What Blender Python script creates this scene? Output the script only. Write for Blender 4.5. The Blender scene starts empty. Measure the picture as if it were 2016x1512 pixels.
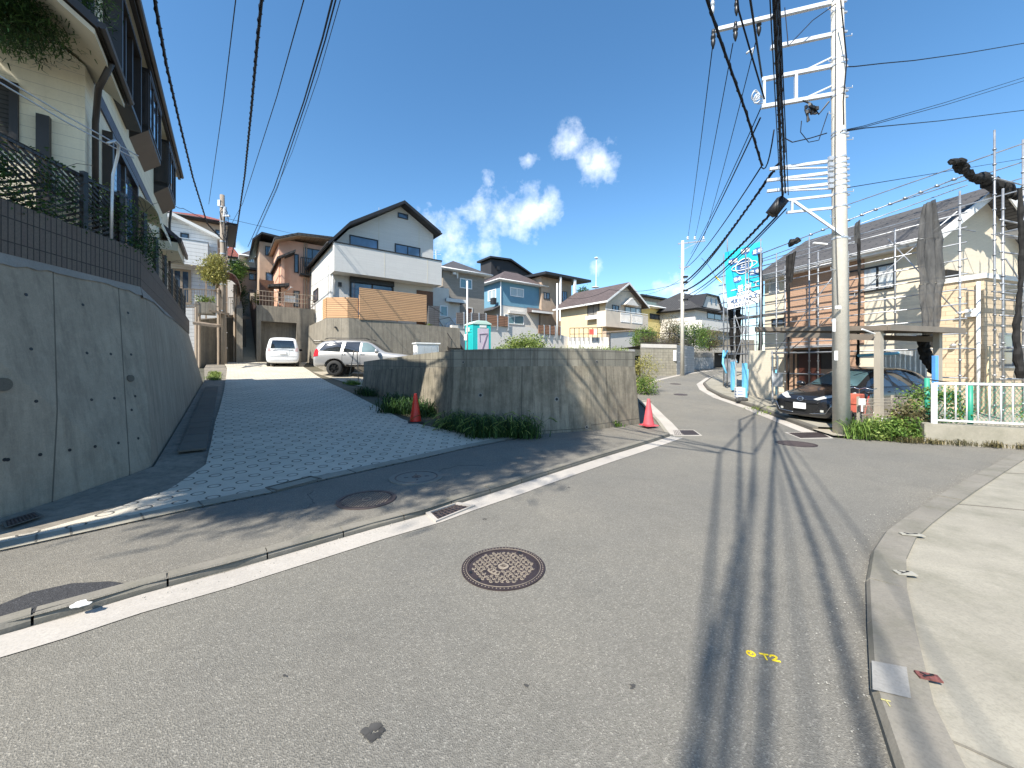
import bpy,bmesh,math,random
from mathutils import Vector,Matrix
from mathutils.bvhtree import BVHTree
from mathutils.geometry import tessellate_polygon
R=math.radians
scene=bpy.context.scene
col=scene.collection

# ------------------------------------------------------------------ camera, sky, sun, exposure
F=740.0;CX=1008.0;HY=715.0;EYE=1.6
cam_d=bpy.data.cameras.new("camera");cam=bpy.data.objects.new("camera",cam_d);col.objects.link(cam)
cam.location=(0,0,EYE);cam.rotation_euler=(R(90),0,0)
cam_d.sensor_fit='HORIZONTAL';cam_d.sensor_width=36.0;cam_d.lens=36.0*F/2016.0
cam_d.shift_y=(HY -756.0)/2016.0
cam_d.clip_start=0.05;cam_d.clip_end=3000
scene.camera=cam
scene.view_settings.view_transform='Standard';scene.view_settings.look='None'
scene.view_settings.gamma=1;scene.view_settings.exposure=1.0
SUN_EL=47.0
SDX,SDY=0.57,0.82                 # the way shadows fall on the ground
sun_d=bpy.data.lights.new("sun",'SUN');sun=bpy.data.objects.new("sun",sun_d);col.objects.link(sun)
sun_d.energy=4.9;sun_d.angle=R(0.53);sun_d.color=(1.0,0.945,0.85)
dv=Vector((SDX,SDY,0)).normalized()*math.cos(R(SUN_EL));dv.z=-math.sin(R(SUN_EL))
sun.rotation_euler=dv.to_track_quat('-Z','Y').to_euler()
sun.location=(0,0,30)

def build_world():
    w=bpy.data.worlds.new("World");scene.world=w;w.use_nodes=True
    nt=w.node_tree;N=nt.nodes;L=nt.links;N.clear()
    out=N.new('ShaderNodeOutputWorld');bg=N.new('ShaderNodeBackground');L.new(bg.outputs[0],out.inputs[0])
    sky=N.new('ShaderNodeTexSky');sky.sky_type='NISHITA';sky.sun_disc=False
    sky.sun_elevation=R(SUN_EL)
    sx,sy=-SDX,-SDY
    sky.sun_rotation=math.atan2(sx,sy)
    sky.altitude=50;sky.air_density=1.0;sky.dust_density=0.25;sky.ozone_density=2.6
    hs=N.new('ShaderNodeHueSaturation');hs.inputs['Saturation'].default_value=1.19;hs.inputs['Hue'].default_value=0.495
    L.new(sky.outputs[0],hs.inputs['Color'])
    bg.inputs[1].default_value=0.118
    tc=N.new('ShaderNodeTexCoord');nrm=N.new('ShaderNodeVectorMath');nrm.operation='NORMALIZE'
    L.new(tc.outputs['Generated'],nrm.inputs[0])
    ns=N.new('ShaderNodeTexNoise');ns.inputs['Scale'].default_value=17;ns.inputs['Detail'].default_value=8;ns.inputs['Roughness'].default_value=0.62
    L.new(nrm.outputs[0],ns.inputs['Vector'])
    def mth(op,a,b=None,c=None,clamp=False):
        m=N.new('ShaderNodeMath');m.operation=op;m.use_clamp=clamp
        for i,q in enumerate((a,b,c)):
            if q is None:continue
            if isinstance(q,(int,float)):m.inputs[i].default_value=q
            else:L.new(q,m.inputs[i])
        return m.outputs[0]
    blobs=[(1125,282,48,.95),(1180,330,62,.95),(1150,312,40,.9),(1040,316,28,.72),(956,352,24,.72),(945,412,56,.85),(1035,420,72,1.15),(1075,412,48,1.0),(985,425,52,.95),
             (890,470,58,.9),(950,495,55,.8),(850,440,46,.8),(1345,580,58,1.0),(1310,570,40,.9),(465,498,40,1.0),(1175,530,22,.42),(500,520,40,.9),(1420,600,60,.9)]
    acc=None
    for (px,py,r,amp) in blobs:
        d=Vector(((px -CX)/F,1,(HY -py)/F));rr=r/F/d.length;d.normalize()
        sub=N.new('ShaderNodeVectorMath');sub.operation='DISTANCE';L.new(nrm.outputs[0],sub.inputs[0]);sub.inputs[1].default_value=d
        t=mth('MULTIPLY_ADD',sub.outputs['Value'],-amp/(rr*.95),amp*.92)
        acc=t if acc is None else mth('MAXIMUM',acc,t)
    k=mth('MULTIPLY_ADD',ns.outputs['Fac'],2.1,-1.1)
    tot=mth('ADD',acc,k)
    pos=mth('MULTIPLY',mth('ADD',acc,.12),6,clamp=True)
    fac=mth('MULTIPLY',mth('MULTIPLY_ADD',tot,.85,-0.10,clamp=True),pos)
    fac=mth('MULTIPLY',fac,.93)
    mix=N.new('ShaderNodeMix');mix.data_type='RGBA'
    ns2=N.new('ShaderNodeTexNoise');ns2.inputs['Scale'].default_value=26;ns2.inputs['Detail'].default_value=5
    L.new(nrm.outputs[0],ns2.inputs['Vector'])
    cr=N.new('ShaderNodeValToRGB');L.new(ns2.outputs['Fac'],cr.inputs[0])
    cr.color_ramp.elements[0].color=(5.2,5.9,7.2,1);cr.color_ramp.elements[0].position=.3
    cr.color_ramp.elements[1].color=(8.2,8.3,8.6,1);cr.color_ramp.elements[1].position=.62
    L.new(fac,mix.inputs['Factor']);L.new(hs.outputs[0],mix.inputs['A']);L.new(cr.outputs[0],mix.inputs['B'])
    L.new(mix.outputs['Result'],bg.inputs[0])
build_world()

# ------------------------------------------------------------------ measuring helpers
def P(px,py,y):                       # the world point that lies y metres ahead in the direction seen at (px, py)
    return Vector(((px -CX)/F*y,y,EYE+(HY -py)/F*y))
def interp(k,x):
    if x<=k[0][0]:return k[0][1]
    for (x0,y0),(x1,y1) in zip(k,k[1:]):
        if x<=x1:
            t=(x -x0)/(x1 -x0);return y0+(y1 -y0)*t
    return k[-1][1]
def smooth_knots(k):
    def f(x):
        e=0.8
        return (interp(k,x -e)+interp(k,x -e/2)+interp(k,x)+interp(k,x+e/2)+interp(k,x+e))/5
    return f
_G=smooth_knots([(-12,.4),(0,.1),(3,0),(9,-.15),(12,-.12),(16,.08),(20,.28),(25,.53),(30,.79),(36,1.05),(60,2.1)])
_D=smooth_knots([(-5,0),(7.3,.08),(13,.42),(20.5,.93),(26,1.45),(32,1.9),(50,2.2)])
AL=math.atan2(.602,.798)             # the street grid of the hill side
def sc2w(s,c):return (.798*c -.602*s,.602*c+.798*s)
def w2sc(x,y):return (-.602*x+.798*y,.798*x+.602*y)
def G(x,y):return _G(y)
def S(x,y):return _G(y)+.06
def D(x,y):
    a=_D(w2sc(x,y)[0]);b=S(x,y)
    t=max(0,min(1,((x+4.3)*-.753+(y -3.3)*.657+.1)/2.4));t=t*t*(3-2*t)
    return b+(a -b)*t
def gp(px,py,fn=G,dz=0):             # where the line of sight meets the ground surface fn
    dx=(px -CX)/F;dzz=(HY -py)/F;y=.6;st=.05
    while y<90:
        z=EYE+dzz*y
        if z<=fn(dx*y,y)+dz:
            lo,hi=y -st,y
            for _ in range(20):
                m=(lo+hi)/2
                if EYE+dzz*m<=fn(dx*m,m)+dz:hi=m
                else:lo=m
            return Vector((dx*hi,hi,fn(dx*hi,hi)+dz))
        y+=st
    return Vector((dx*90,90,0))

# ------------------------------------------------------------------ mesh builder
class MB:
    def __init__(s):s.v=[];s.f=[]
    def add(s,vs,fs):
        n=len(s.v);s.v+=[tuple(v) for v in vs];s.f+=[tuple(i+n for i in f) for f in fs];return s
    def box(s,a,b):
        x0,y0,z0=[min(p,q) for p,q in zip(a,b)];x1,y1,z1=[max(p,q) for p,q in zip(a,b)]
        return s.add([(x0,y0,z0),(x1,y0,z0),(x1,y1,z0),(x0,y1,z0),(x0,y0,z1),(x1,y0,z1),(x1,y1,z1),(x0,y1,z1)],
                     [(0,3,2,1),(4,5,6,7),(0,1,5,4),(1,2,6,5),(2,3,7,6),(3,0,4,7)])
    def obox(s,c,size,rz=0,rx=0,ry=0):
        M=Matrix.Translation(c)@Matrix.Rotation(rz,4,'Z')@Matrix.Rotation(ry,4,'Y')@Matrix.Rotation(rx,4,'X')
        a,b,d=[q/2 for q in size]
        vs=[M @Vector(p) for p in [(-a,-b,-d),(a,-b,-d),(a,b,-d),(-a,b,-d),(-a,-b,d),(a,-b,d),(a,b,d),(-a,b,d)]]
        return s.add(vs,[(0,3,2,1),(4,5,6,7),(0,1,5,4),(1,2,6,5),(2,3,7,6),(3,0,4,7)])
    def beam(s,p,q,w,h,up=(0,0,1)):
        p,q=Vector(p),Vector(q);d=(q -p).normalized();u=Vector(up);sd=d.cross(u)
        if sd.length<1e-4:sd=d.cross(Vector((1,0,0)))
        sd.normalize();u=sd.cross(d).normalized();sd=sd*w/2;u=u*h/2
        vs=[p-sd-u,p+sd-u,p+sd+u,p-sd+u,q-sd-u,q+sd-u,q+sd+u,q-sd+u]
        return s.add(vs,[(0,1,2,3),(7,6,5,4),(0,4,5,1),(1,5,6,2),(2,6,7,3),(3,7,4,0)])
    def prism(s,poly,vec):            # closed prism: planar 3D polygon pushed along vec
        poly=[Vector(p) for p in poly];vec=Vector(vec);n=len(poly)
        nn=Vector((0,0,0))
        for i in range(n):nn+=poly[i].cross(poly[(i+1)%n])
        if nn.dot(vec)>0:poly=poly[::-1]
        s.add(poly+[p+vec for p in poly],[tuple(range(n)),tuple(range(2*n -1,n -1,-1))]+[((i+1)%n,i,n+i,n+(i+1)%n) for i in range(n)])
        return s
    def face(s,pts):return s.add(pts,[tuple(range(len(pts)))])
    def tube(s,path,r,n=6,r2=None,caps=True):
        path=[Vector(p) for p in path];rings=[];m=len(path)
        prev=None
        for i,p in enumerate(path):
            d=(path[min(i+1,m -1)]-path[max(i -1,0)])
            if d.length<1e-9:d=Vector((0,0,1))
            d.normalize()
            if prev is None:
                a=d.cross(Vector((0,0,1)))
                if a.length<.05:a=d.cross(Vector((1,0,0)))
                a.normalize()
            else:
                a=prev -d*prev.dot(d)
                if a.length<1e-5:a=d.cross(Vector((1,0,0)))
                a.normalize()
            prev=a;b=d.cross(a)
            rr=r if r2 is None else r+(r2 -r)*i/max(1,m -1)
            if isinstance(r,(list,tuple)):rr=r[i]
            rings.append([p+(a*math.cos(2*math.pi*k/n)+b*math.sin(2*math.pi*k/n))*rr for k in range(n)])
        vs=[v for g in rings for v in g];fs=[]
        for i in range(m -1):
            for k in range(n):
                fs.append((i*n+k,i*n+(k+1)%n,(i+1)*n+(k+1)%n,(i+1)*n+k))
        if caps:fs+=[tuple(range(n -1,-1,-1)),tuple((m -1)*n+k for k in range(n))]
        return s.add(vs,fs)
    def cyl(s,p,q,r,n=10,r2=None):return s.tube([p,q],r,n,r if r2 is None else r2)
    def lathe(s,c,prof,n=16):
        c=Vector(c);vs=[];fs=[]
        for (r,z) in prof:
            for k in range(n):vs.append(c+Vector((r*math.cos(2*math.pi*k/n),r*math.sin(2*math.pi*k/n),z)))
        for i in range(len(prof)-1):
            for k in range(n):fs.append((i*n+k,i*n+(k+1)%n,(i+1)*n+(k+1)%n,(i+1)*n+k))
        fs+=[tuple(range(n -1,-1,-1)),tuple((len(prof)-1)*n+k for k in range(n))]
        return s.add(vs,fs)
    def ring(s,c,r0,r1,z0,z1,n=40,a0=0,a1=2*math.pi):
        full=abs(a1 -a0 -2*math.pi)<1e-6;vs=[];fs=[];m=n if full else n+1
        for i in range(m):
            a=a0+(a1 -a0)*i/n
            for (r,z) in ((r0,z0),(r1,z0),(r1,z1),(r0,z1)):vs.append((c[0]+r*math.cos(a),c[1]+r*math.sin(a),c[2]+z))
        for i in range(n):
            j=(i+1)%m
            for k in range(4):fs.append((i*4+k,j*4+k,j*4+(k+1)%4,i*4+(k+1)%4))
        return s.add(vs,fs)
    def ell(s,c,r,n=10,m=7,jit=0,seed=0):
        rnd=random.Random(seed);vs=[];fs=[]
        for i in range(m+1):
            th=math.pi*i/m
            for k in range(n):
                ph=2*math.pi*k/n;j=1+rnd.uniform(-jit,jit)
                vs.append((c[0]+r[0]*math.sin(th)*math.cos(ph)*j,c[1]+r[1]*math.sin(th)*math.sin(ph)*j,c[2]+r[2]*math.cos(th)*j))
        for i in range(m):
            for k in range(n):fs.append((i*n+k,(i+1)*n+k,(i+1)*n+(k+1)%n,i*n+(k+1)%n))
        return s.add(vs,fs)
    def build(s,name,mat,parent=None,smooth=False,world=False,bevel=0):
        me=bpy.data.meshes.new(name)
        vs=s.v
        if world and parent is not None:
            iv=Matrix();q=parent
            while q is not None:iv=iv @Matrix.Rotation(-q.rotation_euler.z,4,'Z')@Matrix.Translation(-q.location) if q.parent is None else iv @Matrix.Rotation(-q.rotation_euler.z,4,'Z')@Matrix.Translation(-q.location);q=q.parent
            vs=[iv @Vector(v) for v in vs]
        me.from_pydata([tuple(v) for v in vs],[],s.f);me.validate();me.update()
        uv=me.uv_layers.new(name="UVMap")
        Z=Vector((0,0,1))
        for p in me.polygons:
            n=p.normal
            if abs(n.z)>.95:t,b=Vector((1,0,0)),Vector((0,1,0))
            else:
                t=Z.cross(n).normalized();b=n.cross(t)
            for li in p.loop_indices:
                co=me.vertices[me.loops[li].vertex_index].co;uv.data[li].uv=(co.dot(t),co.dot(b))
            p.use_smooth=smooth
        o=bpy.data.objects.new(name,me);col.objects.link(o)
        if mat is not None:me.materials.append(mat)
        if parent is not None:o.parent=parent
        if bevel:
            b=o.modifiers.new('bevel','BEVEL');b.width=bevel;b.segments=2;b.limit_method='ANGLE';b.angle_limit=R(35)
        return o

def tag(o,label=None,cat=None,group=None,kind=None):
    if label:o['label']=label
    if cat:o['category']=cat
    if group:o['group']=group
    if kind:o['kind']=kind
    return o
def thing(name,label,cat,loc=(0,0,0),rz=0,group=None):
    o=bpy.data.objects.new(name,None);col.objects.link(o);o.location=loc;o.rotation_euler=(0,0,rz)
    o.empty_display_size=.3
    return tag(o,label,cat,group)
def copy_tree(o,parent=None):
    c=o.copy();col.objects.link(c)
    if parent is not None:c.parent=parent
    for ch in [q for q in bpy.data.objects if q.parent==o]:copy_tree(ch,c)
    return c

class Fr:                                # a local frame: u to the right along a front, v into the depth, z up
    def __init__(s,ox,oy,oz,ang):
        s.o=Vector((ox,oy,oz));s.a=ang;s.u=Vector((math.cos(ang),math.sin(ang),0));s.v=Vector((-math.sin(ang),math.cos(ang),0))
    def W(s,u,v,z):return s.o+s.u*u+s.v*v+Vector((0,0,z))
    def hv(s,px,py,v):                # sight line against the plane v = const -> (u, z)
        d=Vector(((px -CX)/F,1,(HY -py)/F));e=Vector((0,0,EYE))-s.o
        t=(v -e.dot(s.v))/d.dot(s.v);q=e+d*t;return q.dot(s.u),q.z
    def hu(s,px,py,u):
        d=Vector(((px -CX)/F,1,(HY -py)/F));e=Vector((0,0,EYE))-s.o
        t=(u -e.dot(s.u))/d.dot(s.u);q=e+d*t;return q.dot(s.v),q.z
    def root(s,name,label,cat,group=None):return thing(name,label,cat,tuple(s.o),s.a,group)

def fbox(mb,face,k,a0,a1,z0,z1,d0,d1):   # box on a facade: d0..d1 outward from the plane k
    if face=='F':mb.box((a0,k -d1,z0),(a1,k -d0,z1))
    elif face=='L':mb.box((k -d1,a0,z0),(k -d0,a1,z1))
    elif face=='R':mb.box((k+d0,a0,z0),(k+d1,a1,z1))
    elif face=='B':mb.box((a0,k+d0,z0),(a1,k+d1,z1))
def win(root,face,k,a0,a1,z0,z1,fm,pm,mull=1,bars=0,fw=.06,pr=.05,name='window',sill=False):
    a0,a1=min(a0,a1),max(a0,a1);z0,z1=min(z0,z1),max(z0,z1)
    m=MB()
    fbox(m,face,k,a0,a1,z1 -fw,z1,.0,pr);fbox(m,face,k,a0,a1,z0,z0+fw,.0,pr)
    fbox(m,face,k,a0,a0+fw,z0+fw,z1 -fw,.0,pr);fbox(m,face,k,a1 -fw,a1,z0+fw,z1 -fw,.0,pr)
    for i in range(mull):
        a=a0+(a1 -a0)*(i+1)/(mull+1);fbox(m,face,k,a -fw*.45,a+fw*.45,z0+fw,z1 -fw,.0,pr*.8)
    for i in range(bars):
        z=z0+(z1 -z0)*(i+1)/(bars+1);fbox(m,face,k,a0+fw,a1 -fw,z -.012,z+.012,.0,pr*.6)
    if sill:fbox(m,face,k,a0 -.04,a1+.04,z0 -.05,z0,0,pr+.05)
    w=m.build(name,fm,root)
    g=MB();fbox(g,face,k,a0+fw,a1 -fw,z0+fw,z1 -fw,.002,pr*.35);g.build('pane',pm,w)
    return w
def winp(fr,root,face,k,x0,y0,x1,y1,fm,pm,**kw):   # window from its two measured corners
    h=fr.hv if face in 'FB' else fr.hu
    a0,z0=h(x0,y0,k);a1,z1=h(x1,y1,k)
    return win(root,face,k,a0,a1,z0,z1,fm,pm,**kw)

def sheet(name,pts,fn,mat,dz=0,step=.8,kind='structure',thick=0,parent=None,label=None):   # ground polygon draped over fn
    bm=bmesh.new()
    vs=[bm.verts.new((p[0],p[1],0)) for p in pts]
    f=bm.faces.new(vs);f.normal_update()
    if f.normal.z<0:f.normal_flip()
    bmesh.ops.triangulate(bm,faces=bm.faces[:])
    for ax in (0,1):
        lo=min(p[ax] for p in pts);hi=max(p[ax] for p in pts);n=int((hi -lo)/step)
        for i in range(1,n+1):
            co=[0,0,0];co[ax]=lo+(hi -lo)*i/(n+1);no=[0,0,0];no[ax]=1
            bmesh.ops.bisect_plane(bm,geom=bm.verts[:]+bm.edges[:]+bm.faces[:],plane_co=co,plane_no=no,dist=1e-5)
    if thick:
        top=bm.faces[:]
        r=bmesh.ops.extrude_face_region(bm,geom=top)
        nv=[g for g in r['geom'] if isinstance(g,bmesh.types.BMVert)]
        nvs=set(nv)
        for v in bm.verts:v.co.z=fn(v.co.x,v.co.y)+dz -(0 if v in nvs else thick)
        bmesh.ops.recalc_face_normals(bm,faces=bm.faces[:])
    else:
        for v in bm.verts:v.co.z=fn(v.co.x,v.co.y)+dz
    me=bpy.data.meshes.new(name);bm.to_mesh(me);bm.free()
    uv=me.uv_layers.new(name="UVMap")
    for l in me.loops:uv.data[l.index].uv=me.vertices[l.vertex_index].co.xy
    for p in me.polygons:p.use_smooth=not thick
    me.materials.append(mat)
    o=bpy.data.objects.new(name,me);col.objects.link(o)
    if kind:o['kind']=kind
    if parent:o.parent=parent
    return o
def strip(path,w0,w1):                 # polygon between two offsets of a 2D path (offsets to the left are positive)
    n=len(path);L0=[];L1=[]
    for i,p in enumerate(path):
        p=Vector(p[:2]);a=Vector(path[max(i -1,0)][:2]);b=Vector(path[min(i+1,n -1)][:2]);d=(b -a).normalized();nn=Vector((-d.y,d.x))
        L0.append(p+nn*w0);L1.append(p+nn*w1)
    return L0+L1[::-1]

# ------------------------------------------------------------------ materials
class NT:
    def __init__(s,name):
        s.m=bpy.data.materials.new(name);s.m.use_nodes=True;s.t=s.m.node_tree;s.t.nodes.clear()
        s.out=s.t.nodes.new('ShaderNodeOutputMaterial');s.b=s.t.nodes.new('ShaderNodeBsdfPrincipled');s.t.links.new(s.b.outputs[0],s.out.inputs[0])
        s.tc=s.t.nodes.new('ShaderNodeTexCoord')
    def n(s,ty,**kw):
        q=s.t.nodes.new(ty)
        for k,v in kw.items():
            if k in q.inputs.keys():q.inputs[k].default_value=v
            else:setattr(q,k,v)
        return q
    def l(s,a,b):s.t.links.new(a,b)
    def mp(s,src,scale=(1,1,1),rot=(0,0,0)):
        m=s.t.nodes.new('ShaderNodeMapping');m.inputs['Scale'].default_value=scale;m.inputs['Rotation'].default_value=rot
        s.l(s.tc.outputs[src],m.inputs['Vector']);return m.outputs[0]
    def noise(s,vec,scale,detail=3,rough=.55):
        q=s.t.nodes.new('ShaderNodeTexNoise');q.inputs['Scale'].default_value=scale;q.inputs['Detail'].default_value=detail;q.inputs['Roughness'].default_value=rough
        s.l(vec,q.inputs['Vector']);return q.outputs['Fac']
    def ramp(s,fac,stops):
        q=s.t.nodes.new('ShaderNodeValToRGB');s.l(fac,q.inputs[0]);e=q.color_ramp.elements
        while len(e)<len(stops):e.new(.5)
        for i,(p,c) in enumerate(stops):
            e[i].position=p;e[i].color=(c,c,c,1) if isinstance(c,(int,float)) else (*c,1)
        return q.outputs[0]
    def mix(s,fac,a,b,mode='MIX'):
        q=s.t.nodes.new('ShaderNodeMix');q.data_type='RGBA';q.blend_type=mode
        for k,v in (('Factor',fac),('A',a),('B',b)):
            sk=[i for i in q.inputs if i.name==k and i.type==('VALUE' if k=='Factor' else 'RGBA')][0]
            if isinstance(v,(int,float)) :sk.default_value=v if k=='Factor' else (v,v,v,1)
            elif isinstance(v,tuple):sk.default_value=(*v,1)
            else:s.l(v,sk)
        return [o for o in q.outputs if o.type=='RGBA'][0]
    def math(s,op,a,b=None,c=None,clamp=False):
        m=s.t.nodes.new('ShaderNodeMath');m.operation=op;m.use_clamp=clamp
        for i,q in enumerate((a,b,c)):
            if q is None:continue
            if isinstance(q,(int,float)):m.inputs[i].default_value=q
            else:s.l(q,m.inputs[i])
        return m.outputs[0]
    def bump(s,h,strength=.3,dist=.01):
        q=s.t.nodes.new('ShaderNodeBump');q.inputs['Strength'].default_value=strength;q.inputs['Distance'].default_value=dist
        s.l(h,q.inputs['Height']);s.l(q.outputs[0],s.b.inputs['Normal']);return q
    def setp(s,**kw):
        for k,v in kw.items():s.b.inputs[k.replace('_',' ')].default_value=v
def mul(c,k):return tuple(min(1,q*k) for q in c)

def basic(name,c,rough=.6,metal=0,var=.12,vs=2.5,bump=0,bs=60,spec=.5,dirt=0):
    t=NT(name);o=t.tc.outputs['Object']
    a=t.noise(o,vs,4);cc=t.mix(t.ramp(a,[(.3,0),(.7,1)]),mul(c,1-var),mul(c,1+var))
    if dirt:
        d=t.noise(t.mp('Object',(2.5,2.5,.35)),1.6,5,.65);cc=t.mix(t.math('MULTIPLY',t.ramp(d,[(.48,0),(.75,1)]),dirt),cc,mul(c,.45))
    t.l(cc,t.b.inputs['Base Color']);t.setp(Roughness=rough,Metallic=metal);t.b.inputs['Specular IOR Level'].default_value=spec
    if bump:t.bump(t.noise(o,bs,3),bump,.01)
    return t.m
def glass(name,c=(.02,.03,.04),rough=.04,spec=.8,cur=None):
    t=NT(name)
    if cur:
        w=t.n('ShaderNodeTexWave',bands_direction='X');w.inputs['Scale'].default_value=7;w.inputs['Distortion'].default_value=3;w.inputs['Detail'].default_value=2
        t.l(t.tc.outputs['UV'],w.inputs['Vector'])
        t.l(t.mix(w.outputs['Fac'],mul(cur,.6),cur),t.b.inputs['Base Color'])
    else:
        a=t.noise(t.tc.outputs['Object'],.8,2);t.l(t.mix(t.ramp(a,[(.4,0),(.65,1)]),c,mul(c,2.2)),t.b.inputs['Base Color'])
    t.setp(Roughness=rough);t.b.inputs['Specular IOR Level'].default_value=spec;t.b.inputs['Coat Weight'].default_value=.6;t.b.inputs['Coat Roughness'].default_value=.02
    return t.m
def bricks(name,c,mortar,w,h,ms=.008,off=.5,var=.12,rough=.75,bump=.5,stain=0,c2=None,streak=0,fine=.25):
    t=NT(name);uv=t.tc.outputs['UV'];o=t.tc.outputs['Object']
    b=t.n('ShaderNodeTexBrick');b.offset=off;b.offset_frequency=2;b.squash=1
    b.inputs['Scale'].default_value=1;b.inputs['Brick Width'].default_value=w;b.inputs['Row Height'].default_value=h;b.inputs['Mortar Size'].default_value=ms;b.inputs['Mortar Smooth'].default_value=.15;b.inputs['Bias'].default_value=0
    b.inputs['Color1'].default_value=(*mul(c,1-var),1);b.inputs['Color2'].default_value=(*mul(c2 or c,1+var),1);b.inputs['Mortar'].default_value=(*mortar,1)
    t.l(uv,b.inputs['Vector'])
    cc=b.outputs['Color']
    n1=t.noise(o,1.3,5,.6);n2=t.noise(o,45,3)
    cc=t.mix(t.math('MULTIPLY',t.ramp(n2,[(.35,1),(.6,0)]),fine),cc,mul(c,.6))
    if stain:cc=t.mix(t.math('MULTIPLY',t.ramp(n1,[(.45,0),(.72,1)]),stain),cc,mul(c,.35))
    if streak:
        d=t.noise(t.mp('Object',(3.5,3.5,.3)),1.8,6,.7);cc=t.mix(t.math('MULTIPLY',t.ramp(d,[(.45,0),(.7,1)]),streak),cc,mul(c,.25))
    t.l(cc,t.b.inputs['Base Color']);t.setp(Roughness=rough)
    hgt=t.math('SUBTRACT',t.math('MULTIPLY',n2,.25),b.outputs['Fac']);t.bump(hgt,bump,.008)
    return t.m
def concrete(name,c,stain=.5,streak=.5,dark=.35,moss=0,panel=0,rough=.85):
    t=NT(name);o=t.tc.outputs['Object']
    n0=t.noise(o,.55,5,.6);n1=t.noise(o,2.6,6,.7);n2=t.noise(o,70,4,.7);n4=t.noise(o,14,4,.6)
    cc=t.mix(t.ramp(n0,[(.3,0),(.7,1)]),mul(c,.82),mul(c,1.12))
    cc=t.mix(t.math('MULTIPLY',t.ramp(n1,[(.42,0),(.72,1)]),stain),cc,mul(c,dark+.2))
    d=t.noise(t.mp('Object',(4.5,4.5,.28)),1.5,7,.72)
    cc=t.mix(t.math('MULTIPLY',t.ramp(d,[(.44,0),(.7,1)]),streak),cc,mul(c,dark))
    cc=t.mix(t.math('MULTIPLY',t.ramp(n4,[(.5,0),(.75,1)]),.25),cc,mul(c,1.35))
    cc=t.mix(t.math('MULTIPLY',t.ramp(n2,[(.35,1),(.55,0)]),.3),cc,mul(c,.45))
    if moss:
        z=t.n('ShaderNodeSeparateXYZ');t.l(o,z.inputs[0])
        mm=t.math('MULTIPLY',t.ramp(t.noise(o,1.9,6,.7),[(.46,0),(.68,1)]),moss);cc=t.mix(mm,cc,(.06,.065,.03))
    h=t.math('ADD',t.math('MULTIPLY',n2,.5),n4)
    if panel:
        b=t.n('ShaderNodeTexBrick');b.offset=0;b.inputs['Scale'].default_value=1;b.inputs['Brick Width'].default_value=panel;b.inputs['Row Height'].default_value=9;b.inputs['Mortar Size'].default_value=.009
        t.l(t.tc.outputs['UV'],b.inputs['Vector']);cc=t.mix(t.math('MULTIPLY',b.outputs['Fac'],.8),cc,mul(c,.22));h=t.math('SUBTRACT',h,b.outputs['Fac'])
    t.l(cc,t.b.inputs['Base Color']);t.setp(Roughness=rough);t.bump(h,.35,.006)
    return t.m
def asphalt(name,c,spk=.5,patch=.25,scale=150):
    t=NT(name);o=t.tc.outputs['Object']
    v=t.n('ShaderNodeTexVoronoi');v.inputs['Scale'].default_value=scale;t.l(o,v.inputs['Vector'])
    sp=t.n('ShaderNodeSeparateColor');t.l(v.outputs['Color'],sp.inputs[0])
    cc=t.ramp(sp.outputs[0],[(0,mul(c,.76)),(.5,c),(.88,mul(c,1.12)),(.985,mul(c,1.6))])
    n0=t.noise(o,.35,5,.6);n1=t.noise(o,1.7,6,.7);nf=t.noise(o,420,2);n3=t.noise(o,12,4,.65)
    cc=t.mix(t.ramp(n0,[(.3,0),(.7,1)]),t.mix(1.0,cc,(.84,.85,.87),'MULTIPLY'),t.mix(1.0,cc,(1.12,1.1,1.06),'MULTIPLY'))
    cc=t.mix(t.math('MULTIPLY',t.ramp(n1,[(.5,0),(.8,1)]),patch),cc,mul(c,.5))
    cc=t.mix(t.math('MULTIPLY',t.ramp(n3,[(.5,0),(.8,1)]),.25),cc,mul(c,.62))
    cc=t.mix(t.math('MULTIPLY',t.ramp(nf,[(.6,0),(.8,1)]),.3),cc,mul(c,1.9))
    t.l(cc,t.b.inputs['Base Color']);t.setp(Roughness=.85);t.b.inputs['Specular IOR Level'].default_value=.25
    t.bump(t.math('ADD',v.outputs['Distance'],t.math('MULTIPLY',nf,.6)),.6,.006)
    return t.m
def leafm(name,c,c2,trans=.25):
    t=NT(name);g=t.n('ShaderNodeNewGeometry');o=t.tc.outputs['Object']
    cc=t.ramp(g.outputs['Random Per Island'],[(0,mul(c,.55)),(.4,c),(.8,c2),(1,mul(c2,1.4))])
    n=t.noise(o,2.5,3);cc=t.mix(t.ramp(n,[(.35,0),(.65,1)]),t.mix(1.0,cc,(.62,.68,.6),'MULTIPLY'),cc)
    t.l(cc,t.b.inputs['Base Color']);t.setp(Roughness=.55);t.b.inputs['Specular IOR Level'].default_value=.3
    tr=t.n('ShaderNodeBsdfTranslucent');t.l(cc,tr.inputs[0]);ms=t.n('ShaderNodeMixShader');ms.inputs[0].default_value=trans
    t.l(t.b.outputs[0],ms.inputs[1]);t.l(tr.outputs[0],ms.inputs[2]);t.l(ms.outputs[0],t.out.inputs[0])
    return t.m
def paintm(name,c,rough=.25,metal=.0,flake=0):
    t=NT(name);t.setp(Roughness=rough,Metallic=metal);t.b.inputs['Coat Weight'].default_value=.8;t.b.inputs['Coat Roughness'].default_value=.04
    o=t.tc.outputs['Object'];n=t.noise(o,3,4);t.l(t.mix(n,mul(c,.9),mul(c,1.1)),t.b.inputs['Base Color'])
    return t.m

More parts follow.
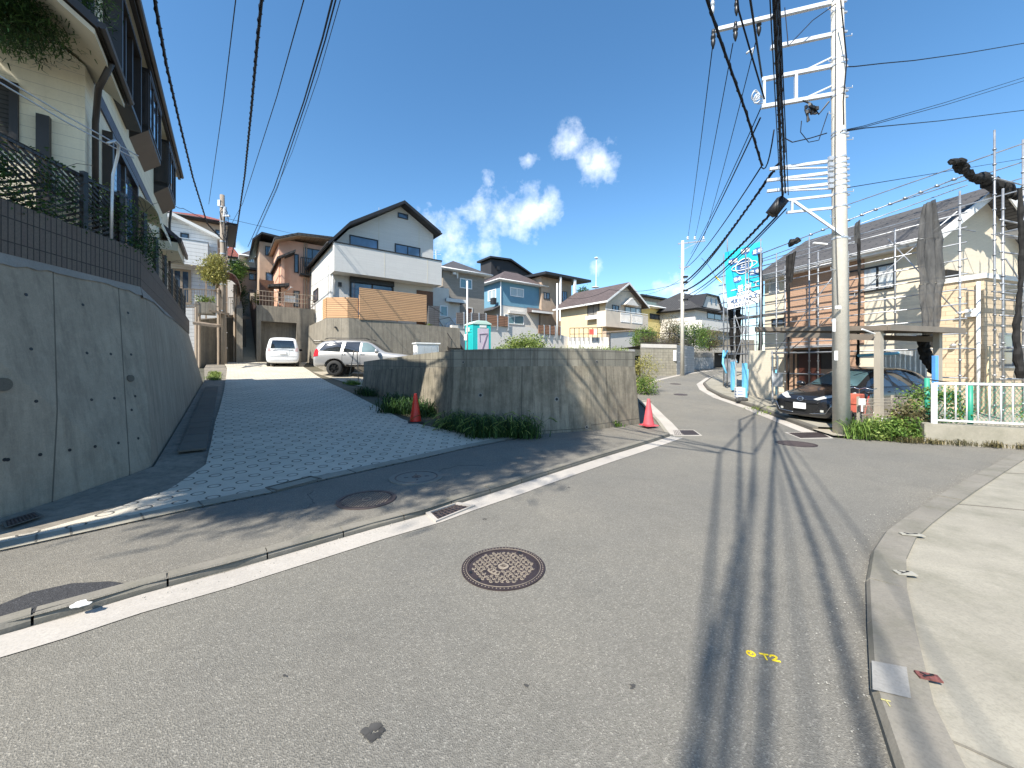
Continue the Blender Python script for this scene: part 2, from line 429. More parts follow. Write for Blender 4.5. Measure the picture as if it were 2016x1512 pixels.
M={}
M['asphalt']=asphalt('asphalt',(.180,.170,.148),patch=.35)
M['asphalt_walk']=asphalt('asphalt_walk',(.185,.171,.145),patch=.45)
M['asphalt_patch']=asphalt('asphalt_patch',(.045,.045,.048),scale=110)
M['white_gutter']=concrete('white_gutter',(.42,.385,.34),.2,0,.6)
M['kerb']=concrete('kerb',(.22,.20,.165),.5,0,.45,moss=.35)
M['kerb_dark']=concrete('kerb_dark',(.12,.11,.09),.5,0,.45)
M['slab']=concrete('slab',(.30,.275,.22),.55,0,.5,moss=.3)
M['ramp_plain']=concrete('ramp_plain',(.30,.29,.255),.3,0,.6)
M['yard_conc']=concrete('yard_conc',(.36,.32,.25),.4,0,.5)
M['soil']=concrete('soil',(.11,.095,.065),.5,0,.5,moss=.6)
M['ground']=concrete('ground',(.10,.095,.07),.5,0,.5,moss=.6)
M['ret_left']=concrete('ret_left',(.36,.305,.23),.5,.7,.4,panel=.93)
M['ret_cap']=concrete('ret_cap',(.27,.26,.24),.5,.1,.5)
M['ret_mid']=concrete('ret_mid',(.29,.25,.185),.75,.85,.22,moss=.25,panel=1.8)
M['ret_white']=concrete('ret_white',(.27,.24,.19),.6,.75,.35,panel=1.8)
M['ret_dark']=concrete('ret_dark',(.25,.22,.175),.6,.7,.3)
M['block_mid']=bricks('block_mid',(.27,.245,.19),(.08,.07,.055),.40,.20,.006,0,.1,streak=.7,stain=.55,bump=.6)
M['block_grey']=bricks('block_grey',(.42,.42,.41),(.2,.2,.2),.40,.20,.008,.5,.06,streak=.25)
M['block_old']=bricks('block_old',(.36,.33,.26),(.16,.15,.12),.40,.20,.008,.5,.1,streak=.5)
M['tile_band']=bricks('tile_band',(.135,.105,.088),(.018,.016,.014),.068,.27,.0065,0,.13,c2=(.12,.10,.08),bump=.8,fine=.5)
M['pole_conc']=concrete('pole_conc',(.62,.58,.50),.15,.25,.6)
M['pole_old']=concrete('pole_old',(.27,.225,.18),.4,.4,.5)
M['galv']=basic('galv',(.55,.56,.57),.38,.55,.12,3)
M['galv_pipe']=basic('galv_pipe',(.33,.34,.355),.42,.6,.25,5)
M['white_metal']=basic('white_metal',(.78,.78,.77),.4,0,.05,dirt=.15)
M['arm']=basic('arm',(.55,.58,.62),.4,.1,.1,4,dirt=.2)
M['white_trim']=basic('white_trim',(.70,.69,.66),.5,0,.05,dirt=.1)
M['black']=basic('black',(.012,.012,.014),.5,0,.2)
M['black_metal']=basic('black_metal',(.02,.019,.018),.4,.2,.2)
M['dark_brown']=basic('dark_brown',(.035,.028,.024),.45,0,.2)
M['cable']=basic('cable',(.009,.010,.016),.55,0,.2,spec=.2)
M['rubber']=basic('rubber',(.02,.02,.02),.8,0,.2)
M['beige_metal']=basic('beige_metal',(.32,.25,.185),.5,.1,.1,dirt=.3)
M['iron']=None
M['glass']=glass('window_glass',(.022,.035,.055))
M['glass_blue']=glass('glass_blue',(.05,.09,.15))
M['glass_curtain']=glass('glass_curtain',cur=(.42,.47,.47))
M['glass_teal']=glass('glass_teal',cur=(.16,.30,.34))
M['car_glass']=glass('car_glass',(.012,.014,.016),spec=1.0)
M['shutter']=bricks('shutter',(.25,.23,.2),(.09,.08,.07),30,.06,.008,0,.03)
M['shutter_dark']=bricks('shutter_dark',(.045,.042,.038),(.015,.014,.012),30,.07,.010,0,.03)
# ------------------------------------------------------------------ the ground
def ring_paving():
    t=NT('ring_paving');m=t.mp('Object',(1,1,1),(0,0,-AL));sx=t.n('ShaderNodeSeparateXYZ');t.l(m,sx.inputs[0])
    p,h=.29,.25
    row=t.math('DIVIDE',sx.outputs[1],h);fl=t.math('FLOOR',row);odd=t.math('MULTIPLY',t.math('MODULO',t.math('ADD',fl,1000),2),.5)
    u=t.math('ADD',t.math('DIVIDE',sx.outputs[0],p),odd)
    fu=t.math('MULTIPLY',t.math('SUBTRACT',t.math('FRACT',u),.5),p);fv=t.math('MULTIPLY',t.math('SUBTRACT',t.math('FRACT',row),.5),h)
    r=t.math('SQRT',t.math('ADD',t.math('MULTIPLY',fu,fu),t.math('MULTIPLY',fv,fv)))
    ring=t.math('SUBTRACT',1,t.math('MULTIPLY',t.math('ABSOLUTE',t.math('SUBTRACT',r,.064)),85),clamp=True)
    ring=t.math('MULTIPLY',ring,1.6,clamp=True)
    o=t.tc.outputs['Object'];n0=t.noise(o,.7,5,.6);n1=t.noise(o,3,6,.7);n2=t.noise(o,90,3)
    c=(.56,.505,.41)
    cc=t.mix(t.ramp(n0,[(.3,0),(.7,1)]),mul(c,.82),mul(c,1.1));cc=t.mix(t.math('MULTIPLY',t.ramp(n1,[(.45,0),(.75,1)]),.4),cc,mul(c,.6))
    cc=t.mix(t.math('MULTIPLY',t.ramp(n2,[(.35,1),(.6,0)]),.25),cc,mul(c,.5))
    wear=t.ramp(t.noise(o,1.1,4),[(.3,.75),(.65,1)])
    cc=t.mix(t.math('MULTIPLY',ring,wear),cc,(.035,.032,.028))
    t.l(cc,t.b.inputs['Base Color']);t.setp(Roughness=.85);t.bump(t.math('SUBTRACT',n2,ring),.6,.012)
    return t.m
M['rings']=ring_paving()

base=[]
def base_z(x,y):
    g=_G(y);s,c=w2sc(x,y)
    t=max(0,min(1,(x+1)/3));l=_D(s)
    z=g*t+l*(1-t) if y>0 else g
    if x>12:z=g
    return z -.22
def far_ground():
    bm_v=[];fs=[];xs=list(range(-60,61,3));ys=list(range(-24,97,3));xs=[-1600,-400,-150]+xs+[150,400,1600];ys=[-1600,-300,-80]+ys+[150,400,1600]
    for y in ys:
        for x in xs:bm_v.append((x,y,base_z(max(-60,min(60,x)),max(-24,min(60,y)))))
    n=len(xs)
    for j in range(len(ys)-1):
        for i in range(n -1):fs.append((j*n+i,j*n+i+1,(j+1)*n+i+1,(j+1)*n+i))
    m=MB();m.add(bm_v,fs);o=m.build('ground',M['ground'],smooth=True);o['kind']='structure'
far_ground()

def xy(v):return (v[0],v[1])
# kerb line of the near left pavement, from behind the camera up to the corner by the cone
kerbL=[(-6.2,-2.0)]+[xy(gp(a,b)) for a,b in ((0,1250),(142,1211),(283,1168),(450,1124),(615,1076),(731,1042),(839,1013),(901,992),(1000,961),(1038,948),(1172,905),(1238,885),(1319,859))]
kerbL2=[xy(gp(a,b)) for a,b in ((1318,856),(1300,832),(1282,812),(1262,790))]+[(5.5,15.0),(6.2,18.0)]
farL=[(6.2,18.0)]+[xy(gp(a,b)) for a,b in ((1265,762),(1290,748),(1330,739),(1400,729))]
kerbR=[xy(gp(a,b)) for a,b in ((1640,862),(1600,849),(1540,826),(1480,803),(1420,783),(1392,768),(1384,757),(1400,745),(1440,733))]+[(21.5,37)]
road=sheet('road',[(-30,-12),(40,-12),(40,9.5),(26,14),(24,46),(14,46),(11,30)]+[(6.2,20),(4,12),(-2,6),(-6.5,-.5),(-30,-.5)],G,M['asphalt'],step=1.2)

# raised left pavement, ramp and gutters
W0=(-5.08,2.5);W1=(-5.29,5.55);W2=(-13.0,15.9)
walk_front=[xy(gp(a,b,S)) for a,b in ((0,1087),(283,1025),(400,999),(537,971),(631,947),(837,902),(900,887),(1018,863),(1045,854))]
walk=sheet('sidewalk',kerbL+[(3.98,10.3),(3.55,10.35),(.5,8.75),(-1.55,9.25)]+walk_front[::-1]+[(-5.0,2.6),(-9,1.6),(-9,-2)],S,M['asphalt_walk'],dz=.0,step=.8)
# concrete apron of the ramp (front edge in long blocks)
apron=strip([(-5.0,2.3)]+walk_front[:-1],.0,.24)
sheet('gutter_blocks',apron,lambda x,y:max(S(x,y),D(x,y)),M['slab'],dz=.016,step=.7)
jt=MB()
for px,py in ((70,1071),(140,1056),(283,1025),(400,999),(537,971),(700,932),(800,910)):
    q=gp(px,py,S);jt.beam(q+Vector((0,0,.012)),Vector((q.x -.18,q.y+.15,D(q.x -.18,q.y+.15)+.016)),.012,.012)
o=jt.build('apron_joint',M['kerb_dark']);o['kind']='structure'
rampR=[xy(gp(a,b,D)) for a,b in ((985,862),(885,846),(835,838),(794,826),(734,796),(690,773),(651,755),(620,737),(597,722))]
rampL=[xy(gp(a,b,D)) for a,b in ((447,726),(445,742),(441,770),(432,805),(424,829),(416,870),(405,915),(330,965),(200,1010),(60,1050))]
s0=sc2w(28.9,4.3);s1=sc2w(28.9,-.25)
ramp=sheet('driveway',walk_front[:-1]+rampR+[s0,s1]+rampL+[(-5.0,2.9)],D,M['rings'],dz=.004,step=.9)
# channel between the left wall and the ramp
chan=sheet('gutter',[s1]+rampL+[(-5.0,2.9),W0,W1,W2,sc2w(25,-1.0),sc2w(28.9,-1.0)],lambda x,y:D(x,y)-.02,M['ret_dark'],dz=-.01,step=.9)
gl=MB()
def along(path,d):
    for a,b in zip(path,path[1:]):
        a=Vector(a[:2]);b=Vector(b[:2]);l=(b -a).length
        if d<=l:return a+(b -a)*d/l,(b -a).normalized()
        d -= l
    return Vector(path[-1][:2]),(Vector(path[-1][:2])-Vector(path[-2][:2])).normalized()
for i in range(15):                     # concrete lids over the channel
    s=8.2+i*.62;ca,cb=-.66,-.30
    pts=[sc2w(s,ca),sc2w(s,cb),sc2w(s+.6,cb),sc2w(s+.6,ca)]
    z=_D(s)+.03
    gl.prism([(p[0],p[1],_D(s+(.6 if k>1 else 0))+.004) for k,p in enumerate(pts)],(0,0,.028))
o=gl.build('channel_lids',M['kerb_dark']);tag(o,'row of dark concrete lids covering the channel beside the left wall','drain lid')
# side strip right of the ramp, with weeds growing on it
A_=(-6.0,14.8);C1=(-1.55,9.3);C2=(.5,8.88);C3=(3.6,10.5);C4=(6.0,19.5)
sheet('verge',rampR+[s0,sc2w(28.9,6),sc2w(23.8,10),sc2w(16,9),A_,C1,(-.6,9.0)],D,M['soil'],dz=-.015,step=1)
pad=sheet('parking_pad',[sc2w(16.2,4.3),sc2w(22.6,3.6),sc2w(23.6,10.5),sc2w(15.9,10.0)],D,M['yard_conc'],dz=.01,step=1)
# yards on the right of the road
def Gy(x,y):return _G(y)+.06
sheet('yard',kerbR[:1]+[(8.1,8.4)]+[(10.5,8.2),(26,12.5),(26,38),(22,38)]+kerbR[::-1][1:-1],Gy,M['yard_conc'],dz=0,step=1.2)
sheet('pavement',strip(kerbR[1:-1],-1.15,-.12),Gy,M['slab'],dz=.06,step=.8)
# white gutter strips
sheet('gutter_strip',strip(kerbL[1:],-.30,-.02),G,M['white_gutter'],dz=.006,step=.8)
sheet('gutter_strip',strip(kerbL2[:-1],-.32,-.02),G,M['white_gutter'],dz=.010,step=.8)
sheet('gutter_strip',strip(farL,-.30,0),G,M['white_gutter'],dz=.006,step=.8)
sheet('gutter_strip',strip(kerbR,.0,.34),G,M['white_gutter'],dz=.006,step=.8)
def kerb_blocks(path,fn,w,h,mat,blk=.6,gap=.012,start=0,total=None,side=1,slope=.03,name='kerb'):
    L=sum((Vector(b[:2])-Vector(a[:2])).length for a,b in zip(path,path[1:]));m=MB();d=start;rnd=random.Random(4)
    while d<(total or L)-.05:
        e=min(d+blk,L);a,_=along(path,d+gap/2);b,_=along(path,e -gap/2);t=(b -a).normalized();n=Vector((-t.y,t.x))*side
        za=fn(a.x,a.y);zb=fn(b.x,b.y);j=rnd.uniform(-.004,.004)
        def pt(q,z0,o,zz):return (q.x+n.x*o,q.y+n.y*o,z0+zz)
        prof=[(0,-.12),(0,h -.03),(.02,h+j),(w,h+.006+j),(w,-.12)]
        A=[pt(a,za,*q) for q in prof];B=[pt(b,zb,*q) for q in prof];k=len(prof)
        m.add(A+B,[tuple(range(k)),tuple(range(2*k -1,k -1,-1))]+[((i+1)%k,i,k+i,k+(i+1)%k) for i in range(k)])
        d=e
    o=m.build(name,mat);o['kind']='structure';return o
kerb_blocks(kerbL,G,.10,.065,M['kerb'],blk=.6)
kerb_blocks(kerbL2[:-1],G,.11,.065,M['slab'],blk=.6)
kerb_blocks(kerbR[1:],G,.12,.12,M['kerb_dark'],blk=.6,side=-1)
m=MB();rd=MB()
# near right corner slab with its broad kerb
rk=[(0.55,-3),(.95,0)]+[xy(gp(a,b,lambda x,y:_G(y)+.03)) for a,b in ((1733,1512),(1716,1400),(1710,1290),(1706,1200),(1705,1112),(1722,1075),(1746,1045),(1800,1008),(1870,965),(1940,925),(1985,900),(2040,886))]+[(14,9.0)]
kerb_blocks(rk,lambda x,y:_G(y)-.03,.20,.10,M['kerb'],blk=.62,side=-1)
rk2=rk
sheet('slab',strip(rk,-.18,-.24)[:len(rk)]+[(16,6),(16,-3),(2,-3)],lambda x,y:_G(y)+.052,M['slab'],step=.8)

# ------------------------------------------------------------------ manholes, grates, plates
M['cast_iron']=basic('cast_iron',(.05,.036,.036),.5,.35,.25,9,bump=.3,bs=120)
M['iron_dust']=basic('iron_dust',(.24,.20,.155),.85,0,.2,20)
M['lid_conc']=concrete('lid_conc',(.20,.185,.155),.4,0,.5)
M['lid_brown']=basic('lid_brown',(.075,.055,.05),.6,.2,.3,8)
def tilt_to(o,fn,x,y,z=.004):
    e=.2;nx=-(fn(x+e,y)-fn(x -e,y))/(2*e);ny=-(fn(x,y+e)-fn(x,y -e))/(2*e)
    q=Vector((0,0,1)).rotation_difference(Vector((nx,ny,1)).normalized())
    o.location=(x,y,fn(x,y)+z);o.rotation_mode='QUATERNION';o.rotation_quaternion=q
def manhole_swirl(px,py,r,label,fn):
    p=gp(px,py,fn);t=thing('manhole_cover',label,'manhole cover',group='manhole covers')
    k=r/.325
    fr=MB();fr.ring((0,0,0),.272*k,r,-.03,.006,64);o=fr.build('frame',M['cast_iron'],t)
    d=MB()
    for i in range(70):
        a=2*math.pi*i/70;d.ring((.308*k*math.cos(a),.308*k*math.sin(a),0),0,.0045*k,.006,.0085,6)
    d.ring((0,0,0),.288*k,.291*k,.004,.009,64);d.build('dots',M['iron_dust'],o)
    lid=MB();lid.lathe((0,0,0),[(.001,-.03),(.27*k,-.03),(.27*k,.003),(.001,.0032)],56);lo=lid.build('lid',M['cast_iron'],t)
    sw=MB();rnd=random.Random(3);hx=.041*k
    for j in range(-7,8):
        for i in range(-7,8):
            x=(i+(j%2)*.5)*hx;y=j*hx*.87;rr=math.hypot(x,y)
            if rr>.238*k or rr<.062*k:continue
            if -.13*k<x<.0 and -.11*k<y<-.045*k:continue
            a=.6+.9*((i+j)%3)
            sw.ring((x,y,0),.0115*k,.0165*k,.002,.0065,10,a,a+4.6);sw.ring((x,y,0),0.001,.0045*k,.002,.0065,6)
    sw.build('swirl_pattern',M['iron_dust'],lo)
    ce=MB();ce.ring((0,0,0),.001,.043*k,.002,.0075,28);ce.build('centre_plate',M['iron_dust'],lo)
    em=MB();q=.024*k
    em.beam((-q,0,.0085),(-q*.1,q*.8,.0085),.005*k,.003);em.beam((-q*.1,q*.8,.0085),(q*.6,q*.55,.0085),.005*k,.003)
    em.beam((q,0,.0085),(q*.1,-q*.8,.0085),.005*k,.003);em.beam((q*.1,-q*.8,.0085),(-q*.6,-q*.55,.0085),.005*k,.003);em.beam((-q*.6,q*.3,.0085),(q*.6,-q*.3,.0085),.006*k,.003)
    em.build('emblem',M['cast_iron'],lo)
    pl=MB()
    pl.ring((0,0,0),.085*k,.135*k,.002,.007,12,R(205),R(258));o2=pl.build('name_plate',M['iron_dust'],lo)
    ch=MB()
    for a in (214,231,248):
        a=R(a);c=Vector((.11*k*math.cos(a),.11*k*math.sin(a),.0085));tv=Vector((-math.sin(a),math.cos(a),0));rv=Vector((math.cos(a),math.sin(a),0))
        for (dx,dy,l) in ((0,.010,.018),(0,0,.020),(0,-.010,.014)):ch.beam(c+rv*dy*k -tv*l/2*k,c+rv*dy*k+tv*l/2*k,.0035*k,.0025)
        ch.beam(c -rv*.014*k,c+rv*.014*k,.0035*k,.003)
    ch.build('characters',M['cast_iron'],lo)
    for a in (R(60),R(200),R(228)):
        s=MB();s.obox((.262*k*math.cos(a),.262*k*math.sin(a),.0045),(.022*k,.034*k,.004),a);s.build('lift_slot',M['black'],lo)
    tilt_to(t,fn,p.x,p.y);return t
manhole_swirl(991,1117,.325,'round iron manhole cover with swirls and a pale centre, in the road nearest the camera',G)
def manhole_check(px,py,r,label,fn):
    p=gp(px,py,fn);t=thing('manhole_cover',label,'manhole cover',group='manhole covers')
    MB().ring((0,0,0),r*.88,r,-.03,.006,56).build('frame',M['lid_brown'],t)
    lo=MB().lathe((0,0,0),[(.001,-.03),(r*.87,-.03),(r*.87,.002),(.001,.0022)],48).build('lid',M['cast_iron'],t)
    m=MB();st=.03
    for j in range(-12,13):
        for i in range(-12,13):
            x,y=i*st,j*st
            if .06<math.hypot(x,y)<r*.8:m.obox((x,y,.004),(.020,.009,.004),R(45 if (i+j)%2 else -45))
    m.build('tread_pattern',M['iron_dust'],lo)
    MB().ring((0,0,0),.038,.052,.001,.007,24).build('centre_ring',M['iron_dust'],lo)
    for a in (R(80),R(225)):MB().obox((r*.8*math.cos(a),r*.8*math.sin(a),.0035),(.03,.045,.004),a).build('lift_slot',M['black'],lo)
    tilt_to(t,fn,p.x,p.y)
manhole_check(722,984,.325,'brown iron manhole cover with a criss-cross tread, half in shade on the left pavement',S)
def manhole_conc(px,py,r,label,fn):
    p=gp(px,py,fn);t=thing('manhole_cover',label,'manhole cover',group='manhole covers')
    MB().ring((0,0,0),r*.80,r,-.03,.008,56).build('frame',M['lid_conc'],t)
    MB().ring((0,0,0),r*.765,r*.798,-.03,.009,56).build('iron_rim',M['cast_iron'],t)
    lo=MB().lathe((0,0,0),[(.001,-.03),(r*.76,-.03),(r*.76,.006),(.001,.0062)],48).build('lid',M['lid_conc'],t)
    m=MB();m.ring((0,0,0),.05,.062,.005,.010,24)
    for k in range(4):
        a=k*math.pi/2+.3;m.obox((.14*math.cos(a),.14*math.sin(a),.0075),(.055,.018,.004),a)
    m.build('handles',M['cast_iron'],lo)
    MB().ring((0,0,0),.001,.028,.005,.009,16).build('centre_mark',M['cast_iron'],lo)
    tilt_to(t,fn,p.x,p.y)
manhole_conc(820,940,.365,'grey concrete manhole cover with four slots, in the shade on the left pavement',S)
for (px,py,r,lb) in ((1568,874,.36,'plain brown manhole cover in the road beside the foot of the big concrete utility pole'),
                        (1340,777,.30,'thin dark manhole cover farther up the road, nearer of the two in the bend'),
                        (1330,756,.30,'small dark manhole cover far up the road, farther of the two in the bend')):
    p=gp(px,py);t=thing('manhole_cover',lb,'manhole cover',group='manhole covers')
    MB().ring((0,0,0),r*.9,r,-.03,.005,40).build('frame',M['cast_iron'],t)
    MB().lathe((0,0,0),[(.001,-.03),(r*.89,-.03),(r*.89,.003),(.001,.0032)],40).build('lid',M['lid_brown'],t)
    tilt_to(t,G,p.x,p.y)
def grate(corners,fn,label,n=12,pattern='bars',frame=.03,dz=.006,fm=None):
    c=[gp(a,b,fn) for a,b in corners];t=thing('drain_grate',label,'drain grate',tuple(sum(c,Vector())/4),group='drain grates')
    ctr=sum(c,Vector())/4;f=MB();inn=[v+(ctr -v).normalized()*frame*1.6 for v in c]
    for i in range(4):
        j=(i+1)%4;f.prism([c[i],c[j],inn[j],inn[i]],(0,0,dz+.006))
    f.build('frame',fm or M['white_gutter'],t,world=True)
    g=MB();g.prism([v+Vector((0,0,.001)) for v in inn],(0,0,.006));pit=g.build('pit',M['black'],t,world=True)
    b=MB();rows=1 if pattern=='bars' else n // 2
    for i in range(n):
        k=(i+.5)/n;a=inn[0].lerp(inn[1],k);d=inn[3].lerp(inn[2],k);b.beam(a+Vector((0,0,.009)),d+Vector((0,0,.009)),.012,.006)
    if pattern != 'bars':
        for i in range(rows):
            k=(i+.5)/rows;a=inn[0].lerp(inn[3],k);d=inn[1].lerp(inn[2],k);b.beam(a+Vector((0,0,.0085)),d+Vector((0,0,.0085)),.012,.005)
    b.build('bars',M['lid_brown'] if pattern != 'light' else M['galv_pipe'],t,world=True)
grate([(838,1013),(900,992),(936,998),(858,1030)],G,'dark steel drain grate set in the white gutter strip of the left kerb',8,'mesh',dz=.018)
grate([(1322,847),(1366,847),(1382,858),(1326,858)],G,'dark drain grate with a pale frame at the corner by the pink cone',14,'mesh')
grate([(1545,852),(1615,851),(1640,863),(1575,864)],G,'brown drain grate in the gutter in front of the dark grey car',18,'mesh')
grate([(522,963),(612,940),(634,945),(545,969)],S,'narrow galvanised grate across the front edge of the ringed ramp',16,'mesh',.015,.02,M['kerb_dark'])
grate([(2,1028),(70,1008),(86,1016),(10,1040)],lambda x,y:D(x,y),'shaded black grate beside the foot of the left retaining wall',8,'mesh',.02,.0,M['kerb_dark'])
# patch of fresh asphalt, chipped white paint on the kerb, boundary plates, spray mark
sheet('asphalt_patch',[xy(gp(a,b,S)) for a,b in ((-30,1232),(0,1192),(60,1168),(140,1150),(215,1146),(250,1150),(225,1160),(120,1192),(30,1218),(-30,1240))],S,M['asphalt_patch'],dz=.006,step=.3)
p=gp(158,1194,S);m=MB();rnd=random.Random(2)
pts=[]
for i in range(14):
    a=2*math.pi*i/14;r=rnd.uniform(.6,1.1);pts.append((p.x+.055*r*math.cos(a),p.y+.045*r*math.sin(a),p.z+.013))
m.prism(pts,(0,0,.004));tag(m.build('paint_splash',M['white_trim']),'white paint splash on the left kerb beside the dark asphalt patch','paint splash')
M['yellow_paint']=basic('yellow_paint',(.80,.60,.02),.6,0,.15,30)
def ground_text(px,py,strokes,size,rz,label,mat,w=.012,fn=G,name='spray_mark'):
    p=gp(px,py,fn);m=MB();q=Matrix.Rotation(rz,3,'Z')
    for st in strokes:
        for a,b in zip(st,st[1:]):
            A=q @Vector((a[0]*size,a[1]*size,0));B=q @Vector((b[0]*size,b[1]*size,0));d=(B -A).normalized()*w*.4
            m.beam(A -d,B+d,w,.003)
    o=m.build(name,mat);tilt_to(o,fn,p.x,p.y,.004);tag(o,label,'paint mark');return o
circ=[(math.cos(k*math.pi/6)*.5+.5,math.sin(k*math.pi/6)*.5+.45) for k in range(13)]
T_=[[(1.75,.75),(2.75,.75)],[(2.25,.75),(2.25,-.3)]]
two=[[(3.0,.5),(3.15,.75),(3.55,.8),(3.8,.55),(3.65,.2),(3.05,-.25),(3.9,-.3)]]
ground_text(1473,1291,[circ,[(.45,.45),(.55,.45)]]+T_+two,.037,R(-14),'yellow spray mark of a ringed dot and T2 on the road',M['yellow_paint'],.008)
def plate(px,py,L,Wd,rz,mat,label,marks=0):
    fn=lambda x,y:_G(y)+.079
    p=gp(px,py,fn);t=thing('boundary_plate',label,'boundary marker',(p.x,p.y,p.z),rz,'boundary plates on the right kerb')
    MB().obox((0,0,.0),(L,Wd,.008)).build('plate',mat,t)
    m=MB()
    m.beam((-L*.3,-Wd*.3,.0055),(L*.3,Wd*.3,.0055),.006,.003);m.beam((L*.3,Wd*.3,.0055),(L*.15,Wd*.32,.0055),.006,.003)
    m.beam((-L*.3,Wd*.3,.0055),(-L*.1,0,.0055),.006,.003)
    m.build('arrow',M['black'],t)
M['plate_white']=basic('plate_white',(.30,.285,.24),.6,0,.12,30)
M['plate_red']=basic('plate_red',(.13,.045,.038),.6,0,.6,60)
plate(1795,1052,.17,.045,R(-14),M['plate_white'],'pale boundary plate on the right slab, farthest from the camera')
plate(1782,1128,.12,.055,R(-10),M['plate_white'],'white boundary plate with a black arrow beside the right kerb')
plate(1828,1332,.085,.042,R(-20),M['plate_red'],'worn red boundary plate beside the right kerb')
sheet('kerb_repair',[xy(gp(a,b,lambda x,y:_G(y)+.07)) for a,b in ((1716,1303),(1785,1316),(1794,1378),(1718,1360))],lambda x,y:_G(y)+.076,M['ret_cap'],step=.3,dz=.001)
ground_text(1735,1378,[[(0,0),(1,0)],[(.5,0),(.5,-1)]],.03,R(-20),'small faded yellow letter T on the right kerb',basic('faded_yellow',(.42,.38,.16),.7),.004,lambda x,y:_G(y)+.073)

def zs(x,y):return _G(y)+.052
sm=MB()
for pts in (((1688+190,992),(1950,998),(2030,1006)),((1765,1112),(1772,1180),(1790,1300),(1812,1420),(1830,1520)),((1825,1440),(1900,1470),(2030,1530)),((1960,930),(2030,934))):
    q=[gp(a,b,zs,.002) for a,b in pts];sm.tube(q,.006,4)
o=sm.build('slab_seams',M['kerb_dark']);o['kind']='structure'
# cracks, stains and grit on the road
rnd=random.Random(77);M['stain']=basic('oil_stain',(.055,.052,.048),.7,0,.4,12);M['grit']=basic('grit',(.34,.32,.28),.8,0,.5,40)
st=MB()
for (px,py,r) in ((725,1440,.045),(1245,1352,.018),(955,1022,.02),(742,1450,.03),(1035,1100+250,.012),(560,1330,.012),(1120,960,.02)):
    p=gp(px,py)
    for k in range(9):
        a=rnd.uniform(0,6.28);d=abs(rnd.gauss(0,r*.6));x,y=p.x+d*math.cos(a),p.y+d*math.sin(a);n=9;rr=r*rnd.uniform(.25,.6)
        st.face([(x+rr*rnd.uniform(.5,1.2)*math.cos(6.283*i/n),y+rr*rnd.uniform(.5,1.2)*math.sin(6.283*i/n),G(x,y)+.003+k*.0002) for i in range(n)])
tag(st.build('oil_stains',M['stain']),'small dark oil stains scattered on the road surface','stain',kind='stuff')
ck=MB()
for path in (((600,1003),(618,990),(607,975),(622,962)),((860,930),(905,915),(960,918))):
    q=[]
    for (a,b),(c,d) in zip(path,path[1:]):
        for k in range(6):q.append(gp(a+(c -a)*k/6+rnd.uniform(-3,3),b+(d -b)*k/6+rnd.uniform(-2,2),G if b>1100 else S,.001))
    ck.tube(q,.0025,4)
tag(ck.build('cracks',M['stain']),'fine dark cracks in the asphalt','crack',kind='stuff')
gr=MB()
for i in range(900):
    if i%3:d=rnd.uniform(.5,13);a,t_=along(kerbL[1:],d);n_=Vector((-t_.y,t_.x));o_=-abs(rnd.gauss(.03,.09))-.01;x,y=a.x+n_.x*o_,a.y+n_.y*o_
    else:d=rnd.uniform(2,12);a,t_=along(rk,d);n_=Vector((-t_.y,t_.x));o_=abs(rnd.gauss(0,.12));x,y=a.x+n_.x*o_,a.y+n_.y*o_
    r=rnd.uniform(.002,.006);z=G(x,y)+.008;gr.ell((x,y,z),(r,r*.8,r*.6),5,3)
tag(gr.build('grit',M['grit']),'loose grit and small stones gathered along the kerbs','gravel',kind='stuff')
# ------------------------------------------------------------------ near left: retaining wall, fence, house
M['cream']=bricks('cream',(.78,.71,.54),(.50,.45,.36),60,.18,.004,0,.02,rough=.7,bump=.2,fine=.12,streak=.12)
M['slate']=bricks('slate',(.07,.062,.08),(.02,.018,.022),.22,.16,.01,.5,.25,rough=.5)
M['soffit']=basic('soffit',(.58,.52,.40),.7,0,.08)
M['leaf_dark']=leafm('leaf_dark',(.030,.075,.024),(.07,.135,.035))
M['leaf_mid']=leafm('leaf_mid',(.10,.19,.035),(.20,.29,.06))
M['leaf_light']=leafm('leaf_light',(.18,.25,.055),(.30,.35,.10))
M['leaf_yellow']=leafm('leaf_yellow',(.30,.28,.07),(.44,.38,.12))
M['leaf_brown']=leafm('leaf_brown',(.12,.11,.05),(.22,.17,.08))
M['bark']=basic('bark',(.075,.055,.04),.9,0,.3,8,bump=.6,bs=30)
def rv(rnd,s=1):return Vector((rnd.uniform(-s,s),rnd.uniform(-s,s),rnd.uniform(-s,s)))
def leaves(m,pts,n,spread,ls,rnd,droop=0,narrow=.5):
    for i in range(n):
        c=Vector(rnd.choice(pts))+Vector((rnd.gauss(0,spread),rnd.gauss(0,spread),rnd.gauss(0,spread*.8)))
        d=rv(rnd).normalized();d.z -= droop;d.normalize();sd=d.cross(rv(rnd).normalized());
        if sd.length<.1:continue
        sd.normalize();l=ls*rnd.uniform(.6,1.3);w=l*narrow*.5
        m.face([c,c+d*l*.5+sd*w,c+d*l,c+d*l*.5-sd*w])
def clump_pts(c,r,n,rnd,shell=.55):
    out=[]
    for i in range(n):
        d=rv(rnd).normalized();k=shell+(1-shell)*rnd.random()
        out.append(Vector(c)+Vector((d.x*r[0]*k,d.y*r[1]*k,d.z*r[2]*k)))
    return out
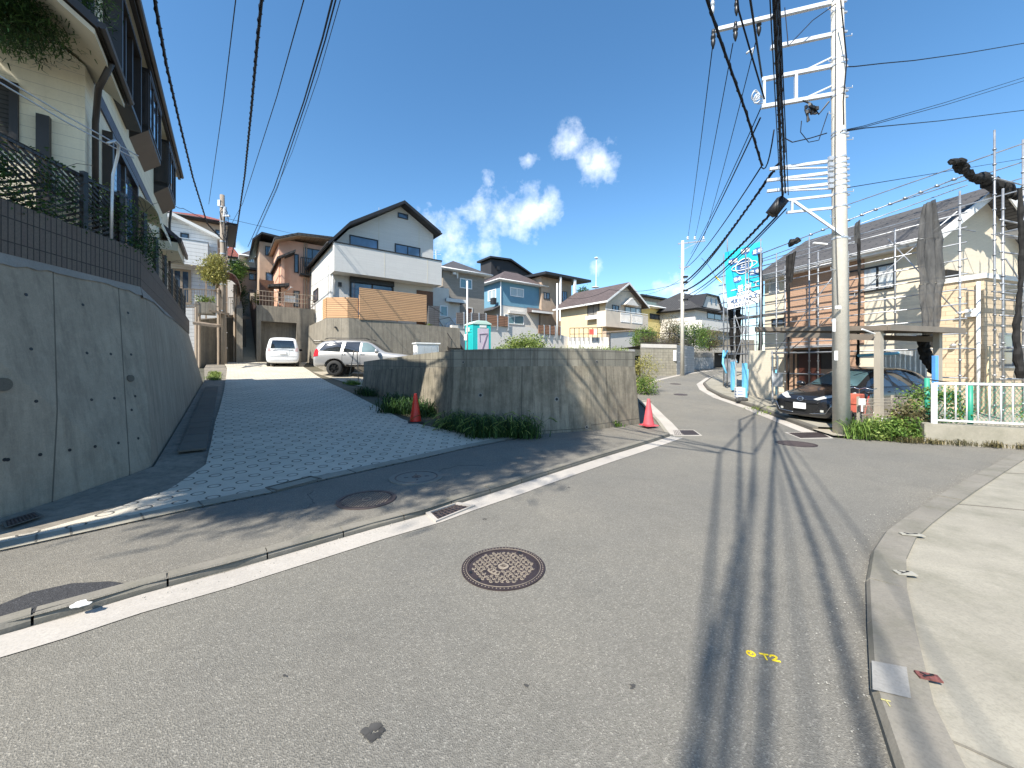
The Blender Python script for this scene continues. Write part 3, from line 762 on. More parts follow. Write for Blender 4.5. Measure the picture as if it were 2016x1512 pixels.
def bush(name,label,cat,c,r,mat,n=1400,ls=.09,clumps=26,spread=None,seed=1,group=None,trunk=None,narrow=.5):
    rnd=random.Random(seed);base=(c[0],c[1],c[2]-r[2]-(trunk or 0));t=thing(name,label,cat,base,0,group)
    pts=clump_pts((0,0,r[2]+(trunk or 0)),r,clumps,rnd);m=MB();leaves(m,pts,n,spread or min(r)*.30,ls,rnd,narrow=narrow);m.build('crown' if trunk else 'foliage',mat,t)
    s=MB();h=r[2]+(trunk or 0)
    s.tube([(0,0,0),(.02,.01,h*.6),(0,0,h)],.03+r[2]*.03,6,.02)
    for p in pts[:10]:s.tube([(0,0,h*.45),Vector((0,0,h*.6)).lerp(p,.5),p],.018,4,.006)
    s.build('trunk' if trunk else 'stems',M['bark'],t);return t
def grass_clump(name,label,pts,fn,mat,n=500,h=.4,seed=1,w=.012,spread=.2,heads=False,kind=None,cat='weeds',lean=.95):
    rnd=random.Random(seed);c=sum((Vector(p) for p in pts),Vector((0,0)))/len(pts);z0=fn(c.x,c.y)
    t=thing(name,label,cat,(c.x,c.y,z0)) if not kind else None
    m=MB();hd=MB()
    for i in range(n):
        a=rnd.choice(pts);x=a[0]+rnd.gauss(0,spread);y=a[1]+rnd.gauss(0,spread*.6);z=fn(x,y)
        L=h*rnd.choice((rnd.uniform(.3,.8),rnd.uniform(.6,1.3)));az=rnd.uniform(0,6.283);d=Vector((math.cos(az),math.sin(az),0));le=lean*rnd.uniform(.2,1.2);sd=Vector((-d.y,d.x,0))*w*rnd.uniform(.6,1.3)
        p0=Vector((x,y,z -.01));p1=p0+d*L*le*.25+Vector((0,0,L*.55));p2=p0+d*L*le*.7+Vector((0,0,L*(.95-le*.25)));p3=p0+d*L*le*1.15+Vector((0,0,L*(.95-le*.5)))
        m.add([p0 -sd,p0+sd,p1+sd*.9,p1 -sd*.9,p2+sd*.6,p2 -sd*.6,p3],[(0,1,2,3),(3,2,4,5),(5,4,6)])
        if heads and rnd.random()<.16:hd.tube([p2+Vector((0,0,.02)),p2.lerp(p3,.6)+Vector((0,0,.05)),p3+Vector((0,0,.03))],.007,4)
    if kind:
        o=m.build(name,mat);tag(o,label,cat,kind=kind);return o
    m.build('blades',mat,t,world=True)
    if hd.v:hd.build('seed_heads',M['leaf_light'],t,world=True)
    return t

def left_wall():
    t=thing('retaining_wall','tall grey concrete retaining wall with a dark tile band on top, at the left edge','retaining wall',(*W1,0))
    B=[(-9.5,2.45),W0,W1,W2,sc2w(19.6,-2.6)];T=[(-9.5,2.9),(-5.45,2.95),(-6.05,6.1),sc2w(19.5,-1.25),sc2w(19.5,-2.6)]
    zb=lambda p:D(p[0],p[1])-.4
    H=[2.82,2.82,2.84,2.75,2.75]
    m=MB();vs=[]
    for b,q,h in zip(B,T,H):vs+=[(b[0],b[1],zb(b)),(q[0],q[1],h)]
    fs=[q for i in range(4) for q in ((2*i+2,2*i,2*i+1),(2*i+2,2*i+1,2*i+3))]
    bk=[(-9.5,3.1),(-8.5,3.5),(-8.6,8),sc2w(19.4,-4),sc2w(19.4,-4)]
    n=len(vs);vs+=[(p[0],p[1],h) for p,h in zip(bk,H)];fs+=[(2*i+3,2*i+1,n+i,n+i+1) for i in range(4)]
    m.add(vs,fs);body=m.build('concrete_face',M['ret_left'],t,world=True);cu=[0]
    for p,q in zip(B,B[1:]):cu.append(cu[-1]+math.dist(p,q))
    for l in body.data.loops:
        if l.vertex_index<10:body.data.uv_layers[0].data[l.index].uv=(cu[l.vertex_index//2]+.35,vs[l.vertex_index][2])
    # rough ledge under the tiles
    rnd=random.Random(8);m=MB()
    for i in range(3):
        a,b=Vector(T[i]),Vector(T[i+1]);k=int((b -a).length/.12)
        d=(b -a).normalized();nn=Vector((d.y,-d.x))*.012
        za=2.84 if i<2 else None
        lo=[.13+.05*math.sin(j*.21+i)+rnd.uniform(-.018,.018) for j in range(k+1)]
        top=[];bot=[]
        for j in range(k+1):
            p=a.lerp(b,j/k);h=H[i]+(H[i+1]-H[i])*j/k
            f=max(0.02,1-(j/k)*1.5) if i==2 else 1
            l=lo[j]*f;off=nn+Vector((nn.x,nn.y))*l*15
            top.append((p.x+nn.x*1.3,p.y+nn.y*1.3,h+.004));bot.append((p.x+nn.x*1.3+nn.x*l*16,p.y+nn.y*1.3+nn.y*l*16,h -l))
        m.add(top+bot,[(j,j+k+1,j+k+2,j+1) for j in range(k)])
    m.build('mortar_ledge',M['ret_cap'],t,world=True)
    m=MB();th=.60
    for i in range(3):
        a,b=Vector(T[i]),Vector(T[i+1]);d=(b -a).normalized();nn=Vector((d.y,-d.x))*.02;ih=[H[i],H[i+1]]
        hb=.60 if i<2 else .52
        f1=(a.x+nn.x,a.y+nn.y);f2=(b.x+nn.x,b.y+nn.y);e=-10
        poly=[(*f1,ih[0]),(*f2,ih[1]),(*f2,ih[1]+(.60 if i<2 else .52)),(*f1,ih[0]+.60)]
        m.prism(poly,(nn.x*e,nn.y*e,0))
    m.build('tile_band',M['tile_band'],t,world=True)
    bv=BVHTree.FromPolygons([Vector(v) for v in vs],fs);hl=MB()
    for (px,py) in ((51,580),(163,600),(252,616),(61,687),(171,695),(218,697),(258,698),(9,905),(71,790),(180,787),(225,784),(266,780),(15,905),(79,895),(137,886),(187,879),(233,872),(272,863),(259,807)):
        q,nn,_,_=bv.ray_cast(Vector((0,0,EYE)),Vector(((px -CX)/F,1,(HY -py)/F)).normalized())
        if q is None:continue
        nn=nn if nn.x>0 else -nn;hl.cyl(q -nn*.02,q+nn*.004,.019,10)
    hl.build('tie_holes',M['black'],t,world=True)
    pip=MB()
    for (px,py,r) in ((4,757,.07),(255,745,.05)):
        q=P(px,py,4.4 if px<100 else 5.55);q=bv.ray_cast(Vector((0,0,EYE)),(q -Vector((0,0,EYE))).normalized())[0];pip.cyl(q+Vector((-.15,0,0)),q+Vector((.025,.0,0)),r,16)
    pip.build('weep_pipes',M['kerb_dark'],t,world=True)
left_wall()

def left_fence():
    t=thing('garden_fence','black steel mesh fence overgrown with creepers on top of the left retaining wall','fence',(-6.2,6.1,3.44))
    ln=[(-8.6,3.02),(-5.55,3.06),(-6.12,6.15),sc2w(19.45,-1.33)];z=3.44;H=.78
    L=[(Vector(b)-Vector(a)).length for a,b in zip(ln,ln[1:])];tot=sum(L)
    d=0.6
    while d<tot -.02:
        p,_=along(ln,d);q=MB();zz=z -max(0,(d -L[0]-L[1])/L[2])*.16;q.box((p.x -.03,p.y -.03,zz),(p.x+.03,p.y+.03,zz+H+.04));q.build('post',M['black_metal'],t,world=True);d+=1.55
    m=MB()
    def at(d,h):
        p,_=along(ln,d);return Vector((p.x,p.y,z -max(0,(d -L[0]-L[1])/L[2])*.16+h))
    for h in (.06,.2,.35,.5,.64,.76):
        m.tube([at(i*tot/40,h) for i in range(41)],.006 if h<.9 else .012,4)
    k=int(tot/.09)
    for i in range(k):m.tube([at(i*.09,.05),at(i*.09,.77)],.0032,3)
    m.build('mesh_panel',M['black_metal'],t,world=True)
    t2=thing('lattice_trellis','dark diamond lattice trellis behind the left mesh fence, filled with leaves','trellis',(-6.5,4,3.44))
    m=MB()
    a=Vector((-5.66,3.1));b=Vector((-6.16,5.9));l=(b -a).length
    for sgn in (1,-1):
        i=-12
        while i*.13<l:
            x0=i*.13;x1=x0+.72;zz0,zz1=0,.72
            if sgn<0:zz0,zz1=zz1,zz0
            lo=max(0,x0);hi=min(l,x1)
            if hi>lo:
                f0=(lo -x0)/1.25;f1=(hi -x0)/1.25
                p0=a.lerp(b,lo/l);p1=a.lerp(b,hi/l)
                m.beam((p0.x,p0.y,z+.05+zz0+(zz1 -zz0)*f0),(p1.x,p1.y,z+.05+zz0+(zz1 -zz0)*f1),.012,.03)
            i+=1
    m.build('slats',M['dark_brown'],t2,world=True)
    m=MB();m.beam((a.x,a.y,z+.78),(b.x,b.y,z+.78),.05,.05);m.beam((a.x,a.y,z+.03),(b.x,b.y,z+.03),.05,.05)
    m.box((b.x -.04,b.y -.04,z),(b.x+.04,b.y+.04,z+.84));m.build('frame',M['dark_brown'],t2,world=True)
    # creeper
    rnd=random.Random(5);t3=thing('creeper','leafy green creeper climbing over the black fence above the left wall','climbing plant',(-6.2,4,3.44))
    m=MB();pts=[]
    for i in range(64):
        d=rnd.uniform(2.6,L[0]+L[1]+1.0);p=at(d,rnd.uniform(-.12,.6)*(1.0 if d<L[0]+L[1]-1 else .7));pts.append(p+Vector((rnd.uniform(-.25,.12),0,0)))
    for i in range(26):pts.append(at(rnd.uniform(3.1,6.0),rnd.uniform(-.1,.6))+Vector((rnd.uniform(-.15,.15),0,0)))
    leaves(m,pts,6800,.10,.045,rnd,.3);m.build('foliage',M['leaf_dark'],t3,world=True)
    m=MB();pts=[at(rnd.uniform(3,L[0]+L[1]+2),rnd.uniform(.5,.9)) for i in range(20)]
    leaves(m,pts,500,.10,.05,rnd,.0);m.build('young_shoots',M['leaf_light'],t3,world=True)
    m=MB()
    for i in range(60):
        d=rnd.uniform(1.5,L[0]+L[1]+5);p=at(d,rnd.uniform(.1,.9));q=p+Vector((rnd.uniform(-.1,.1),rnd.uniform(-.5,.6),rnd.uniform(-.3,.35)));m.tube([p,p.lerp(q,.5)+Vector((.03,0,.06)),q],.004,3)
    m.build('stems',M['bark'],t3,world=True)
left_fence()

# clothes-drying pole
t=thing('laundry_pole','bent silver laundry post carrying two long steel rods, behind the left fence','laundry pole',tuple(P(222,475,6.9)))
kd=.78
q=[P(219,470,6.7*kd),P(220,400,6.7*kd),P(222,345,6.7*kd),P(232,305,6.7*kd),P(234,285,6.65*kd),P(226,276,6.55*kd),P(212,282,6.4*kd)]
MB().tube(q,.017,8).build('post',M['galv'],t,True,world=True)
for pp in (((-90,88,4.4),(0,150,4.9),(130,228,5.9),(272,307,7.4)),((-90,105,4.3),(0,163,4.8),(130,240,5.8),(263,311,7.2))):MB().tube([P(a,b,d*kd) for a,b,d in pp],.009,6).build('rod',M['galv'],t,True,world=True)

def near_house():
    fr=Fr(0,0,3.0,AL);t=fr.root('near_house','cream two-storey house with dark bay windows above the left retaining wall','house')
    c=-1.9;E=6.0;wv=9.35
    def part(nm,mat,fn,par=t):g=MB();fn(g);return g.build(nm,mat,par)
    part('wall',M['cream'],lambda g:g.box((-9.5,10.0,-.2),(c,19.8,E)))
    part('wing_wall',M['cream'],lambda g:g.box((-10,wv,-.2),(c -.02,9.98,3.6)).prism([(c -.02,wv,3.6),(-6,wv,6.4),(-10,wv,6.4),(-10,wv,3.6)],(0,1.1,0)))
    part('slate_cladding',M['slate'],lambda g:g.prism([(-1.93,9.94,3.5),(-5.6,9.94,6.6),(-1.93,9.94,6.1)],(0,.03,0)))
    part('roof',M['dark_brown'],lambda g:g.prism([(-1.58,9.4,E+.12),(-1.58,9.4,E+.32),(-5.7,9.4,E+2.4),(-9.8,9.4,E+.32),(-9.8,9.4,E+.12),(-5.7,9.4,E+2.2)],(0,10.8,0)))
    part('soffit',M['soffit'],lambda g:g.box((-1.62,9.42,E+.01),(-9.8,20.0,E+.11)))
    part('gutter',M['dark_brown'],lambda g:g.box((-1.62,9.4,E),(-1.54,20.2,E+.16)).tube([(-1.5,9.4,E+.12),(-1.5,20.2,E+.12)],.06,8))
    part('gable',M['cream'],lambda g:g.prism([(-9,19.85,E),(-1.9,19.85,E),(-5.7,19.85,E+2.1)],(0,-.1,0)))
    part('wing_roof',M['dark_brown'],lambda g:g.prism([(-1.5,7.9,3.42),(-1.5,7.9,3.56),(-6.0,7.9,7.1),(-6.0,7.9,6.96)],(0,2.03,0)))
    part('wing_soffit',M['soffit'],lambda g:g.prism([(-1.54,7.95,3.34),(-1.54,7.95,3.42),(-6.0,7.95,6.94),(-6.0,7.95,6.86)],(0,1.95,0)))
    part('wing_gutter',M['dark_brown'],lambda g:g.tube([(-1.46,7.9,3.48),(-1.46,9.93,3.48)],.05,8))
    g=MB();g.tube([(-1.5,8.7,3.42),(-1.7,9.0,3.1),(-1.83,9.5,2.75),(-1.83,9.5,.2)],.045,8);g.build('downpipe',M['dark_brown'],t,True)
    part('string_course',M['slate'],lambda g:g.box((c,10.0,3.3),(c+.03,19.8,3.55)))
    fm,pm=M['dark_brown'],M['glass_curtain']
    def bay(v0,v1,z0,z1,dep,taper=.3):
        g=MB();g.prism([(c,v0,z0),(c+dep,v0,z0),(c+dep,v0,z1),(c,v0,z1)],(0,.06,0)).prism([(c,v1 -.06,z0),(c+dep,v1 -.06,z0),(c+dep,v1 -.06,z1),(c,v1 -.06,z1)],(0,.06,0))
        g.box((c,v0,z1 -.08),(c+dep+.03,v1,z1));g.prism([(c,v0,z0 -taper),(c+dep,v0,z0),(c+dep,v0,z0+.1),(c,v0,z0+.1)],(0,v1 -v0,0));b=g.build('bay_window',fm,t)
        win(b,'R',c+dep -.03,v0+.06,v1 -.06,z0+.1,z1 -.08,fm,M['glass'],mull=2,name='sash')
        win(b,'F',v0+.03,c+.03,c+dep -.04,z0+.12,z1 -.1,fm,pm,mull=0,bars=3,name='side_sash',fw=.03)
    bay(12.7,14.75,4.3,5.8,.34);bay(16.4,18.5,4.3,5.8,.34)
    win(t,'R',c,10.35,12.4,4.05,5.85,fm,M['glass'],mull=2,fw=.09,pr=.26)
    win(t,'R',c,10.3,12.9,.9,3.0,fm,M['glass_blue'],mull=1,fw=.12,pr=.14)
    win(t,'R',c,16.2,17.2,.9,1.9,M['white_trim'],M['glass'],mull=0)
    g=MB()
    for k in range(5):g.box((c,12.42+k*.05,5.3),(c+.03,12.45+k*.05,5.85))
    g.build('louvre',M['shutter_dark'],t)
    winp(fr,t,'F',wv,-60,140,38,300,fm,M['shutter_dark'],mull=0,fw=.09)
    a0=fr.hv(75,200,wv)[0];part('shutter_guide',fm,lambda g:g.box((a0,wv -.1,.3),(a0+.14,wv,2.55)))
    pr=part('porch_roof',M['slate'],lambda g:g.prism([(c,17.6,3.5),(c+.55,17.6,3.0),(c+.55,17.6,2.85),(c,17.6,3.35)],(0,2.6,0)))
    part('porch_soffit',M['soffit'],lambda g:g.box((c,17.65,2.55),(c+.48,20.1,2.85)),pr);part('porch_gutter',fm,lambda g:g.box((c+.5,17.55,2.82),(c+.58,20.25,3.0)),pr)
    g=MB();n=8;prof=[(c+.02+.5*math.sin(i*math.pi/2/n),2.75-.6*(1-math.cos(i*math.pi/2/n))) for i in range(n+1)]
    for (u0,z0),(u1,z1) in zip(prof,prof[1:]):g.prism([(u0,12.95,z0),(u1,12.95,z1),(u1,12.95,z1 -.02),(u0,12.95,z0 -.02)],(0,2.4,0))
    g.build('awning',M['cream'],t)
    g=MB();g.tube([(-1.8,19.6,5.6),(-1.75,19.6,4.9),(-1.82,19.6,4.0),(-1.82,19.6,.3)],.04,8);g.build('downpipe',fm,t,True)
    K=.857                              # bring the traced storeys to the real size of the house
    def shrink(o):
        for ch in bpy.data.objects:
            if ch.parent==o:ch.data.transform(Matrix.Scale(K,4));shrink(ch)
    shrink(t);t.location.z=2.8
near_house()

# conifers above the left wall
def conifer(label,x,y,z0,z1,prof,tips,n,seed,ls=.12,dens=44):
    rnd=random.Random(seed);t=thing('conifer_tree',label,'tree',(x,y,3.3));m=MB();m.tube([(x,y,3.0),(x+.05,y,(z0+z1)/2),(x,y,z1 -.3)],.09+.01*(z1 -z0),8,.04);m.build('trunk',M['bark'],t,True,world=True)
    m=MB();tw=MB();tips=list(tips)
    for k in range(n):
        a=rnd.uniform(0,6.283);h=rnd.uniform(z0,z1);r=interp(prof,h)*rnd.uniform(.7,1.08);tips.append(Vector((x+r*math.cos(a),y+r*math.sin(a),h)))
    pts=[]
    for q in tips:
        b=Vector((x,y,min(q.z+.5,z1)));tw.tube([b,b.lerp(q,.6)+Vector((0,0,.12)),q],.022,5,.005)
        for i in range(9):pts.append(b.lerp(q,.2+.8*(i/8)**.8))
    tw.build('branches',M['bark'],t,world=True)
    for p in pts:
        for i in range(dens):
            c=p+Vector((rnd.gauss(0,.16),rnd.gauss(0,.16),rnd.gauss(-.04,.10)))*(ls/.1);d=Vector((rnd.uniform(-1,1),rnd.uniform(-1,1),rnd.uniform(-.9,.15))).normalized();l=rnd.uniform(.5,1.3)*ls
            sd=d.cross(Vector((0,0,1))).normalized()*l*.10;m.face([c -sd,c+sd,c+d*l+sd*.4,c+d*l -sd*.4])
    m.build('crown',M['leaf_dark'],t,world=True)
tp=[P(a,b,d) for a,b,d in ((178,30,5.0),(120,75,4.8),(60,92,4.6),(150,10,5.0),(20,80,4.4),(90,40,4.7),(175,-30,5.0),(100,-50,4.7),(30,20,4.5),(-30,60,4.4),(190,5,5.2),(60,60,5.0),(130,50,5.2),(0,50,4.6),(40,80,4.9),(150,55,5.1),(100,85,4.9),(75,15,4.6),(10,30,4.5),(120,20,4.9),(45,45,4.6))]
conifer('dark green conifer whose lowest boughs hang in front of the cream house',-6.9,3.6,5.6,7.6,[(5,1.0),(7.6,.5)],tp,16,11,.07,130)
conifer('tall conifer standing beyond the left edge, behind the first one',-6.9,-.5,6.9,15.6,[(6.9,.5),(7.8,1.3),(8.6,2.1),(9.4,2.5),(11,2.4),(13,1.6),(14.2,.95),(15.6,.3)],[],210,12,.20,62)
# ------------------------------------------------------------------ the corner retaining wall and what stands around it
def mid_wall():
    t=thing('retaining_wall','stained concrete retaining wall capped with two block courses, at the fork of the roads','retaining wall',(*C1,-.1))
    pts=[(A_[0],A_[1],1.30,1.66),(-3.6,11.83,1.44,1.82),(C1[0],C1[1],1.50,1.93),(.5,8.88,1.53,1.97),(2.0,9.35,1.53,1.97),(C3[0],C3[1],1.50,1.93),(4.45,14.0,1.5,1.93),(5.4,18.4,1.5,1.93)]
    zb=lambda x,y:min(_G(y),D(x,y) if x<0 else 9)-.3
    m=MB();out=[];top=[];inn=[]
    n=len(pts)
    for i,(x,y,zc,zt) in enumerate(pts):
        a=Vector(pts[max(i -1,0)][:2]);b=Vector(pts[min(i+1,n -1)][:2]);d=(b -a).normalized();nn=Vector((-d.y,d.x));bt=.16
        out.append((x,y,zb(x,y)));top.append((x+nn.x*bt,y+nn.y*bt,zc));inn.append((x+nn.x*(bt+.35),y+nn.y*(bt+.35),zc))
    fs=[]
    m.add(out+top+inn,[(i,i+1,n+i+1,n+i) for i in range(n -1)]+[(n+i,n+i+1,2*n+i+1,2*n+i) for i in range(n -1)]+[(0,n,2*n)])
    m.face([out[0],top[0],inn[0],(inn[0][0],inn[0][1],.2)]);m.build('concrete_face',M['ret_mid'],t,world=True)
    m=MB();n_=n
    lo=[(p[0],p[1],p[2]+.0) for p in top];ins=.015
    tp=[];bk=[]
    for i,(x,y,zc,zt) in enumerate(pts):
        tp.append((top[i][0],top[i][1],zt));bk.append((inn[i][0]*.55+top[i][0]*.45,inn[i][1]*.55+top[i][1]*.45,zt))
    lo2=[(p[0],p[1],p[2]-.5) for p in bk]
    m.add([(p[0],p[1],p[2]-.002) for p in top]+tp+bk+lo2,[(i,i+1,n+i+1,n+i) for i in range(n -1)]+[(n+i,n+i+1,2*n+i+1,2*n+i) for i in range(n -1)]+[(2*n+i,2*n+i+1,3*n+i+1,3*n+i) for i in range(n -1)]+[(0,n,2*n,3*n)])
    m.build('block_courses',M['block_mid'],t,world=True)
    h=MB();g2=MB()
    for (px,py,r) in ((946,778,.05),(1096,786,.05),(1223,783,.045),(1155,841,.04),(1010,838,.035),(912,713,.03),(1175,712,.035)):
        q=None
        d=Vector(((px -CX)/F,1,(HY -py)/F));e=Vector((0,0,EYE))
        for i in range(n -1):
            a=Vector(out[i]);b=Vector(out[i+1]);c=Vector(top[i]) if py>722 else Vector((top[i][0],top[i][1],1.9));a2=a if py>722 else Vector(top[i]);b2=b if py>722 else Vector(top[i+1])
            nn=(b2 -a2).cross(c -a2);
            if nn.length<1e-6:continue
            nn.normalize();tt=(a2 -e).dot(nn)/d.dot(nn);p=e+d*tt;k=(p -a2).dot(b2 -a2)/(b2 -a2).length_squared
            if 0<=k<=1:q=p;nm=nn if nn.y<0 else -nn;break
        if q is None:continue
        h.cyl(q -nm*.02,q+nm*.006,r*.7,12);g2.ring((0,0,0),0,0,0,0,3) if False else None
        g2.cyl(q -nm*.02,q+nm*.003,r*1.1,14)
    g2.build('drain_collars',M['ret_cap'],t,world=True);h.build('drain_holes',M['black'],t,world=True)
mid_wall()
# the raised lot behind it
def Zl(x,y):return 1.72+.012*max(0,y -12)
sheet('lot_ground',[(-5.6,15.0),(-1.4,9.7),(.5,9.2),(2.0,9.65),(3.3,10.8),(4.2,14.1),(5.2,18.5),(6.0,28),(4,33),sc2w(30,13),sc2w(23.5,10.6),sc2w(15.8,9.9)],Zl,M['soil'],step=1.5)
m=MB();a,b,c_,d_=sc2w(15.85,4.5),sc2w(15.85,10),sc2w(23.4,10.5),sc2w(15.85,10)
m.prism([(*a,0),(*b,0),(*b,1.72),(*a,1.55)],(.05,.05,0));m.prism([(*b,0),(*c_,0),(*c_,1.8),(*b,1.72)],(.06,.06,0))
tag(m.build('yard_wall',M['block_old']),'low block wall between the silver car and the vacant lot','wall')

# cones
M['cone_red']=basic('cone_red',(.58,.028,.012),.45,0,.12,6);M['cone_pink']=basic('cone_pink',(.60,.085,.10),.5,0,.15,6)
def cone(px,py,mat,label,fn,bm_,h=.70):
    p=gp(px,py,fn);t=thing('traffic_cone',label,'traffic cone',tuple(p),.3,'traffic cones')
    MB().lathe((0,0,0),[(.145,.02),(.138,.05),(.118,.16),(.078,.42),(.042,.64),(.036,h -.01),(.030,h),(.02,h)],28).build('cone_body',mat,t,True)
    b=MB();b.obox((0,0,.014),(.36,.36,.028));o=b.build('base',bm_,t,bevel=.01)
cone(818,831,M['cone_red'],'bright red traffic cone in the shade at the foot of the corner wall',D,M['black'])
cone(1277,838,M['cone_pink'],'faded pink traffic cone in the sun at the end of the corner wall',lambda x,y:_G(y)+.11,M['cone_pink'])
# weeds
grass_clump('weed_clump','big clump of dark green grass with seed heads against the middle of the corner wall',[(-1.45,8.8),(-1.0,8.65),(-.55,8.55),(-.1,8.5),(.3,8.42),(-.7,8.35),(-1.2,8.95)],S,M['leaf_dark'],n=2300,h=.52,seed=2,w=.008,spread=.17,heads=True)
grass_clump('weed_clump','shaded weeds behind the bright red cone at the foot of the corner wall',[(-2.7,10.3),(-3.1,10.75),(-3.5,11.2),(-2.3,10.0),(-3.2,10.3)],D,M['leaf_dark'],n=1500,h=.42,seed=3,w=.012,spread=.2)
grass_clump('weed_clump','small tuft of weeds at the far shaded end of the corner wall',[(-5.3,13.5),(-5.0,13.2)],D,M['leaf_dark'],n=300,h=.3,seed=4,w=.01,spread=.15)
grass_clump('weed_clump','tiny green weed at the sunny foot of the corner wall',[(2.75,9.95)],S,M['leaf_mid'],n=90,h=.16,seed=5,w=.014,spread=.06)
grass_clump('weed_clump','small tuft of bright grass beside the rear wheel of the silver car',[sc2w(16.8,4.3),sc2w(17.2,4.2)],D,M['leaf_mid'],n=350,h=.2,seed=6,w=.01,spread=.14)
grass_clump('weed_clump','strip of bright green moss and grass along the far left edge of the ramp',[sc2w(s_,-.5) for s_ in (20.2,20.8,21.4,22.0,22.6)],D,M['leaf_light'],n=900,h=.12,seed=7,w=.012,spread=.12)
# vegetation on the lot
def lotgrass():
    rnd=random.Random(9);pts=[(rnd.uniform(-.2,4.6),rnd.uniform(11,19)) for i in range(200)];pts=[p for p in pts if p[0]<3.2+(p[1]-10.5)*.23-.3]
    grass_clump('wild_grass','tall pale grass growing over the vacant lot behind the corner wall',pts,Zl,M['leaf_light'],n=5200,h=.42,seed=10,w=.009,spread=.35,kind='stuff',cat='grass')
lotgrass()
bush('shrub','broad bright green shrub right of the turquoise portable toilet','shrub',(.72,17.6,2.2),(1.15,.8,.62),M['leaf_light'],n=5200,ls=.10,clumps=70,seed=21)
bush('shrub','low bright green shrub against the right side of the turquoise portable toilet','shrub',(-.45,18.5,2.05),(.6,.6,.42),M['leaf_light'],n=1400,ls=.09,clumps=30,seed=22)
bush('shrub','pale feathery shrub on the lot in front of the beige house','shrub',(3.2,19.5,2.05),(.9,.8,.3),M['leaf_light'],n=1300,ls=.10,clumps=40,seed=23,narrow=.3)
bush('shrub','yellow-green shrub leaning over the road at the right end of the corner wall','shrub',(6.35,18.3,.98),(.62,1.0,.95),M['leaf_yellow'],n=3600,ls=.07,clumps=70,seed=24)
bush('shrub','dark green lower shrub at the right end of the corner wall','shrub',(6.2,17.4,.55),(.45,.5,.5),M['leaf_mid'],n=1500,ls=.07,clumps=40,seed=25)
bush('shrub','feathery green shrub on the lot left of the grey block wall','shrub',(6.4,24.5,2.15),(1.2,1.1,.45),M['leaf_light'],n=1700,ls=.12,clumps=40,seed=26,narrow=.3)

# portable toilet
def toilet():
    M['teal']=basic('teal_plastic',(.015,.42,.42),.45,0,.06);M['lilac']=basic('lilac_plastic',(.50,.44,.50),.5,0,.05);M['mint']=basic('mint_plastic',(.50,.66,.58),.5,0,.04)
    fr=Fr(-2.05,19.6,1.78,R(29));t=fr.root('portable_toilet','turquoise portable toilet with a pale lilac door on the vacant lot','portable toilet')
    w,d,h=1.05,1.05,1.86
    g=MB();g.box((0,0,.08),(w,d,h));g.box((-.03,-.03,0),(w+.03,d+.03,.1))
    for k in range(5):g.box((-.025,.12+k*.19,.15),(0,.2+k*.19,1.35))
    for z in (1.45,1.6):g.box((-.02,.1,z),(0,d -.1,z+.05))
    g.build('body',M['teal'],t,bevel=.02)
    g=MB();g.prism([(-.04,-.04,h),(w+.04,-.04,h),(w+.04,-.04,h+.06),(w*.75,-.04,h+.20),(w*.25,-.04,h+.20),(-.04,-.04,h+.06)],(0,d+.08,0));r=g.build('roof',M['mint'],t,bevel=.02)
    g=MB();g.box((.28,-.02,.12),(.92,0,1.66));dr=g.build('door',M['lilac'],t,bevel=.02)
    g=MB();g.beam((.36,-.035,1.35),(.84,-.035,1.40),.03,.02,(0,1,0));g.beam((.82,-.035,1.38),(.42,-.035,.25),.05,.02,(0,1,0));g.beam((.38,-.035,1.33),(.40,-.035,.95),.03,.02,(0,1,0));g.build('door_ribs',basic('mauve',(.30,.22,.30),.5),dr)
    g=MB();g.box((.40,-.03,1.70),(.78,-.003,1.82));g.build('sign_plate',M['white_trim'],t)
    g=MB();g.box((-.04,.35,1.5),(-.022,.85,1.72));g.build('side_label',M['mint'],t)
toilet()
def utility_box():
    fr=Fr(*P(820,700,18.6)[:2],1.55,AL -.12);t=fr.root('storage_cabinet','pale grey three-door cabinet standing behind the block-topped wall','cabinet')
    g=MB();g.box((0,0,0),(1.15,.6,1.02));g.build('body',M['white_trim'],t,bevel=.01)
    g=MB();g.box((-.05,-.05,1.02),(1.22,.65,1.08));g.build('lid',M['white_metal'],t)
    for k in range(3):
        g=MB();g.box((.06+k*.35,-.02,.08),(.38+k*.35,0,.9));d=g.build('door',M['galv'],t)
utility_box()
# white conduit poles on the lot
def mast(px,py0,py1,y,r,label,box=False):
    a=P(px,py0,y);b=P(px,py1,y);t=thing('service_pole',label,'pole',tuple(a),0,'slim white service poles')
    MB().tube([a,b],r,10).build('pole',M['white_metal'],t,True,world=True)
    if box:MB().obox(a+Vector((-.08,-.05,.75)),(.14,.1,.30)).build('meter_box',M['white_trim'],t,world=True)
mast(920,694,553,18.5,.035,'slim white service pole left of the portable toilet',True)
mast(1097,676,558,25,.055,'slim white service pole in front of the blue house door')

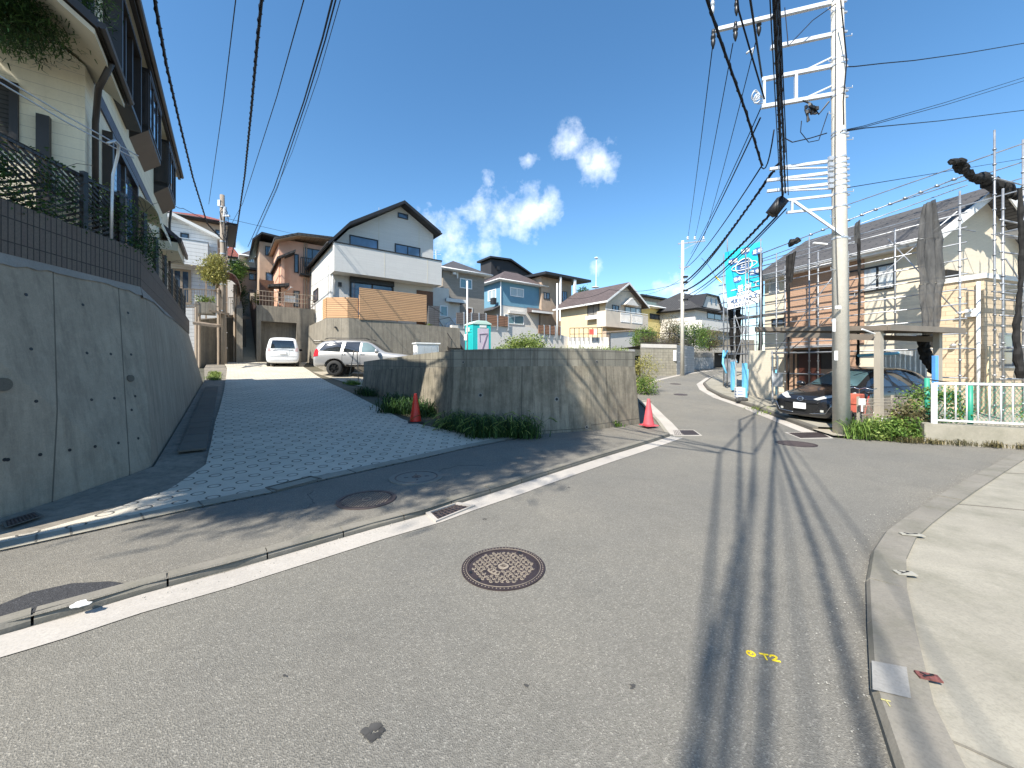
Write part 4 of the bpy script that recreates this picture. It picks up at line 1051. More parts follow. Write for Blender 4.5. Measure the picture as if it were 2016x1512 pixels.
# ------------------------------------------------------------------ the white house on its terrace
M['white_siding']=bricks('white_siding',(.60,.585,.55),(.46,.445,.42),.9,.07,.004,.5,.035,rough=.75,bump=.35,fine=.1)
M['wood_slat']=bricks('wood_slat',(.56,.33,.17),(.10,.055,.03),40,.105,.012,0,.06,rough=.6,bump=.9,fine=.1,stain=.1)
M['wood_door']=basic('wood_door',(.13,.055,.025),.5,0,.2,8)
M['roof_dark']=basic('roof_dark',(.022,.021,.022),.5,.1,.15)
M['ash_wood']=bricks('ash_wood',(.10,.10,.105),(.03,.03,.03),40,.14,.012,0,.06)
def white_house():
    fr=Fr(-10.17,21.5,4.15,AL);t=fr.root('white_house','white house with a black gable roof and a wide white balcony above the silver car','house')
    W_=6.75;FV=1.0
    h=fr.hv;
    _,zbt=h(658,477,0);_,zbb=h(657,533,0);rake=[h(651,473,.3),h(689,436,.3),h(797,394,.3),h(867,455,.3)]
    (uA,zA),(uB,zB),(uC,zC),(uD,zD)=rake;uA,uD=-.22,max(uD,W_+.1);zA=min(zA,zbt+.12)
    dep=8.9
    g=MB();pr=[(0,FV,-.1),(W_ -.15,FV,-.1),(W_ -.15,FV,zD -.18+.1),(uC,FV,zC -.2),(uB+.1,FV,zB -.25),(0,FV,zA -.12)]
    g.prism(pr,(0,dep -1,0));g.build('wall',M['white_siding'],t)
    g=MB();th=.20
    prof=[(uA,zA),(uB,zB),(uC,zC),(uD,zD)]
    lowp=[(u,z -th) for u,z in prof]
    g.prism([(u,.3,z) for u,z in prof]+[(u,.3,z) for u,z in lowp[::-1]],(0,dep -.3,0));ro=g.build('roof',M['roof_dark'],t)
    g=MB();g.tube([(uA -.05,.3,zA -.1),(uA -.05,dep,zA -.1)],.06,8);g.tube([(uD+.05,.3,zD -.14),(uD+.05,dep,zD -.14)],.06,8);g.build('gutter',M['roof_dark'],ro,True)
    # balcony
    g=MB();g.box((0,0,zbb),(W_,.15,zbt));g.box((W_ -.15,.15,zbb),(W_,FV,zbt));g.box((0,.15,zbb),(.15,FV,zbt));bal=g.build('balcony',M['white_siding'],t)
    g=MB();g.box((-.03,-.03,zbt),(W_+.03,.18,zbt+.07));g.box((W_ -.18,.18,zbt),(W_+.03,FV,zbt+.07));g.box((-.03,.18,zbt),(.18,FV,zbt+.07));g.build('coping',M['roof_dark'],bal)
    g=MB();g.box((.15,.15,zbb+.0),(W_ -.15,FV,zbb+.12));g.build('balcony_floor',M['white_trim'],bal)
    g=MB();
    for px in (757.5,842):
        u,_=h(px,520,0);g.box((u -.012,-.008,zbb),(u+.012,0,zbt))
    g.build('joint',M['soffit'],bal)
    g=MB()
    for px in (746,825):
        u,_=h(px,450,FV);g.box((u -.012,FV -.008,zbt -.3),(u+.012,FV,zC -.6 if px<800 else zD+.3))
    g.build('wall_joint',M['soffit'],t)
    b=M['black_metal'];gl=M['glass_blue']
    winp(fr,t,'F',FV,688,462,744,500,b,gl,mull=0)
    winp(fr,t,'F',FV,777,479,827,512,b,gl,mull=1)
    winp(fr,t,'F',FV,783,418,803,433,b,gl,mull=0,fw=.05)
    u0,z0=h(688,543,FV);u1,_=h(774,560,FV)
    w=win(t,'F',FV,u0,u1,.3,z0,b,gl,mull=1,fw=.1,pr=.1)
    g=MB();fbox(g,'F',FV,u0,u1,z0 -.38,z0,.1,.22);g.build('shutter_box',b,w)
    u0,z0=h(820,571,FV);u1,_=h(852,575,FV)
    g=MB();g.box((u0,FV -.05,.0),(u1,FV -.002,z0));dd=g.build('door',M['wood_door'],t);g=MB();g.box((u1 -.14,FV -.10,.8),(u1 -.10,FV -.05,1.3));g.build('handle',b,dd)
    g=MB();g.box((.42,FV -.12,2.05),(.6,FV -.01,2.3));g.build('wall_lamp',b,t)
    # left side details
    hu=fr.hu;v0,z0=hu(618,574,0);v1,z1=hu(627,590,0);win(t,'L',0,v0,v1,z0,z1,b,M['glass'],mull=0,fw=.04)
    v0,z0=hu(609,588,0);v1,z1=hu(611.5,630,0);win(t,'L',0,v0,v1,z0,z1,b,M['glass'],mull=0,fw=.04)
    g=MB();g.tube([(.12,.9,zbb -.02),(.1,.92,zbb -.5),(.1,.92,.6)],.045,8);g.build('downpipe',M['white_metal'],t,True)
    g=MB();v0,z0=hu(655,516,0);g.tube([(-.06,.95,z0),(-.1,1.15,z0 -.15),(-.06,1.35,z0 -.6),(-.06,1.35,.8)],.022,6);g.build('service_conduit',M['galv'],t,True)
    # terrace retaining wall
    tw=thing('terrace_wall','streaky concrete terrace wall carrying the wooden slat fence behind the silver car','retaining wall',tuple(fr.W(0,-1,-4.15)),AL)
    L=fr.W
    def pt(u,v,z):q=L(u,v,0);return (q.x,q.y,z)
    prof=[(-.45,9.0),(-.45,-.2),(.53,-1.0),(7.6,-1.0)]
    m=MB();lo=[pt(u -(.12 if i<2 else 0),v -(.18 if i>1 else 0),.3) for i,(u,v) in enumerate(prof)];hi=[pt(u,v,4.13 if i != 3 else 3.95) for i,(u,v) in enumerate(prof)]
    bk=[pt(8,9,4.12)]
    m.add(lo+hi,[(i,i+1,5+i,4+i) for i in range(3)]);m.add(hi+bk,[(0,1,2,3,4)]);m.add([lo[3],hi[3],pt(7.6,6,3.95),pt(7.6,6,.3)],[(0,1,2,3)])
    m.build('concrete_face',M['ret_white'],tw,world=True)
    m=MB();m.cyl(pt(5.1,-1.2,2.4),pt(5.1,-1.0,2.4),.06,12);m.cyl(pt(-.1,-.7,3.6),pt(0,-.5,3.6),.05,10);m.build('drain_pipes',M['black'],tw,world=True)
    # slat fence
    t2=thing('wooden_fence','honey-coloured horizontal slat fence along the terrace edge under the white balcony','fence',tuple(fr.W(.5,-1,0)),AL)
    def bd(poly):
        m=MB();m.prism(poly,tuple(fr.v*.06));return m
    u0,z0=fr.hv(708,566,-1.05);u1,z1=fr.hv(840,581,-1.05);_,zz=fr.hv(708,628,-1.05)
    m=MB();m.prism([pt(u0,-1.05,4.15+zz -.02),pt(u1,-1.05,4.15+fr.hv(843,634,-1.05)[1]),pt(u1,-1.05,4.15+z1),pt(u0,-1.05,4.15+z0)],tuple(fr.v*.05));m.build('slat_panel',M['wood_slat'],t2,world=True)
    m=MB();m.prism([pt(-.42,-.15,4.14),pt(.5,-.92,4.14),pt(.5,-.92,4.15+1.15),pt(-.42,-.15,4.15+1.15)],tuple(Vector((.03,.05,0))));m.build('slat_panel',M['wood_slat'],t2,world=True)
    m=MB();m.prism([pt(.52,-.92,4.14),pt(u0 -.05,-.92,4.14),pt(u0 -.05,-.92,5.3),pt(.52,-.92,5.3)],tuple(fr.v*.05));m.build('slat_panel',M['wood_slat'],t2,world=True)
    m=MB();m.prism([pt(-.44,-.1,4.14),pt(-.44,.9,4.14),pt(-.44,.9,5.3),pt(-.44,-.1,5.3)],tuple(fr.u*.05));m.build('slat_panel',M['wood_slat'],t2,world=True)
    m=MB()
    for u in (u0+.02,u0+2.2,u1 -.03):q=pt(u,-.97,0);m.box((q[0]-.03,q[1]-.03,4.1),(q[0]+.03,q[1]+.03,5.5))
    m.build('posts',M['wood_slat'],t2,world=True)
    # dark louvred gate screen and palm
    t3=thing('gate_screen','dark grey slatted gate pillar right of the wooden fence','gate screen',tuple(P(855,655,25.6)),AL)
    f2=Fr(*P(845,640,25.4)[:2],0,AL);a,za=f2.hv(844,601,0);b2,zb_=f2.hv(865,645,0)
    m=MB();q0=f2.W(a,0,2.4);
    m.prism([f2.W(a,0,2.6),f2.W(b2,0,2.6),f2.W(b2,0,za),f2.W(a,0,za)],tuple(f2.v*.3));m.build('slat_panel',M['ash_wood'],t3,world=True)
    q=P(845,650,24.6);bt=thing('yucca','small spiky yucca beside the dark slatted gate pillar','plant',(q.x,q.y,2.2));m=MB();m.tube([(q.x,q.y,2.0),(q.x+.03,q.y,q.z+.1)],.06,7);m.build('stem',M['bark'],bt,world=True)
    rnd=random.Random(3);m=MB()
    for i in range(170):
        c0=q+Vector((0,0,rnd.uniform(-.3,.35)));d=rv(rnd).normalized();d.z=abs(d.z)*.7-.1;l=rnd.uniform(.3,.6);e=c0+d*l+Vector((0,0,-.12));sd=d.cross(Vector((0,0,1))).normalized()*.022;md=c0.lerp(e,.5)+Vector((0,0,.06));m.add([c0 -sd,c0+sd,md+sd,md -sd,e],[(0,1,2,3),(3,2,4)])
    m.build('leaves',M['leaf_light'],bt,world=True)
white_house()

def steel_stairs():
    f=Fr(*P(868,690,23.5)[:2],2.0,AL);t=f.root('steel_staircase','black steel garden stairs with thin railings right of the terrace wall','staircase')
    m=MB()
    for k in range(9):m.box((.9-k*.0,.2+k*.25,.2+k*.19),(1.9,.45+k*.25,.23+k*.19))
    m.build('treads',M['black_metal'],t)
    for u in (.88,1.92):
        m=MB();m.beam((u,.1,.1),(u,2.5,1.9),.04,.18);m.build('stringer',M['black_metal'],t)
        m=MB();m.tube([(u,.2,1.1),(u,2.5,2.85),(u,4.2,2.85)],.022,5)
        for k in range(14):v=.2+k*.17;m.tube([(u,v,.2+(v -.2)*.76),(u,v,1.1+(v -.2)*.76)],.010,4)
        m.build('railing',M['black_metal'],t)
    # second flight
    m=MB();m.beam((.9,2.5,1.9),(-1.4,2.5,3.2),.04,.16,(0,0,1));m.beam((.9,1.5,2.9),(-1.2,1.5,3.9),.03,.03);m.build('upper_stringer',M['black_metal'],t)
    p=Fr(*P(886,660,26)[:2],2.0,AL);g=thing('garden_wall','rounded white garden wall piece behind the black steel stairs','wall',tuple(P(886,675,27)),AL)
    m=MB();f2=Fr(*P(876,640,27)[:2],0,AL);a,zt=f2.hv(877,640,0);b,_=f2.hv(898,640,0);m.prism([f2.W(a,0,2.0),f2.W(b,0,2.0),f2.W(b,0,zt+.6),f2.W(a,0,zt)],tuple(f2.v*.25));m.build('face',M['white_trim'],g,world=True)
    m=MB();q=gp(845,692,Zl)
    g=thing('stone_path','pale stepped concrete landing below the black steel stairs','steps',(*P(880,690,21.5)[:2],1.9),AL)
    m=MB();m.box((-1.2,-.3,-.2),(1.4,1.6,.12));m.box((-1.2,.8,.1),(1.4,1.6,.35));m.build('blocks',M['yard_conc'],g)
steel_stairs()

# ------------------------------------------------------------------ upper end of the ramp
def upper_ramp():
    f=Fr(0,0,0,AL)                  # u = c, v = s
    t=thing('garage_wall','tall shaded concrete wall with a recessed parking bay behind the white van','retaining wall',(*sc2w(29.3,3),1.5),AL)
    s=29.0;a,zt=f.hv(505,600,s);b=f.hv(606,610,s)[0];r0,rz=f.hv(514,632,s);r1,_=f.hv(584,640,s)
    m=MB();pt=lambda u,v,z:tuple(f.W(u,v,z))
    m.prism([pt(a,s,.8),pt(r0,s,.8),pt(r0,s,zt),pt(a,s,zt)],tuple(f.v*3));m.prism([pt(r1,s,.8),pt(b+1.5,s,.8),pt(b+1.5,s,zt),pt(r1,s,zt)],tuple(f.v*3));m.prism([pt(r0,s,rz),pt(r1,s,rz),pt(r1,s,zt),pt(r0,s,zt)],tuple(f.v*3))
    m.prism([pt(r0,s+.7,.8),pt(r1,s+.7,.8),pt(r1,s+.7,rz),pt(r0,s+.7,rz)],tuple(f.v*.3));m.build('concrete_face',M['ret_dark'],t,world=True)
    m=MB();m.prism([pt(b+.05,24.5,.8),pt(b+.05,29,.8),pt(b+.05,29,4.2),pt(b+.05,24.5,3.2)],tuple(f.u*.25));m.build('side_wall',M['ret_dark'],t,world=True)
    # railing on the wall
    t=thing('terrace_railing','thin brown railing on top of the garage wall in front of the pink house','railing',pt(2,s,zt),AL)
    m=MB()
    for z in (zt+.35,zt+.62,zt+.95):m.tube([pt(a,s+.15,z),pt(b+1,s+.15,z)],.02,5)
    for k in range(24):u=a+(b+1-a)*k/23;m.tube([pt(u,s+.15,zt),pt(u,s+.15,zt+.95)],.014,4)
    m.build('rails',M['beige_metal'],t,world=True)
    # laundry stands
    for (px,lb) in ((549,'white forked laundry stand on the terrace of the pink house, nearer the wall edge'),(560,'second white forked laundry stand in front of the pink house, right of the first')):
        q=P(px,605,26.8);t=thing('laundry_stand',lb,'laundry stand',tuple(q),0,'laundry stands');m=MB()
        m.tube([q,q+Vector((0,0,1.1))],.03,6);top=q+Vector((0,0,1.1))
        for sg in (-1,1):m.tube([top,top+Vector((sg*.25,0,.12)),top+Vector((sg*.45,0,.35))],.025,5);m.tube([top+Vector((sg*.45,0,.35)),top+Vector((sg*.6,0,.3))],.02,4)
        m.build('frame',M['white_metal'],t,True,world=True)
    q=P(569,596,27.2);t=thing('air_conditioner','small white outdoor air-conditioner unit beside the pink house','air conditioner',tuple(q),AL);m=MB();m.obox((0,0,.25),(.75,.3,.5));m.build('casing',M['white_metal'],t);m=MB();m.ring((0,0,0),.01,.17,0,.02,20);o=m.build('fan_grille',M['galv'],t);o.rotation_euler=(R(90),0,0);o.location=(-.1,-.16,.25)
    # long dark stairs
    t=thing('stone_staircase','long narrow stone stairs climbing in the shade left of the white van','stairs',(*sc2w(29,.9),1.65),AL)
    m=MB();z=1.65
    for k in range(34):
        c0,c1=f.hv(478,700,29)[0]+.0,a -.02
        m.prism([pt(c0,29+k*.33,z -.5),pt(c1,29+k*.33,z -.5),pt(c1,29+k*.33,z+.17),pt(c0,29+k*.33,z+.17)],tuple(f.v*.36));z+=.17
    m.build('steps',M['yard_conc'],t,world=True);ztop=z
    t=thing('stair_wall','dark overgrown side wall left of the long stone stairs','wall',(*sc2w(30,-.2),1.6),AL);m=MB();c0=f.hv(478,700,29)[0]
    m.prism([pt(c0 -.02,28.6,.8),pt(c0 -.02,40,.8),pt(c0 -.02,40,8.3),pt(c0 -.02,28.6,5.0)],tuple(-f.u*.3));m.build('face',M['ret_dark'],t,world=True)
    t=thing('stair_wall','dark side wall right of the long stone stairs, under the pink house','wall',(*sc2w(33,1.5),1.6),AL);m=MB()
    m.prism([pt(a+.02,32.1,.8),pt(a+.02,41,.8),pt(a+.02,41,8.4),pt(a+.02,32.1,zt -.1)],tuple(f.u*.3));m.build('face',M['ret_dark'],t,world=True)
    # beige steel carport deck left of the stairs
    t=thing('steel_deck','beige steel parking deck on posts with railings, beside the left utility pole','deck',(*sc2w(25,-1.6),1.4),AL)
    def post(px,py0,py1,y,w=.07):
        p0=P(px,py0,y);p1=P(px,py1,y);m=MB();m.box((p0.x -w/2,p0.y -w/2,p0.z),(p0.x+w/2,p0.y+w/2,p1.z));m.build('post',M['beige_metal'],t,world=True)
    for (px,py0,py1,y) in ((386,728,605,19.5),(392,724,605,20.6),(430,722,568,21.6),(436,720,570,22.5),(462,716,560,23.3),(469,715,556,24.0)):post(px,py0,py1,y,.1)
    m=MB()
    def rail(x0,y0,d0,x1,y1,d1,hh,n=10):
        a0,a1=P(x0,y0,d0),P(x1,y1,d1);m.tube([a0,a1],.025,5);m.tube([a0 -Vector((0,0,hh)),a1 -Vector((0,0,hh))],.03,5)
        for k in range(n+1):p=a0.lerp(a1,k/n);m.tube([p,p -Vector((0,0,hh))],.014,4)
    rail(362,569,19.5,430,571,21.5,.95,14);rail(380,600,18.5,392,600,19.5,.9,4);rail(412,570,20,432,575,22.5,1.1,6);rail(450,586,23,470,586,24,1.1,6)
    m.build('railing',M['beige_metal'],t,world=True)
    m=MB();m.prism([P(380,634,18.5),P(392,633,19.3),P(392,638,19.3),P(380,639,18.5)],(0,1.5,0));m.prism([P(414,610,20),P(432,613,22.3),P(432,617,22.3),P(414,614,20)],(0,.8,0));m.prism([P(448,620,23),P(470,620,24),P(470,625,24),P(448,625,23)],(0,1,0));m.build('floor',M['beige_metal'],t,world=True)
    t=thing('planter_block','weathered concrete planter block on the beige steel deck','planter',tuple(P(405,618,20.5)),AL);m=MB();m.obox((0,0,.28),(.85,.8,.62));m.build('block',M['ret_white'],t);rnd=random.Random(1)
    m=MB();leaves(m,[(0,0,.75),(.2,0,.8),(-.2,0,.75)],260,.12,.14,rnd);m.build('plants',M['leaf_light'],t)
    t=thing('deck_wall','dark concrete wall under the beige steel deck','wall',(*sc2w(24,-1.9),1.2),AL);m=MB()
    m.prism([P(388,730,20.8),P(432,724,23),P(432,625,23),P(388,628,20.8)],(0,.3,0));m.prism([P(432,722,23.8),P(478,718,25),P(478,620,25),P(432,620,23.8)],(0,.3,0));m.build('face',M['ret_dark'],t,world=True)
    # arched red carport roof
    t=thing('arched_canopy','dark red arched canopy behind the left utility pole','canopy',tuple(P(450,585,24)),AL);m=MB();n=10;p0=P(424,566,21.9);p1=P(474,570,23.2);rr=[]
    for k in range(n+1):
        a_=math.pi*k/n;rr.append(((1-math.cos(a_))/2,math.sin(a_)*1.15))
    for (u0,z0),(u1,z1) in zip(rr,rr[1:]):
        q0=p0.lerp(p1,u0)+Vector((0,0,z0 -.2));q1=p0.lerp(p1,u1)+Vector((0,0,z1 -.2));m.add([q0,q1,q1+f.v*2.2,q0+f.v*2.2,q0 -Vector((0,0,.03)),q1 -Vector((0,0,.03)),q1+f.v*2.2-Vector((0,0,.03)),q0+f.v*2.2-Vector((0,0,.03))],[(0,1,2,3),(7,6,5,4),(0,4,5,1),(3,2,6,7)])
    m.build('roof',basic('red_canopy',(.16,.022,.025),.4,0,.15),t,world=True)
    m=MB()
    for k in (0,.33,.66,.99):
        pp=[]
        for (u0,z0) in rr:pp.append(p0.lerp(p1,u0)+Vector((0,0,z0 -.17))+f.v*2.2*k)
        m.tube(pp,.025,5)
    m.build('hoops',M['beige_metal'],t,True,world=True)
    bush('shrub','yellow flowering shrub hanging beside the left utility pole','shrub',tuple(P(422,531,20.6)),(.52,.5,.86),M['leaf_yellow'],n=5200,ls=.10,clumps=110,seed=31)
    bush('shrub','dark green topiary shrub right of the left utility pole','shrub',tuple(P(467,530,24.2)),(.46,.5,.68),M['leaf_mid'],n=3600,ls=.09,clumps=90,seed=32)
    bush('ivy','dark ivy hanging beside the long stone stairs','ivy',tuple(P(473,590,25.5)),(.28,.5,1.4),M['leaf_dark'],n=2200,ls=.09,clumps=60,seed=33)
    bush('shrub','small green shrub on the garage wall at the head of the stairs','shrub',tuple(P(519,590,27)),(.65,.45,.42),M['leaf_light'],n=1800,ls=.09,clumps=50,seed=34)
upper_ramp()
# ------------------------------------------------------------------ houses of the hill side
M['white_lap']=bricks('white_lap',(.66,.66,.65),(.35,.35,.35),40,.22,.012,0,.03,rough=.6,bump=.6,fine=.06,streak=.12)
M['pink_wall']=basic('pink_wall',(.62,.37,.26),.8,0,.08,2,bump=.3,bs=25)
M['tan_wall']=basic('tan_wall',(.40,.30,.22),.8,0,.1,2,dirt=.3)
M['wood_soffit']=bricks('wood_soffit',(.48,.34,.22),(.14,.08,.05),.3,30,.008,0,.05)
M['roof_red']=bricks('roof_red',(.26,.07,.05),(.08,.03,.02),.3,.25,.02,.5,.15)
M['roof_grey']=bricks('roof_grey',(.075,.072,.075),(.03,.03,.03),.45,.2,.014,.5,.15)
M['roof_tile']=bricks('roof_tile',(.055,.052,.05),(.012,.012,.012),.28,.28,.03,0,.15,bump=1)
M['roof_green']=bricks('roof_green',(.10,.135,.115),(.05,.07,.06),.5,.22,.012,.5,.1)
M['roof_brown']=bricks('roof_brown',(.10,.075,.07),(.04,.03,.03),.45,.2,.014,.5,.15)
M['grey_siding']=bricks('grey_siding',(.30,.265,.225),(.18,.16,.135),.9,.12,.006,.5,.08)
M['blue_wall']=basic('blue_wall',(.13,.27,.36),.8,0,.04,1.5);M['blue_dark']=M['blue_wall']
M['offwhite']=basic('offwhite',(.62,.585,.53),.8,0,.05,2,bump=.2,bs=30)
M['black_siding']=bricks('black_siding',(.028,.027,.030),(.012,.012,.013),.20,40,.008,0,.08)
M['beige_wall']=basic('beige_wall',(.66,.52,.32),.8,0,.04,2,dirt=.12)
M['beige_wall2']=basic('beige_wall2',(.58,.50,.40),.8,0,.05,2)
M['yellow_wall']=basic('yellow_wall',(.66,.52,.20),.8,0,.05,2)
M['brown_slat']=bricks('brown_slat',(.30,.155,.09),(.06,.03,.02),40,.12,.018,0,.08,bump=.8)
M['grey_slat']=bricks('grey_slat',(.16,.135,.12),(.05,.04,.04),40,.12,.018,0,.06,bump=.8)

def gable_v(fr,t,u0,u1,v0,v1,ze,zr,mat,oh=.45,th=.14,trim=None,name='roof',ur=None):   # ridge runs in v, gable at the front
    ur=(u0+u1)/2 if ur is None else ur;k0=(zr -ze)/(ur -u0);k1=(zr -ze)/(u1 -ur)
    pr=[(u0 -oh,ze -oh*k0),(ur,zr),(u1+oh,ze -oh*k1)]
    g=MB();g.prism([(u,v0 -oh,z+th) for u,z in pr]+[(u,v0 -oh,z) for u,z in pr[::-1]],(0,v1 -v0+2*oh,0));ro=g.build(name,mat,t)
    if trim:
        g=MB();g.prism([(u,v0 -oh -.04,z+th -.02) for u,z in pr]+[(u,v0 -oh -.04,z -.08) for u,z in pr[::-1]],(0,.035,0))
        g.box((u0 -oh -.06,v0 -oh,ze -oh*k0 -.06),(u0 -oh,v1+oh,ze -oh*k0+.1));g.box((u1+oh,v0 -oh,ze -oh*k1 -.06),(u1+oh+.06,v1+oh,ze -oh*k1+.1));g.build('fascia',trim,ro)
    g=MB();g.prism([(u0,v0+.0,ze),(u1,v0+.0,ze),(ur,v0+.0,zr)],(0,v1 -v0,0));return ro,g
def hip(fr,t,u0,u1,v0,v1,ze,h,mat,oh=.45,trim=None,th=.1):
    a0,a1,b0,b1=u0 -oh,u1+oh,v0 -oh,v1+oh;w=a1 -a0;d=b1 -b0;r=min(w,d)/2
    if w>d:A=(a0+r,b0+r,ze+h);B=(a1 -r,b0+r,ze+h)
    else:A=(a0+r,b0+r,ze+h);B=(a0+r,b1 -r,ze+h)
    g=MB();c=[(a0,b0,ze+th),(a1,b0,ze+th),(a1,b1,ze+th),(a0,b1,ze+th)]
    if w>d:g.add(c+[A,B],[(0,1,5,4),(1,2,5),(2,3,4,5),(3,0,4),(3,2,1,0)])
    else:g.add(c+[A,B],[(0,1,4),(1,2,5,4),(2,3,5),(3,0,4,5),(3,2,1,0)])
    ro=g.build('roof',mat,t)
    g=MB();g.box((a0,b0,ze -.04),(a1,b1,ze+th -.003));so=g.build('eaves',trim or M['white_trim'],ro)
    g=MB();
    g.tube([(a0 -.05,b0 -.05,ze+.06),(a1+.05,b0 -.05,ze+.06)],.06,6);g.tube([(a0 -.05,b0 -.05,ze+.06),(a0 -.05,b1,ze+.06)],.06,6);g.build('gutter',trim or M['white_metal'],ro,True)
    return ro
def start(name,label,px,y,base_z,ang=AL,cat='house'):
    q=P(px,600,y);fr=Fr(q.x,q.y,base_z,ang);return fr,fr.root(name,label,cat)

def blue_house():
    fr,t=start('blue_house','two-storey house with a blue upper floor and white lower floor',986,40,4.2)
    _,ze=fr.hv(987,553,0);u1=fr.hv(1066,560,0)[0];v1=fr.hu(947,570,0)[0];_,zm=fr.hv(1000,602,0)
    g=MB();g.box((0,0,zm),(u1,v1,ze));g.build('upper_wall',M['blue_wall'],t)
    g=MB();g.box((.02,.02,-1.5),(u1 -.02,v1,zm));g.build('lower_wall',M['offwhite'],t)
    hip(fr,t,0,u1,0,v1,ze,1.7,M['roof_brown'],oh=.55)
    w,gl=M['white_metal'],M['glass_curtain']
    winp(fr,t,'F',0,1004,565,1031,586,w,gl,fw=.08);winp(fr,t,'F',0,993,618,1031,640,w,M['glass_teal'],fw=.08)
    winp(fr,t,'L',0,961,573,977,590,w,gl,fw=.08)
    g=MB();g.tube([(-.05,-.06,ze),(-.05,-.06,.2)],.05,6);g.build('downpipe',w,t)
    a,z=fr.hv(1000,616,0);b,_=fr.hv(1032,616,0);g=MB();fbox(g,'F',0,a,b,z -.05,z+.25,0,.3);g.build('shutter_box',M['offwhite'],t)
    # porch and canopy roofs
    a,z=fr.hv(1048,612,-.9);b,_=fr.hv(1088,612,-.9);g=MB();g.prism([(a,-.9,z -.12),(a,0,z -.12),(a,0,z+.5),(a,-.9,z+.02)],(b -a,0,0));pr=g.build('porch_roof',M['roof_brown'],t)
    g=MB();g.box((a -.05,-.97,z -.14),(b+.05,-.9,z+.08));g.build('fascia',M['white_trim'],pr)
    a,_=fr.hv(1061,625,0);b,z=fr.hv(1075,621,0);g=MB();fbox(g,'F',0,a,b,-.2,z,0,.05);d=g.build('door',M['wood_door'],t);g=MB();fbox(g,'F',0,a+.25,b -.25,1.0,z -.6,.05,.06);g.build('pane',M['glass'],d)
    a,z=fr.hu(940,609,-1.0);g=MB();g.prism([(-1.0,0,zm -.5),(-1.0,v1,zm -.5),(0,v1,zm+.0),(0,0,zm+.0)],(0,0,-.08));g.build('lean_to_roof',M['roof_grey'],t)
    g=MB();g.box((-.75,.3,zm+.1),(-.35,.9,zm+.75));g.build('air_conditioner',M['roof_dark'],t)
    # right wing with balcony
    b=fr.hv(1100,590,-.2)[0];zb=fr.hv(1066,592,-.2)[1];g=MB();g.box((u1+.02,-.2,-1.5),(b,v1,zb));g.build('balcony_block',M['offwhite'],t)
    g=MB();g.box((u1+.02,1.2,zb),(b -.6,v1,fr.hv(1068,570,0)[1]));g.build('wing_wall',M['blue_wall'],t)
    g=MB();g.box((u1 -.2,.9,fr.hv(1068,570,0)[1]),(b -.2,v1+.3,fr.hv(1068,567,0)[1]));g.build('wing_eaves',M['white_trim'],t)
    g=MB()
    for z in (zb+.25,zb+.45):g.tube([(u1,-.15,z),(b,-.15,z)],.035,5)
    for k in range(6):u=u1+(b -u1)*k/5;g.tube([(u,-.15,zb),(u,-.15,zb+.45)],.03,4)
    g.build('balcony_rail',w,t)
blue_house()

def black_house():
    fr,t=start('black_house','black house with a sloping roof rising behind the blue house',967,52,6)
    h=fr.hv;u1,z1=h(1050,545,0);_,zp=h(968,508,0);um,zm=h(1003,513,0);v1,zl=fr.hu(946,535,0)
    g=MB();g.prism([(0,0,-2),(u1,0,-2),(u1,0,z1 -.1),(um,0,zm -.1),(0,0,zp -.15)],(0,v1,0));g.build('wall',M['black_siding'],t)
    g=MB();g.prism([(-.4,-.4,zp+.15),(um,-.4,zm+.2),(u1+.5,-.4,z1 -.05),(u1+.5,-.4,z1 -.25),(um,-.4,zm -.05),(-.4,-.4,zp -.1)],(0,v1+.8,0));g.build('roof',M['roof_dark'],t)
    for (x0,y0,x1,y1) in ((999,538,1005,543),(1011,539,1017,545),(1023,542,1029,547)):winp(fr,t,'F',0,x0,y0,x1,y1,M['white_metal'],M['glass_blue'],mull=0,fw=.1)
    g=MB();a,z=h(980,528,0);g.box((a -.25,-.15,z -.25),(a+.25,0,z+.25));g.build('vent_hood',M['roof_dark'],t)
black_house()

